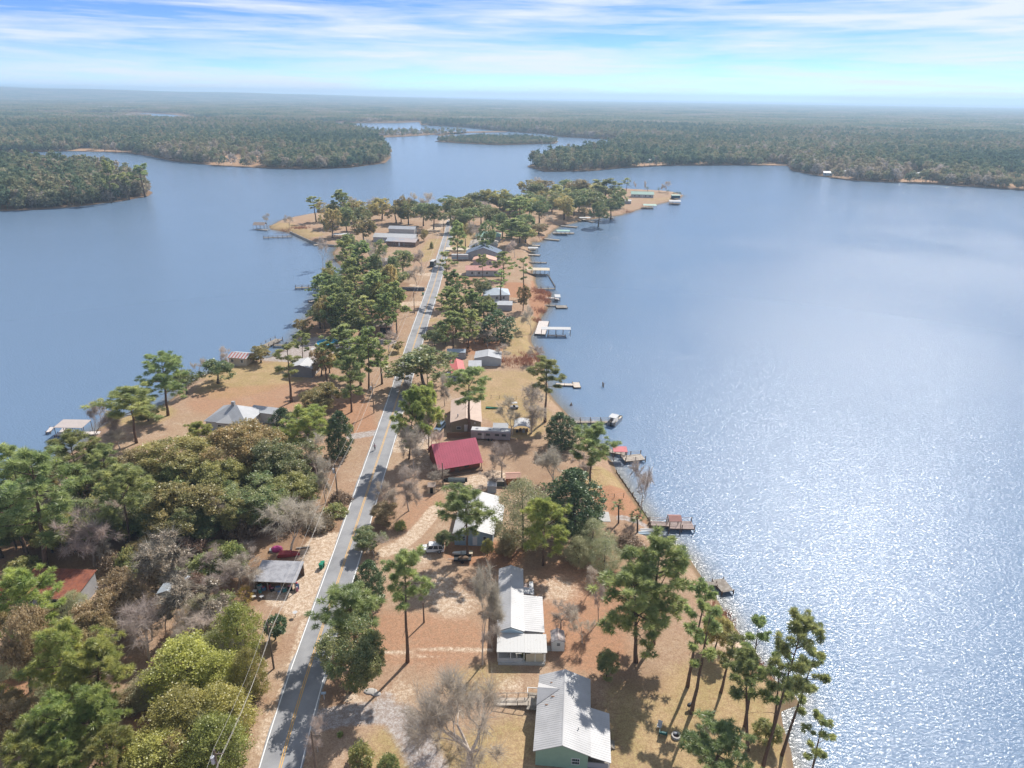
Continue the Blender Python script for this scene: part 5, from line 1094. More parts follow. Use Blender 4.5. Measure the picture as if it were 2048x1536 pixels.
# white arched canopy and neighbours
c = G(1044, 868); r = thing('arched_canopy', 'white arched canopy shelter between two leafless trees', 'canopy', (c[0], c[1] + 2.6, LAND), math.radians(-2))
pr = [(2.3 * math.cos(a), 1.5 + 1.0 * math.sin(a)) for a in np.linspace(0, math.pi, 9)]; pr2 = [(x * .97, z - .06) for x, z in pr][::-1]
MB().prism(pr + pr2, -2.6, 2.6, 'y').build('cover', WALW, r)
for x in (-2.25, 2.25):
    for y in (-2.5, 0, 2.5): MB().box(x - .04, x + .04, y - .04, y + .04, -.1, 1.5).build('post', STEEL, r)
for k in range(4): MB().box(-1.6 + k * .9, -1.0 + k * .9, -1.8 + .6 * (k % 2), -.9 + .5 * (k % 2), 0, .5 + .25 * (k % 3)).build('stored_crate', (BLKM, WOODB, WALGY, WOODB)[k], r)
house('metal_lean_to', 'low shed with pale metal roof between trailer and arched canopy', 'shed', (G(1001, 866)[:2] + np.array([0, .8]), 4.2, 2.6, 0.), 1.5, .5, 'x', WALGY, GRYR, .15, shed='N')
# small houses by the upper right lawn
fr = frame((913, 750), (939, 747), (909, 719), 2.8); fr = (fr[0], 4.6, 11.0, math.radians(8))
r, iw, il = house('coral_roofed_cottage', 'small cottage with coral red roof beside the spreading live oak', 'house', fr, 2.8, .9, 'y', WALW, CORR, .25, wins=[('S', .2, 1.6, .9, 1.0), ('E', -2, 1.6)], doors=[('E', 1.5)], ribs=.5)
house('grey_carport', 'grey flat metal carport attached behind the coral roofed cottage', 'carport', (G(950, 741)[:2], 4.4, 5.2, math.radians(3)), 2.3, .3, 'y', rm=GRYR, over=.15, posts=3, shed='N')
house('long_grey_roofed_shed', 'low grey roofed shed just beyond the coral roofed cottage', 'shed', (G(912, 720)[:2] + np.array([0, 3.]), 6.6, 4.0, 0.), 2.4, .6, 'x', WALGY, BLUR, .2)
fr = frame((948, 716), (1003, 717), (946, 704), 2.6)
r, iw, il = house('pale_metal_garage', 'pale grey metal garage with low gable on the upper right lawn', 'garage', (fr[0], 9.2, 7.0, math.radians(-1)), 2.7, .9, 'y', mat('pale_garage_siding', (.45, .48, .50), .7, .08, .6), GRYR, .12, doors=[('E', -1)], battens=.5)
# houses further up the right side
house('pale_blue_roofed_house', 'house with pale blue white hipped roof right of the dense pine group', 'house', (G(992, 596)[:2], 12, 11, .1), 2.8, 2.0, 'hip', WALW, BLUR, .4, wins=[('S', -3, 1.5), ('S', 0, 1.5), ('S', 3, 1.5), ('E', 0, 1.5)], doors=[('S', 1.6)])
house('white_walled_garage', 'flat white walled garage at the end of the long dock path', 'garage', (G(1003, 618)[:2], 9.5, 5, 0.), 2.4, .5, 'x', WALGY, GRYR, .2, shed='N')
house('pink_roofed_house', 'long house with faded pink roof right of the road', 'house', (G(968, 548)[:2], 19, 9, .04), 2.9, 1.6, 'x', WALW, PNKR, .4, wins=[('S', -6, 1.5), ('S', -2.5, 1.5), ('S', 1.5, 1.5), ('S', 5.5, 1.5)], doors=[('S', -4.2)])
house('peach_roofed_house', 'peach roofed house just in front of the dark blue roof', 'house', (G(970, 528)[:2], 13, 8, -.05), 2.9, 1.6, 'y', mat('pink_siding', (.50, .38, .36), .8, .06, .8), mat('peach_roof', (.58, .34, .25), .7, .08, .8), .4, wins=[('S', 3, 1.5), ('S', -3, 1.5)])
house('dark_blue_roofed_house', 'big house with dark blue shingle gable roof', 'house', (G(968, 515)[:2], 20, 12, -.03), 3.2, 3.6, 'y', WALGY, DBLR, .5, wins=[('S', -5, 1.6), ('S', 4, 1.6)], doors=[('W', 0)])
house('bright_roofed_annex', 'small white roofed annex between the dark blue and the tan roofs', 'house', (G(955, 504)[:2], 10, 9, 0.), 2.8, 1.8, 'y', WALW, WALW, .3, wins=[('S', -2, 1.5)])
house('plain_tan_roofed_house', 'house with broad plain tan roof beyond the dark blue roof', 'house', (G(968, 496)[:2], 17, 15, 0.), 2.9, 2.4, 'y', WALW, mat('buff_roof', (.42, .37, .32), .8, .08, .6), .4)
house('green_roofed_house', 'house with pale green hipped roof beyond the row of roofs', 'house', (G(977, 479)[:2], 16, 12, 0.), 3.0, 2.2, 'hip', WALGY, GRNR, .5)
c0 = G(920, 520); tr = thing('camper', 'white and blue camper parked right of the road far up the peninsula', 'trailer', (*c0[:2], LAND), .02)
MB().prism([(-1.3, .6), (1.3, .6), (1.3, 2.9), (1.1, 3.2), (-1.1, 3.2), (-1.3, 2.9)], -4.6, 4.6, 'x').build('body', WALW, tr); MB().box(-4.4, 4.4, -1.34, -1.31, 1.0, 1.9).build('side_panel', WALB, tr)
for x in (-.5, .6): MB().tube([(x, -1.25, .38), (x, 1.25, .38)], .38, 10).build('wheel_pair', TYRE, tr)
house('camper_shelter', 'flat cream shelter roof behind the white and blue camper', 'carport', (G(918, 513)[:2] + np.array([0, 5.]), 16, 6, 0.), 3.2, .3, 'x', rm=WALC, over=.2, posts=4, shed='N')
# left of the road, far group
house('long_white_building', 'long white roofed building left of the road near the oak band', 'building', (G(792, 482)[:2], 27, 10, -.09), 3.0, 1.7, 'x', WALW, WALW, .4, wins=[('S', -8, 1.5), ('S', -4, 1.5), ('S', 2, 1.5), ('S', 7, 1.5)], doors=[('S', -1), ('S', 5)])
house('white_back_wing', 'grey white wing behind the long white building', 'building', (G(806, 466)[:2], 18, 8, -.09), 3.2, 1.4, 'x', WALW, GRYR, .4)
house('brown_wooden_house', 'brown board house with pale two tone roof left of the road', 'house', (G(806, 490)[:2], 19, 9, -.16), 2.8, 1.5, 'x', WALBR, mat('two_tone_roof', (.46, .40, .38), .7, rgb2=(.36, .38, .42), scale=.12, lo=.45, hi=.5), .4, wins=[('S', -4, 1.4), ('S', 2, 1.4)], doors=[('S', -1)])
house('lake_pavilion', 'open white roofed pavilion on the west lawn near the ramp', 'pavilion', (G(683, 478)[:2], 10, 5, 0.), 3.0, .3, 'x', WALGY, WALW, .2, posts=4, shed='N')
house('grey_low_shed', 'low grey shed roof left of the road behind the grove', 'shed', (G(775, 528)[:2], 12, 8, .25), 2.5, .9, 'x', WALGY, mat('brown_grey_roof', (.36, .31, .28), .8, .1, .6), .3)
house('blue_grey_roofed_house', 'house with blue grey metal roof behind the dark grove', 'house', (G(766, 552)[:2], 13, 8, 0.), 2.7, 1.1, 'x', WALGY, GALV, .3)
house('teal_roofed_porch', 'little teal roofed porch at the blue grey roofed house', 'porch', (G(772, 566)[:2], 6, 6, .4), 2.4, .8, 'y', WALW, GRNR, .2)
house('grey_panel_fence', 'low grey panel wall beside the road left of the driveway', 'wall', (G(826, 581)[:2], 11, .5, 0.), 1.5, .05, 'flat', mat('grey_wall_panels', (.17, .18, .21), .8, .1, .8), mat('grey_wall_panels', (.17, .18, .21)), .02)
fr = (G(757, 668)[:2] + np.array([0, 3.2]), 10.5, 7.5, .05)
r, iw, il = house('brown_garage', 'brown garage with dark open door near the concrete driveway', 'garage', fr, 3.2, 1.2, 'x', mat('peach_brown_siding', (.42, .27, .19), .8, .08, .8), mat('dusty_brown_roof', (.33, .26, .22), .9, .1, .6), .3)
part_box(r, 'garage_opening_shade', DARKI, .6, 4.4, -il / 2 - .04, -il / 2 + .02, 0, 2.6); part_box(r, 'door_trim', WALC, 4.42, 4.62, -il / 2 - .06, -il / 2 + .02, 0, 2.8)  # dark panel on the front wall paints the shade inside the open door
# west lawn
r, iw, il = house('grey_barn', 'grey barn with white low gable roof on the west lawn', 'barn', (G(606, 754)[:2] + np.array([-.3, 3.2]), 8.2, 7.2, math.radians(-6)), 3.2, 1.1, 'y', mat('slate_siding', (.22, .215, .22), .8, .08, .8), WALW, .25, doors=[('E', .5)], battens=.5)
r, iw, il = house('striped_boathouse', 'white boathouse with rusty striped roof at the west shore', 'boathouse', (G(477, 731)[:2] + np.array([.2, 3.]), 7.0, 6.0, math.radians(-10)), 2.6, 1.0, 'x', WALC, WALW, .3, wins=[('S', -1.9, 1.5, .9, .9), ('S', 1.6, 1.5, .9, .9), ('E', 0, 1.5)])
for k in range(6): MB().slab([(-3.2 + k * 1.15, -3.0, 2.615), (-2.75 + k * 1.15, -3.0, 2.615), (-2.75 + k * 1.15, -.04, 3.60), (-3.2 + k * 1.15, -.04, 3.60)], .012).build('roof_stripe', STRP, r)
r, iw, il = house('hipped_white_house', 'white house with steep pale hipped roof hidden by golden trees', 'house', (G(462, 862)[:2] + np.array([0, 4.]), 12.5, 10.5, math.radians(-8)), 3.0, 3.0, 'hip', WALW, GRYR, .4, wins=[('W', 1, 1.5), ('S', -2, 1.5)])
MB().slab([(3., 2, 3.3), (10.5, 2, 3.0), (10.5, 5, 3.6), (3., 5, 4.0)], .1).build('wing_roof', GRYR, r); part_box(r, 'wing_wall', WALW, 3.2, 10.2, 2.2, 4.8, -.1, 2.9)
MB().slab([(-2.5, -5.6, 3.0), (2.5, -5.6, 3.0), (0, -3, 4.4)], .1).build('front_gable_roof', WALW, r)
MB().box(-.4, .4, -.4, .4, 5.6, 7.0).build('chimney', WALGY, r)
# left foreground
fr = frame((42, 1160), (116, 1170), (65, 1137), 3.4); fr = (G(108, 1166, LAND + 3.6)[:2], 11.5, 7.0, math.radians(-2))
r, iw, il = house('rusty_barn', 'old barn with rust red iron roof in the left woods', 'barn', fr, 3.0, 1.0, 'x', WALGY, RUST, .3, ribs=.6, shed='N', wins=())
part_box(r, 'open_bay_shade', DARKI, 1.2, 3.4, -il / 2 - .04, -il / 2 + .02, 0, 2.5); part_box(r, 'corner_board', TRIM, .95, 1.2, -il / 2 - .06, -il / 2 + .02, 0, 2.9)  # flat dark panel on the wall, painted as the shaded inside of the bay
part_box(r, 'lumber_plank', STEEL, 1.5, 4.2, -il / 2 - 1.5, -il / 2 - 1.2, 0, .3)
house('orange_tarp_shelter', 'low shelter with bright orange red tarp roof at the left edge', 'shelter', (G(10, 1175, LAND + 2)[:2], 6.5, 5, .1), 1.9, .7, 'x', WALBR, ORGT, .2, posts=3)
house('trapped_tin_house', 'small grey tin roofed house hidden under the lichen covered tree', 'house', (G(352, 1192)[:2], 4.2, 5.0, .0), 2.4, .8, 'y', WALB, BLUR, .25)
fr = frame((503, 1162), (590, 1165), (522, 1124), 2.5); fr = (fr[0], 8.0, 5.4, math.radians(-2))
r, iw, il = house('metal_carport', 'roadside carport with corrugated galvanised roof and clutter beneath', 'carport', fr, 2.3, .7, 'x', rm=GALV, over=.2, posts=4, shed='N', ribs=.3)
part_box(r, 'back_wall', WALBR, -iw / 2, iw / 2, il / 2 - .1, il / 2, 0, 2.6); part_box(r, 'side_wall', WALBR, -iw / 2, -iw / 2 + .1, -il / 2, il / 2, 0, 2.2)
jm = [mat('junk_blue', (.12, .22, .40)), mat('junk_white', (.55, .55, .56)), mat('junk_red', (.40, .08, .10)), mat('junk_teal', (.06, .25, .25)), BLKM, WALGY, mat('junk_pink', (.55, .22, .3))]
for k, (x, y, sx, sy, h, mi) in enumerate([(-3.1, -1.9, .9, .7, .9, 1), (-2.3, -2.1, .7, .6, .7, 0), (-1.4, -1.8, .6, .6, 1.1, 2), (-.6, -2.2, .8, .5, .6, 4), (.4, -2.0, 1.1, .7, .8, 5), (1.6, -2.2, .7, .7, .7, 3), (2.6, -1.9, .8, .6, 1.0, 4), (3.7, -1.4, .5, .8, 1.3, 0), (3.9, -2.1, .4, .4, .9, 6), (-2.7, -2.9, .5, .4, .8, 3), (.9, -3.0, .6, .5, .5, 5)]):
    p = Matrix.Rotation(fr[3], 3, 'Z') @ Vector((x, y, 0)); t = thing('stored_bundle', ('pale tub heaped at the left end of the carport', 'blue crate next to the pale tub in the carport', 'red bundle in the carport left of its middle post', 'black bundle under the middle of the carport', 'grey bundle right of the black one in the carport', 'teal bin under the right half of the carport', 'black bin near the right posts of the carport', 'tall blue bundle at the right end of the carport', 'small pink bundle at the right end of the carport', 'teal planter standing in front of the carport', 'grey tub standing in front of the carport')[k], 'bundle', (fr[0][0] + p.x, fr[0][1] + p.y, LAND), RNG.uniform(0, 1))
    MB().prism([(-sx / 2, 0), (sx / 2, 0), (sx / 2 * 1.1, h * .8), (sx / 2 * .7, h), (-sx / 2 * .8, h * .95), (-sx / 2 * 1.1, h * .75)], -sy / 2, sy / 2, 'y').build('body', jm[mi], t)
    MB().ell((0, 0, h), (sx * .45, sy * .42, .14), 8, 5).build('lid', jm[(mi + 2) % 7], t)
r, iw, il = house('kiosk_shed', 'tiny tan shed with dark doorway beside a leafless tree', 'shed', (G(863, 987)[:2] + np.array([0, .7]), 1.9, 1.6, .05), 1.7, .3, 'x', WALC, mat('dusty_brown_roof', (.33, .26, .22)), .08, shed='N')
part_box(r, 'doorway', DARKI, -.35, .35, -il / 2 - .03, -il / 2 + .02, .05, 1.5)  # thin near-black panel on a solid wall; the doorway's shade is its colour
r, iw, il = house('orange_brown_shed', 'orange brown board shed with a salmon roof right of the covered boat', 'shed', (G(1026, 968)[:2] + np.array([0, .8]), 3.6, 3.0, .1), 1.9, .6, 'x', mat('rust_orange_boards', (.38, .15, .06), .85, .1, 1), mat('salmon_roof', (.52, .30, .23), .8, .1, 1), .15)
house('open_trailer_box', 'grey topped utility trailer box behind the pale blue house', 'trailer', (G(986, 978)[:2] + np.array([1., 2.]), 3.4, 1.6, 0.), 1.2, .05, 'flat', mat('dark_green_box', (.10, .11, .09), .8), WOODG, .03)
MB().box(-2.0, 2.0, -1.9, 1.9, 0, .12).build('concrete_slab', CONC, None, loc=(*G(1201, 1034)[:2], LAND - .02), label='bare white concrete slab left of the sabal palm', category='slab')
# far point and far shores
house('point_house', 'green roofed white house on the far grassy point', 'house', (G(1284, 394)[:2], 21, 9, -.1), 2.8, 2.2, 'x', WALW, GRNR, .5, wins=[('S', -7, 1.5, 1.2, 1.2), ('S', -3, 1.5, 1.2, 1.2), ('S', 3, 1.5, 1.2, 1.2), ('S', 7, 1.5, 1.2, 1.2)], doors=[('S', 0)])
house('dark_point_shed', 'dark teal shed at the tip of the far point', 'shed', (G(1351, 396)[:2], 8, 4, 0.), 2.4, .4, 'x', mat('dark_teal_boards', (.05, .11, .15), .8), GRNR, .2, shed='N')
house('point_cabin', 'little white roofed cabin at the foot of the far point trees', 'cabin', (G(1252, 407)[:2], 8, 6, .1), 2.4, 1.0, 'x', WALGY, WALW, .3)
for i, (x, y) in enumerate(HOUSEPX[:11]):
    house('far_house', ('far white roofed house above the orange bank across the lake', 'far pale house left of the orange bank across the lake', 'far house on the wooded left peninsula top', 'far pale house alone on the right shore', 'second far house right of the lone pale one', 'far house above the sandy clearing on the right shore', 'far white boathouse at the right picture edge', 'far house behind the small cape across the lake', 'far house deep in the right shore trees', 'far house at the sandy strip on the left shore', 'far roof in the trees above the right shore')[i], 'house', (G(x, y, .6)[:2], (20, 14, 18, 11, 12, 14, 16, 12, 13, 18, 15)[i], 8, RNG.normal(0, .2)), 3, 1.8, 'x', (WALW, WALGY, WALW, WALB)[i % 4], (GRYR, GALV, GRYR, GALV, BLUR)[i % 5], .5, group='houses on the far shores', wins=[('S', -3, 1.5, 1.6, 1.3), ('S', 3, 1.5, 1.6, 1.3)])
for i in range(34):
    p = (760 + i * 3.9 + RNG.normal(0, 1.2), 268.5 - i * .05 + RNG.choice([-1.6, 0, 1.6]) + .2); a = G(*p, .6)
    r = thing('parked_camper', 'white camper parked on the far camp ground spit', 'camper', (a[0], a[1], .6), RNG.uniform(-.4, .4), 'campers on the far spit')
    MB().prism([(-1.5, .5), (1.5, .5), (1.5, 3.3), (1.2, 3.6), (-1.2, 3.6), (-1.5, 3.3)], -4.5, 4.5, 'x').build('body', WALW, r)
# ------------------------------------------------------------------ docks
def wpt(p, z=.8): return G(p[0], p[1], z)
def dock(label, segs, m=WOODP, z=.75, roof=None, rail=False, name='dock', cat='dock', group=None, extra_posts=True):
    o = wpt(segs[0][0], z); r = thing(name, label, cat, (o[0], o[1], 0), 0, group); pm = None
    def post(x, y, zt):
        nonlocal pm
        if pm is None: pm = MB().tube([(0, 0, -2.5), (0, 0, 0)], .10, 7).mesh('post', WOODB)
        link('post', pm, r, (x, y, zt))
    for si, (a, b, wd) in enumerate(segs):
        A, B = wpt(a, z) - o, wpt(b, z) - o; d = (B - A)[:2]; ln = np.hypot(*d); d = d / ln; n = np.array([-d[1], d[0]]); mb = MB(); k = max(2, int(ln / .32))
        for i in range(k): mb.obox(A[:2] + d * ln * (i + .04) / k, A[:2] + d * ln * (i + .96) / k, wd + RNG.normal(0, .03), z - .05 + si * .004, z + RNG.normal(0, .008) + si * .004)
        mb.build('deck_boards', m, r, kind='stuff')
        fm = MB()
        for s in (-1, 1): fm.obox(A[:2] + n * s * (wd / 2 - .12), B[:2] + n * s * (wd / 2 - .12), .12, z - .32, z - .06)
        fm.build('stringer', WOODB, r)
        kp = max(2, int(ln / 2.6) + 1)
        for i in range(kp):
            for s in (-1, 1): q = A[:2] + d * ln * i / (kp - 1) + n * s * (wd / 2 + .02); post(q[0], q[1], z + (1.0 if rail else .25))
        if rail:
            for s in (-1, 1):
                for zz in (.55, .95): mb = MB(); mb.obox(A[:2] + n * s * (wd / 2 + .02), B[:2] + n * s * (wd / 2 + .02), .07, z + zz - .05, z + zz); mb.build('rail', m, r)
    if roof:
        px, w_, l_, yaw, hgt, rm, rise = roof; C = G(px[0], px[1], hgt) - o; c, s = math.cos(yaw), math.sin(yaw)
        f = lambda x, y, zz: (C[0] + c * x - s * y, C[1] + s * x + c * y, zz)
        ro = MB()
        if rise: ro.slab([f(-w_ / 2, -l_ / 2, hgt), f(w_ / 2, -l_ / 2, hgt), f(w_ / 2, 0, hgt + rise), f(-w_ / 2, 0, hgt + rise)], .09); ro.slab([f(w_ / 2, l_ / 2, hgt), f(-w_ / 2, l_ / 2, hgt), f(-w_ / 2, 0, hgt + rise), f(w_ / 2, 0, hgt + rise)], .09)
        else: ro.slab([f(-w_ / 2, -l_ / 2, hgt), f(w_ / 2, -l_ / 2, hgt), f(w_ / 2, l_ / 2, hgt + .25), f(-w_ / 2, l_ / 2, hgt + .25)], .1)
        ro.build('roof', rm, r); k = max(2, int(w_ / 2.4) + 1)
        for i in range(k):
            for sy in (-1, 1): q = f(-w_ / 2 + .15 + (w_ - .3) * i / (k - 1), sy * (l_ / 2 - .15), 0); MB().tube([(q[0], q[1], -2), (q[0], q[1], hgt)], .075, 6).build('roof_post', WOODB, r)
    return r
dock('dark wooden T dock in the glinting water right of the lot', [((1400, 1164), (1434, 1168), 1.0), ((1436, 1158), (1456, 1183), 2.4)], WOODG, rail=False)
R2 = [(1437, 1156), (1444, 1155), (1448, 1168), (1455, 1172)]
dk = dock('reddish dock with a small red roofed gazebo beside the seawall', [((1300, 1046), (1338, 1048), 1.7), ((1336, 1049), (1386, 1050), 3.0)], WOODR, .9, ((1349, 1036), 2.7, 2.6, 0., 3.3, mat('dusty_red_roof', (.44, .23, .19), .7, .1, 1), .7), True)
dock('pale dock with railed angled platform and flat red roof', [((1212, 900), (1252, 908), 1.5), ((1246, 917), (1286, 913), 3.2)], WOODP, .8, ((1240, 899), 3.6, 2.6, 0., 2.9, mat('bright_red_metal', (.50, .12, .13), .6, .1, 1), 0), True)
dock('long straight dock with the pontoon boat at its end', [((1140, 843), (1222, 843), 1.3)], WOODP, .7, None, True)
dock('bare floating L dock of pale boards', [((1112, 768), (1146, 769), 1.6), ((1146, 769.5), (1160, 769.5), 4.2)], mat('pale_new_boards', (.58, .50, .42), .9, .08, 1), .5)
dock('white deck with red canoes beside a covered boat slip', [((1080, 668), (1088, 642), 4.2), ((1095, 670), (1131, 671), 1.2)], mat('whitewashed_boards', (.62, .56, .52), .9, .08, 1), .7, ((1112, 657), 11.5, 2.6, 0., 2.9, WALW, 0))
dock('long thin pier ending in a brown platform', [((1020, 607), (1112, 611), 1.1), ((1112, 613), (1134, 613), 4.0)], WOODG, .6)
dock('narrow pier ending in a white boat lift', [((1056, 595), (1112, 596), 1.0), ((1110, 598), (1118, 598), 2.6)], mat('whitewashed_boards', (.62, .56, .52)), .7, ((1115, 592), 2.6, 4.0, 0., 2.2, WALW, 0))
dock('railed wooden pier behind the brown reeds', [((1068, 577), (1110, 577), 1.6)], WOODG, .9, None, True)
dock('roofed boat dock with a dark boat below', [((1056, 548), (1095, 549), 2.0)], WOODG, .8, ((1076, 538), 12, 6, 0., 3.0, WALC, .4))
dock('slanting rail fence of posts standing in the water', [((1097, 550), (1110, 572), .25)], WOODG, .5, name='water_fence', cat='fence')
for i, (a, b, wd, lab, rf) in enumerate([((1058, 524), (1093, 525), 1.6, 'thin dock with a small boat past the roofed boat dock', None), ((1057, 509), (1080, 510), 2.2, 'flat low dock in the row beyond the roofed boat dock', None), ((1057, 498), (1072, 498), 2.4, 'dock with little white roof in the east row', ((1066, 495), 6, 4, 0., 2.8, WALW, .3)), ((1057, 490), (1080, 491), 2.4, 'northmost plain dock in the east row', None),
  ((1089, 477), (1119, 480), 3.4, 'broad grey dock at the corner of the east bay', None), ((1106, 466), (1148, 466), 3.0, 'long dock with a moored boat in the east bay', ((1126, 461), 9, 6, 0., 2.8, GRNR, .5)), ((1122, 451), (1155, 454), 3.5, 'pale dock below the thicket in the east bay', None), ((1164, 438), (1188, 444), 3.0, 'white dock under the far oaks', ((1170, 435), 9, 5, 0., 2.6, WALW, .3)), ((1202, 432), (1228, 436), 2.6, 'last small dock before the far grassy point', None)]):
    dock(lab, [(a, b, wd)], (WOODG, WOODP)[i % 2], .7, rf, group='docks along the far east shore')
dock('green roofed boat shelter off the far point', [((1284, 414), (1306, 415), 4)], WOODG, .7, ((1299, 410), 11, 7, 0., 3.0, GRNR, .8))
dock('pale roofed boathouse off the tip of the far point', [((1338, 406), (1360, 407), 5)], WOODB, .8, ((1349, 402), 10, 7, 0., 3.2, WALW, .8))
dock('little gazebo dock off the grassy west point', [((512, 458), (536, 460), 2.4)], WOODG, .8, ((520, 449), 8, 6, 0., 3.2, mat('dusty_brown_roof', (.33, .26, .22)), 1.6))
dock('railed pier reaching left from the bulkhead of the west point', [((527, 475), (584, 473), 1.8)], WOODG, .9, None, True)
dock('boat ramp walkway slanting along the inlet', [((628, 490), (681, 482), 2.2)], WOODP, .6)
dock('railed pier reaching left from the dark grove', [((591, 575), (656, 573), 2.2)], WOODG, .9, None, True)
dock('tiny dock at the shore of the dark grove', [((617, 602), (630, 601), 2.6)], WOODP, .6)
dock('wide grey pier with tall dark pilings at the boat slip', [((530, 692), (558, 678), 3.2), ((548, 690), (572, 690), 1.4)], WOODG, .8, None, True)
dk = dock('white boat dock with pale flat roof and long walkway at the west shore', [((112, 868), (242, 864), 1.8), ((96, 864), (104, 854), 1.0), ((120, 866), (130, 854), 1.0)], mat('whitewashed_boards', (.62, .56, .52)), .7, ((145, 848), 7.6, 4.6, 0., 3.1, mat('pale_pinkish_roof', (.46, .40, .37), .6, .06, .8), 0))
# seawall with its posts
sw = thing('seawall', 'timber seawall with stub posts along the lake side lawn', 'seawall', (0, 0, 0)); P = [G(x, y, 0.) for x, y in ((1236, 946), (1268, 992), (1300, 1041), (1304, 1052))]
pm = MB().tube([(0, 0, -1.6), (0, 0, .95)], .10, 7).mesh('post', WOODB)
for a, b in zip(P, P[1:]):
    k = max(2, int(np.linalg.norm(b - a) / 1.9)); d = (b - a) / np.linalg.norm(b - a); n = np.array([d[1], -d[0], 0]) * -.25
    mb = MB(); mb.obox(a - n, b - n, .10, -1.5, .35); mb.build('wall_board', WOODG, sw)
    for i in range(k): link('post', pm, sw, tuple(a - n * 1.6 + (b - a) * i / k))
bh = thing('bulkhead', 'low pale bulkhead along the grassy west point', 'bulkhead', (0, 0, 0)); P = [G(x, y, 0.) for x, y in ((580, 466), (604, 477), (626, 487), (641, 491), (672, 494))]
for a, b in zip(P, P[1:]): mb = MB(); mb.obox(a, b, .3, -1.5, 1.3); mb.build('wall_board', WOODP, bh)
for i, (x, y) in enumerate(((1205, 773), (1207, 775))): MB().tube([(0, 0, -2), (0, 0, 1.6)], .14, 7).build('mooring_pile', WOODB, None, loc=tuple(G(x, y, 0.)), label=('taller left one of the twin piles standing in open water', 'right one of the twin piles standing in open water')[i], category='pile', group='piles in open water')
MB().add([(-.5, -.2, -.3), (.6, -.3, -.3), (.3, .4, -.3), (.1, .1, 1.1), (-.2, .0, .6)], [(0, 1, 3), (1, 2, 3), (2, 0, 4), (0, 3, 4), (2, 4, 3), (0, 2, 1)]).build('stump', BARKD, None, loc=tuple(G(1142, 811, 0.)), label='dark stump poking from the shallow water near the long dock', category='stump')
# ------------------------------------------------------------------ boats and vehicles
def hull(ln, wd, h, m, r, name='hull', inner=True):
    b = MB(); st = np.linspace(0, 1, 9); rows = []
    for t in st:
        hw = wd / 2 * min(1, math.sin(math.pi * (.5 - .5 * t)) ** .55 if t < 1 else 0) if t > .45 else wd / 2; hw = max(hw, .02)
        x = (t - .5) * ln; k = h * (.0 + .18 * max(0, t - .6))
        rows.append([(x, -hw, h + k), (x, -hw * .75, .12 + k * .8), (x, 0, k * .9), (x, hw * .75, .12 + k * .8), (x, hw, h + k), (x * .97, hw * .8, h * .75 + k), (x * .97, 0, h * .45 + k), (x * .97, -hw * .8, h * .75 + k)])
    vs = [p for q in rows for p in q]; fs = []
    for i in range(8):
        for j in range(8): fs.append((i * 8 + j, i * 8 + (j + 1) % 8, (i + 1) * 8 + (j + 1) % 8, (i + 1) * 8 + j))
    fs += [tuple(range(7, -1, -1)), tuple(range(64, 72))]; b.add(vs, fs); return b.build(name, m, r)
# pontoon boat
a = wpt((1230, 842), .4); pb = thing('pontoon_boat', 'white pontoon boat moored at the end of the long straight dock', 'boat', (a[0], a[1], 0), math.radians(62))
for y in (-1.0, 1.0): MB().tube([(-3.2, y, .1), (-2.9, y, .12), (2.7, y, .12), (3.3, y, .3)], [.1, .32, .32, .08], 10).build('pontoon', STEEL, pb)
MB().box(-3.1, 3.0, -1.25, 1.25, .46, .56).build('deck', WALGY, pb)
for (x0, x1, y0, y1) in ((-3.0, 2.9, -1.25, -1.19), (-3.0, 2.9, 1.19, 1.25), (2.84, 2.9, -1.18, 1.18)): MB().box(x0, x1, y0, y1, .56, 1.2).build('rail_panel', WALW, pb)
for (x0, x1, y0, y1) in ((.9, 2.7, -1.15, -.6), (.9, 2.7, .6, 1.15), (-2.6, -1.0, -1.15, -.55)): MB().box(x0, x1, y0, y1, .56, 1.0).build('seat', WALC, pb)
MB().box(-.6, 0, .4, 1.0, .56, 1.5).build('helm', WALGY, pb); MB().slab([(-2.6, -1.15, 2.5), (.2, -1.15, 2.5), (.2, 1.15, 2.5), (-2.6, 1.15, 2.5)], .06).build('canopy', WALW, pb)
for x in (-2.5, .1):
    for y in (-1.1, 1.1): MB().tube([(x, y, .56), (x, y, 2.46)], .03, 5).build('canopy_pole', STEEL, pb)
MB().box(-3.55, -3.1, -.25, .25, .2, 1.25).build('outboard_motor', BLKM, pb)
# covered boat on its trailer
c0, c1 = G(892, 968), G(925, 968); bt = thing('covered_boat', 'boat under a black cover parked on a trailer by the red roofed house', 'boat', (*((c0 + c1) / 2)[:2], LAND), math.pi)
hull(5.2, 2.0, .75, BLKM, bt).location = (0, 0, .5)
MB().prism([(-1.0, 1.2), (1.0, 1.2), (.5, 1.5), (0, 1.62), (-.5, 1.5)], -2.5, 1.4, 'x').build('cover', mat('black_boat_cover', (.045, .06, .065), .7, .1, 1), bt)
for y in (-1.05, 1.05): MB().tube([(-.4, y - .1, .32), (-.4, y + .1, .32)], .32, 10).build('trailer_wheel', TYRE, bt)
MB().box(-2.6, 3.6, -.05, .05, .38, .5).build('trailer_frame', STEEL, bt); MB().box(-3.1, -2.6, -.25, .25, .7, 1.7).build('outboard_motor', BLKM, bt)
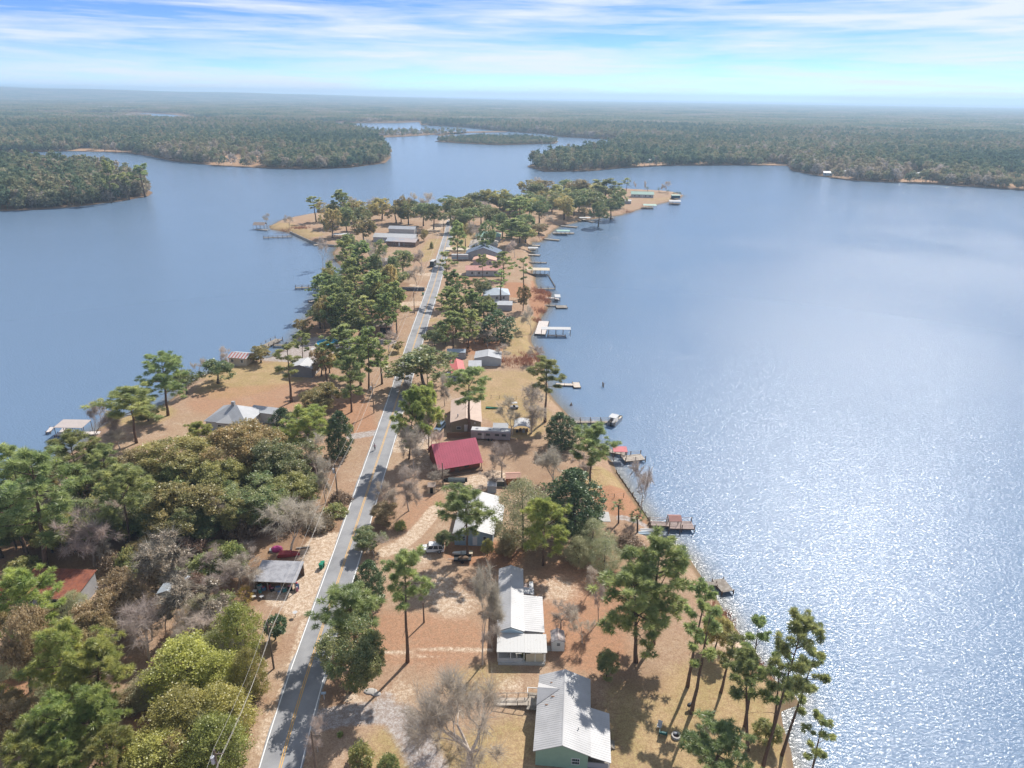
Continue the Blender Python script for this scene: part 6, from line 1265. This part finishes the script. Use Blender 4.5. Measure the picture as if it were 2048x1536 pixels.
# jon boat, trailer with rack, upturned boats, red boat
a = G(922, 1109); jb = thing('jon_boat', 'small aluminium boat lying beside the white car', 'boat', (*a[:2], LAND), math.pi)
hull(3.4, 1.25, .5, mat('pale_aluminium', (.55, .57, .58), .4, .05, 1, metal=.3), jb); MB().box(-.2, .1, -.5, .5, .36, .44).build('bench', WALGY, jb)
a = G(940, 1110); MB().box(-.55, .55, -.5, .5, 0, .7).build('cooler_box', WALC, None, loc=(*a[:2], LAND), label='cream storage box just right of the small aluminium boat', category='box')
a = G(925, 1122); ut = thing('utility_trailer', 'dark utility trailer loaded with scrap beside the small aluminium boat', 'trailer', (*a[:2], LAND), .04)
MB().box(-1.7, 1.7, -.8, .8, .5, .6).build('bed', BLKM, ut)
for y in (-.85, .85): MB().tube([(0, y - .1, .34), (0, y + .1, .34)], .34, 10).build('wheel', TYRE, ut); MB().box(-1.7, 1.7, y - .04, y + .04, .6, .95).build('side_rail', BLKM, ut)
MB().box(-2.9, -1.7, -.05, .05, .45, .55).build('tongue', STEEL, ut); MB().ell((.2, 0, .8), (1.1, .6, .3), 9, 6).build('load', WOODB, ut)
for i, (x, y, rz, lab) in enumerate(((1296, 1059, .1, 'upper one of the upturned pale boats on the shore by the squat palm'), (1292, 1068, .05, 'lower one of the upturned pale boats on the shore by the squat palm'))):
    a = G(x, y, 1.0); t = thing('upturned_boat', lab, 'boat', (a[0], a[1], max(.3, gz(a[0], a[1])) + .62), rz, 'upturned boats on the shore'); h_ = hull(4.0, 1.3, .55, (WALW, WALB)[i], t); h_.rotation_euler = (math.pi, 0, 0); MB().box(-1.9, 1.2, -.04, .04, .0, .05).build('keel', WALGY, t)
a = G(578, 1112); t = thing('red_boat', 'faded red boat dumped among junk behind the carport', 'boat', (*a[:2], LAND), .1); hull(4.2, 1.7, .8, mat('faded_red', (.36, .06, .07), .6, .1, 1), t); MB().box(-1.9, .4, -.7, .7, .72, .85).build('cover', mat('faded_red', (.36, .06, .07)), t)
a = G(554, 1101); t = thing('pink_tarp_pile', 'magenta tarp thrown over a heap behind the carport', 'tarp', (*a[:2], LAND), .2); MB().ell((0, 0, .3), (1.2, .8, .75), 10, 6).build('tarp', mat('magenta_tarp', (.45, .06, .22), .6, .1, 1), t); MB().box(-1.4, -.8, -.5, .4, 0, .5).build('crate', WALGY, t)
a = G(606, 1097); MB().tube([(-1.3, -.2, .18), (1.3, .35, .18)], .16, 7).build('fallen_log', mat('grey_log', (.45, .40, .34), .9), None, loc=(*a[:2], LAND), label='pale log lying at the roadside beside the sandy pull off', category='log')
def vehicle(name, label, a, rz, paint, kind='suv', group=None, ln=4.8, wd=1.9, ht=1.75):
    t = thing(name, label, {'suv': 'car', 'car': 'car', 'van': 'van'}[kind], (a[0], a[1], LAND), rz, group); g = .30; h1 = .95
    side = [(-ln / 2, g + .15), (-ln / 2 + .1, g), (ln / 2 - .15, g), (ln / 2, g + .2), (ln / 2 - .02, h1 - .12), (ln / 2 - .15, h1), (-ln * .20, h1 + .06), (-ln / 2 + .25, h1 - .06), (-ln / 2 + .03, h1 - .2)]
    bm = bmesh.new(); 
    def ext(pts, y0, taper):
        A = [bm.verts.new((x, -y0, z)) for x, z in pts]; B = [bm.verts.new((x, y0, z)) for x, z in pts]; bm.faces.new(A); bm.faces.new(B[::-1])
        for i in range(len(pts)): bm.faces.new((A[i], B[i], B[(i + 1) % len(pts)], A[(i + 1) % len(pts)]))
    ext(side, wd / 2, 0); bmesh.ops.bevel(bm, geom=[e for e in bm.edges], offset=.05, segments=2, affect='EDGES', clamp_overlap=True); bmesh.ops.recalc_face_normals(bm, faces=bm.faces)
    me = bpy.data.meshes.new('body'); bm.to_mesh(me); bm.free(); me.materials.append(paint); body = link('body', me, t)
    xs = (-ln * .24, -ln * .12, ln * .40, ln * .47) if kind == 'suv' else (-ln * .18, -ln * .04, ln * .25, ln * .38) if kind == 'car' else (-ln * .36, -ln * .28, ln * .47, ln * .48)
    b = MB(); lo, hi = wd / 2 - .04, wd / 2 - .22; z0, z1 = h1 - .02, ht - .06
    c = [(xs[0], lo, z0), (xs[3], lo, z0), (xs[2], hi, z1), (xs[1], hi, z1)]; vs = [(x, -y, z) for x, y, z in c] + [(x, y, z) for x, y, z in c]
    b.add(vs, [(0, 1, 2, 3), (7, 6, 5, 4), (0, 4, 5, 1), (1, 5, 6, 2), (2, 6, 7, 3), (3, 7, 4, 0)]); b.build('window_band', GLASS, t)
    MB().box(xs[1] - .05, xs[2] + .05, -hi - .03, hi + .03, z1 - .005, ht).build('roof', paint, t)
    for s in (-1, 1):
        for f in (.0, .36, .70, 1.0):
            xb = xs[0] + (xs[3] - xs[0]) * f; xt = xs[1] + (xs[2] - xs[1]) * f
            MB().add([(xb - .05, s * (lo + .012), z0), (xb + .06, s * (lo + .012), z0), (xt + .05, s * (hi + .012), z1), (xt - .05, s * (hi + .012), z1), (xb - .05, s * (lo - .05), z0), (xb + .06, s * (lo - .05), z0), (xt + .05, s * (hi - .05), z1), (xt - .05, s * (hi - .05), z1)], [(0, 1, 2, 3), (7, 6, 5, 4), (0, 4, 5, 1), (1, 5, 6, 2), (2, 6, 7, 3), (3, 7, 4, 0)]).build('pillar', paint, t)
        for x in (-ln * .31, ln * .29):
            w_ = MB().tube([(x, s * (wd / 2 - .20), .36), (x, s * (wd / 2 + .02), .36)], .36, 14).build('wheel', TYRE, t); MB().tube([(x, s * (wd / 2 + .02), .36), (x, s * (wd / 2 + .035), .36)], .21, 10).build('rim', STEEL, w_)
        MB().box(-ln / 2 - .01, -ln / 2 + .14, s * (wd / 2 - .30) - .16, s * (wd / 2 - .30) + .16, .66, .80).build('headlight', mat('lamp_glass', (.7, .7, .68), .2), t)
        MB().box(ln / 2 - .10, ln / 2 + .012, s * (wd / 2 - .2) - .1, s * (wd / 2 - .2) + .1, .75, 1.0).build('tail_light', mat('red_lamp', (.4, .02, .02), .3), t)
    return t
CARW = mat('white_car_paint', (.66, .67, .68), .25, .02, 1, spec=.5)
a, b_ = G(840, 1108), G(888, 1106); sv_ = vehicle('white_suv', 'white sport utility car with dark side stripe parked on the pine straw', (a + b_) / 2 + np.array([0, .9, 0]), math.radians(4), CARW)
for s in (-1, 1): MB().add([(.2, s * .962, .52), (2.0, s * .962, .86), (2.0, s * .962, .70), (.9, s * .962, .46), (.2, s * .956, .52), (2.0, s * .956, .86), (2.0, s * .956, .70), (.9, s * .956, .46)], [(0, 1, 2, 3), (7, 6, 5, 4), (0, 4, 5, 1), (1, 5, 6, 2), (2, 6, 7, 3), (3, 7, 4, 0)]).build('stripe', BLKM, sv_)
MB().box(-.72, -.62, -.70, .70, 1.752, 1.80).build('roof_bar', STEEL, sv_)
vehicle('grey_car', 'grey car parked behind the coral roofed cottage wall', G(910, 762), math.radians(8), mat('grey_car_paint', (.30, .34, .40), .3, .05, 1, spec=.5), 'car', ht=1.45)
vehicle('dark_van', 'dark van with white roof at the left road edge in the distance', G(866, 532), math.radians(80), mat('dark_car_paint', (.03, .035, .045), .3, .05, 1, spec=.5), 'van', ln=6.2, wd=2.4, ht=2.9)
a = G(866, 532); MB().box(-2.6, 2.9, -1.1, 1.1, 2.91, 3.1).build('roof_cap', WALW, [o for o in COL.objects if o.name == 'dark_van'][0])
vehicle('dark_car', 'dark car at the far end of the road', G(896, 448), math.radians(80), mat('dark_car_paint', (.03, .035, .045)), 'car', ht=1.5)
vehicle('silver_car', 'silver car beside the coral roofed cottage', G(898, 755), math.radians(70), mat('silver_car_paint', (.45, .47, .50), .3, .05, 1, spec=.5), 'car', ht=1.45)
vehicle('blue_grey_car', 'blue grey car under leafless trees left of the tan house', G(880, 858), math.radians(75), mat('blue_grey_paint', (.16, .22, .30), .3, .05, 1, spec=.5), 'suv')
# golf cart
a = G(1028, 817); t = thing('golf_cart', 'white topped golf cart on the lawn beyond the tan house', 'cart', (*a[:2], LAND), .2)
MB().prism([(-.6, .3), (.6, .3), (.6, .75), (-.6, .75)], -1.2, 1.2, 'x').build('body', WALGY, t); MB().slab([(-1.0, -.6, 1.9), (.9, -.6, 1.9), (.9, .6, 1.9), (-1.0, .6, 1.9)], .08).build('canopy', WALW, t)
for x in (-.9, .8):
    for y in (-.55, .55): MB().tube([(x, y, .7), (x, y, 1.82)], .03, 5).build('canopy_pole', STEEL, t); MB().tube([(x, y - .1, .24), (x, y + .1, .24)], .24, 9).build('wheel', TYRE, t)
MB().box(-.2, .3, -.5, .5, .75, 1.0).build('seat', BLKM, t)
a = G(985, 817); t = thing('green_slide', 'green kayak lying in the yard right of the tan house', 'kayak', (*a[:2], LAND), -.1); hull(4.0, .8, .4, mat('kayak_green', (.08, .32, .22), .5), t)
# ------------------------------------------------------------------ street furniture
def pole(label, a, h, arms=True, tank=False, lean=0):
    t = thing('utility_pole', label, 'pole', (a[0], a[1], LAND), math.atan2(*(RL[min(len(RL) - 1, int(np.argmin(np.hypot(*(RL - a[:2]).T))) + 1)] - RL[int(np.argmin(np.hypot(*(RL - a[:2]).T)))])[::-1]) - math.pi / 2)
    MB().tube([(0, 0, -.5), (0, 0, h)], [.17, .11], 9).build('shaft', POLEW, t)
    if arms:
        MB().box(-.1, 1.1, -.05, .05, h - .75, -.63 + h).build('crossarm', POLEW, t)
        for x, z in ((0, h), (1.0, h - .63), (.5, h - .63)): MB().tube([(x, 0, z), (x, 0, z + .28)], [.05, .035], 7).build('insulator', STEEL, t)
    if tank: MB().tube([(-.38, 0, h - 2.2), (-.38, 0, h - 1.15)], .25, 12).build('transformer', mat('transformer_grey', (.55, .57, .60), .5), t); MB().tube([(-.38, .12, h - 1.15), (-.38, .12, h - .8)], .05, 6).build('bushing', STEEL, t)
    return t
PB = [(G(428, 1500, LAND + 9.4), True), (G(548, 1337), False), (G(676, 1002), True), (G(748, 826), True), (G(829, 628), False), (G(887, 463), False)]
labs = ['utility pole with a transformer at the bottom edge left of the road', 'bare topped utility pole beside the round clipped evergreen', 'utility pole with a grey transformer at the edge of the western woods', 'utility pole with a small box beside the roadside pine cluster', 'utility pole on the left verge near the sandy pull off', 'distant utility pole on the left verge by the bend']
TOPS = []
for (a, tk), lb in zip(PB, labs):
    h = 9.4; pole(lb, a, h, True, tk); TOPS.append(np.array([a[0], a[1], LAND + h]))
TOPS.insert(0, TOPS[0] + (TOPS[0] - TOPS[1]) * 1.0)
def cable(label, off, dz, r=.016, tops=TOPS, sag=.9):
    mb = MB()
    for a, b in zip(tops, tops[1:]):
        d = (b - a)[:2] / np.hypot(*(b - a)[:2]); n = np.array([d[1], -d[0], 0]); A, B = a + n * off + [0, 0, dz], b + n * off + [0, 0, dz]
        mb.tube([A + (B - A) * t - np.array([0, 0, sag * 4 * t * (1 - t)]) for t in np.linspace(0, 1, 9)], r, 4, cap=False)
    mb.build('power_line', mat('pale_cable', (.55, .52, .48), .5), None, label=label, category='cable', group='roadside cables')
cable('topmost roadside cable along the left verge', 0, .25); cable('roadside cable on the outer crossarm tips of the left verge', 1.0, -.38); cable('lower and thicker roadside cable along the left verge',   .15, -2.3, .022, sag=1.1)
a = G(633, 1545); p = pole('utility pole standing at the right road edge at the bottom', a, 7.6, True); 
a = G(790, 662); pole('short service pole right of the road under the live oak', G(855, 770), 7, False); pole('thin service pole in front of the covered boat', G(886, 975), 6.5, False); pole('service pole on the right verge beside the dense pines', G(883, 628), 8, False); pole('stub of a broken trunk standing on the leaf covered lot', G(848, 1245), 4.4, False)
a = G(639, 1412); t = thing('mailbox', 'pale blue mailbox on a white post at the right road edge', 'mailbox', (a[0] + .4, a[1] + 1.3, LAND), .1)
MB().box(-.05, .05, -.05, .05, 0, 1.25).build('post', TRIM, t); MB().prism([(-.16, 1.1), (.16, 1.1), (.16, 1.3), (.08, 1.4), (-.08, 1.4), (-.16, 1.3)], -.34, .34, 'x').build('box', mat('pale_blue_metal', (.42, .52, .62), .4), t)
def bin_(label, a, m, rz=0):
    t = thing('wheelie_bin', label, 'bin', (a[0], a[1], LAND), rz); MB().add([(-.28, -.3, .08), (.28, -.3, .08), (.28, .3, .08), (-.28, .3, .08), (-.36, -.38, 1.05), (.36, -.38, 1.05), (.36, .38, 1.05), (-.36, .38, 1.05)], [(3, 2, 1, 0), (4, 5, 6, 7), (0, 1, 5, 4), (1, 2, 6, 5), (2, 3, 7, 6), (3, 0, 4, 7)]).build('body', m, t)
    MB().prism([(-.42, 1.055), (.42, 1.055), (.3, 1.16), (-.3, 1.16)], -.4, .4, 'x').build('lid', m, t)
    for x in (-.3, .3): MB().tube([(x - .04, .34, .14), (x + .04, .34, .14)], .14, 9).build('wheel', TYRE, t)
GRB = mat('bin_green', (.02, .22, .13), .5, .05, 1)
bin_('green wheeled bin at the edge of the road by the sandy pull off', G(643, 1137), GRB); bin_('second green wheeled bin tucked behind the first one', G(646, 1133), GRB, .3)
bin_('tiny green bin at the left road edge in the distance', G(846, 590), GRB)
a = G(591, 1233); t = thing('bird_bath', 'pale birdbath on a thin stand in the roadside yard', 'birdbath', (*a[:2], LAND)); MB().tube([(0, 0, 0), (0, 0, .85)], .06, 8).build('stand', STEEL, t); MB().tube([(0, 0, .85), (0, 0, .95)], [.2, .42], 12).build('bowl', WALW, t)
a = G(507, 1230); MB().box(-.09, .09, -.09, .09, -.1, 1.4).build('gate_post', WOODB, None, loc=(*a[:2], LAND), label='lone dark wooden post below the yellowed palm', category='post')
for i, (x, y) in enumerate(((510, 1186), (508, 1197), (524, 1197))):
    a = G(x, y); t = thing('patio_table', ('small white table nearest the carport', 'small white table nearest the yellowed palm', 'small grey table right of the yellowed palm')[i], 'table', (*a[:2], LAND), i * .5, 'little tables in the roadside yard'); MB().box(-.35, .35, -.3, .3, .5, .56).build('top', (WALW, WALW, WALGY)[i], t)
    for x_ in (-.3, .3):
        for y_ in (-.25, .25): MB().box(x_ - .03, x_ + .03, y_ - .03, y_ + .03, 0, .5).build('leg', WALGY, t)
# fire pit, chairs, grill in the foreground yard
a = G(1352, 1473); t = thing('fire_pit', 'round stone ringed fire pit on the lawn by the shore pines', 'fire pit', (*a[:2], LAND))
for k in range(12): 
    an = k * math.pi / 6; o = MB().box(-.16, .16, -.10, .10, 0, .32 + RNG.normal(0, .02)).build('stone', mat('pale_stone', (.46, .43, .40), .9, .12, 1), t); o.location = (.55 * math.cos(an), .55 * math.sin(an), 0); o.rotation_euler = (0, 0, an + math.pi / 2)
MB().tube([(0, 0, 0), (0, 0, .1)], .48, 14).build('ash_bed', mat('dark_ash', (.07, .045, .05), .9), t); MB().ell((-.05, .3, .32), (.28, .2, .16), 9, 6).build('pale_rock', WALW, t)
def chair(label, a, m, rz, w_=.62, group=None):
    t = thing('lawn_chair', label, 'chair', (*a[:2], LAND), rz, group); MB().box(-w_ / 2, w_ / 2, -.3, .3, .36, .42).build('seat', m, t); MB().slab([(-w_ / 2, .28, .42), (w_ / 2, .28, .42), (w_ / 2, .5, 1.0), (-w_ / 2, .5, 1.0)], .06).build('backrest', m, t)
    for x in (-w_ / 2 + .04, w_ / 2 - .04):
        for y in (-.26, .26): MB().box(x - .03, x + .03, y - .03, y + .03, 0, .36).build('leg', m, t)
        MB().box(x - .04, x + .04, -.3, .3, .6, .64).build('armrest', m, t)
chair('dark green wide chair beside the fire pit', G(1326, 1470), mat('dark_green_plastic', (.02, .13, .13), .5), 2.9, 1.15); chair('pale chair behind the dark green one near the fire pit', G(1318, 1456), WALW, -.5)
a = G(1378, 1418); t = thing('barbecue_grill', 'black barbecue grill beside a slim shore pine', 'grill', (*a[:2], LAND), .6)
MB().ell((0, 0, .85), (.48, .32, .26), 12, 7).build('bowl', BLKM, t); MB().box(.45, .95, -.25, .25, .78, .82).build('side_shelf', BLKM, t)
for x in (-.35, .35):
    for y in (-.2, .2): MB().tube([(x, y, 0), (x * .8, y * .8, .72)], .025, 5).build('leg', STEEL, t)
# pool by the boat slip
a = G(655, 688); t = thing('swimming_pool', 'small swimming pool with blue water on the concrete slip', 'pool', (*a[:2], LAND), .1)
MB().tube([(0, 0, 0), (0, 0, .75)], 4.2, 24).build('wall', WALC, t); MB().tube([(0, 0, .755), (0, 0, .78)], 3.85, 24).build('water_surface', mat('pool_water', (.07, .35, .52), .1, .05, 1), t); MB().box(-5, 5, -6.4, -4.3, 0, .12).build('terrace', CONC, t)
# old stone pad by the lot corner
for i, (x, y, s) in enumerate(((741, 1383, 1.1), (752, 1388, .8))): MB().ell((0, 0, .05), (s, s * .6, .22), 9, 6).build('rock', mat('pale_stone', (.46, .43, .40)), None, loc=(*G(x, y)[:2], LAND), label=('larger pale rock at the foot of the dark evergreen by the drive', 'smaller pale rock at the foot of the dark evergreen by the drive')[i], category='rock')
# wire fence across the lake side lawn, and low yard fence
for label, pts, sp in (('thin wire fence crossing the lake side lawns behind the sabal palm', ((1190, 1000), (1266, 992)), 2.2), ('thin wire fence across the upper right lawn', ((982, 797), (1100, 803)), 2.4), ('low wooden yard fence behind the pale blue house', ((905, 978), (985, 980)), 2.0)):
    A, B = G(*pts[0]), G(*pts[1]); ln = np.linalg.norm(B - A); t = thing('wire_fence', label, 'fence', (A[0], A[1], LAND), math.atan2((B - A)[1], (B - A)[0])); k = int(ln / sp); m_ = MB().box(-.05, .05, -.05, .05, -.2, 1.15).mesh('post', WOODB)
    for i in range(k + 1): link('post', m_, t, (ln * i / k, 0, 0))
    for z in (.45, 1.0): MB().tube([(0, 0, z), (ln, 0, z)], .018, 4).build('wire', STEEL, t)
# reeds along the east shore
r_ = np.random.default_rng(5); C = []
for p, rad, n in (((1086, 586), 6, 220), ((1088, 600), 5, 180), ((1088, 622), 4, 120), ((1078, 640), 3, 80), ((1075, 715), 5, 160), ((1050, 728), 6, 160), ((1000, 726), 4, 60), ((600, 458), 5, 120), ((560, 462), 6, 140), ((1265, 424), 8, 160), ((1100, 478), 8, 160), ((1440, 1230), 3, 60), ((1500, 1320), 3, 80)):
    c = G(*p, .8)[:2]; C.append(np.c_[c + r_.normal(0, rad * .5, (n, 2)), np.zeros(n)])
C = np.vstack(C); C = C[inpoly(C[:, :2], SHORE)]; C[:, 2] = np.clip(-.1 + .33 * polydist(C[:, :2], SHORE), -.1, LAND)
n = len(C); d = unit(np.c_[r_.normal(0, .3, (n * 6, 2)), np.ones(n * 6)]); p0 = np.repeat(C, 6, 0) + r_.normal(0, .35, (n * 6, 3)) * [1, 1, 0]; s = unit(np.c_[r_.normal(size=(n * 6, 2)), np.zeros(n * 6)]) * .07
link('reeds', tri_mesh('reeds', np.stack([p0 - s, p0 + s, p0 + d * r_.uniform(.6, 1.5, (n * 6, 1))], 1), r_.uniform(0, 1, n * 6), leafmat('reddish_reeds', (.26, .13, .07), (.42, .25, .13), .3)), kind='stuff')
# ------------------------------------------------------------------ the walker on the road
a = G(750, 900); W_ = thing('person', 'person in a pale pink top walking on the left lane of the road', 'person', (a[0], a[1], LAND + .034), math.radians(170))
J = [((0, 0, .95), .15), ((0, 0, 1.15), .14), ((0, 0, 1.38), .17), ((0, .0, 1.52), .065), ((0, -.01, 1.60), .09), ((0, -.02, 1.70), .10), ((0, -.01, 1.78), .06),
     ((.11, 0, .88), .11), ((.12, -.14, .50), .075), ((.12, -.10, .09), .05), ((.12, -.27, .05), .04), ((-.11, 0, .88), .11), ((-.12, .10, .50), .075), ((-.12, .30, .12), .05), ((-.12, .20, .04), .04),
     ((.20, 0, 1.40), .07), ((.27, .10, 1.14), .05), ((.28, .02, .90), .04), ((.28, -.03, .82), .035), ((-.20, 0, 1.40), .07), ((-.27, -.08, 1.14), .05), ((-.28, -.20, .92), .04), ((-.28, -.25, .86), .035)]
Ed = [(0, 1), (1, 2), (2, 3), (3, 4), (4, 5), (5, 6), (0, 7), (7, 8), (8, 9), (9, 10), (0, 11), (11, 12), (12, 13), (13, 14), (2, 15), (15, 16), (16, 17), (17, 18), (2, 19), (19, 20), (20, 21), (21, 22)]
me = bpy.data.meshes.new('body'); me.from_pydata([j[0] for j in J], Ed, []); bo = link('body', me, None)
md = bo.modifiers.new('skin', 'SKIN'); bo.modifiers.new('sub', 'SUBSURF').levels = 1
for v, j in zip(me.skin_vertices[0].data, J): v.radius = (j[1], j[1])
me.skin_vertices[0].data[0].use_root = True
dg = bpy.context.evaluated_depsgraph_get(); me2 = bpy.data.meshes.new_from_object(bo.evaluated_get(dg)); bpy.data.objects.remove(bo)
for m_ in (mat('skin_tone', (.45, .28, .20), .6), mat('pink_top', (.58, .38, .42), .8), mat('dark_trousers', (.03, .035, .05), .9), mat('dark_shoes', (.06, .05, .05), .8)): me2.materials.append(m_)
for p in me2.polygons:
    z, x = p.center.z, abs(p.center.x); p.material_index = 3 if z < .1 else 2 if z < .95 and x < .22 else 1 if z < 1.5 and (x < .24 or z > 1.1) else 0
    p.use_smooth = True
bo = link('body', me2, W_); MB().ell((0, .015, 1.745), (.108, .115, .10), 12, 8).build('hair', mat('dark_hair', (.035, .025, .02), .7), W_, True)
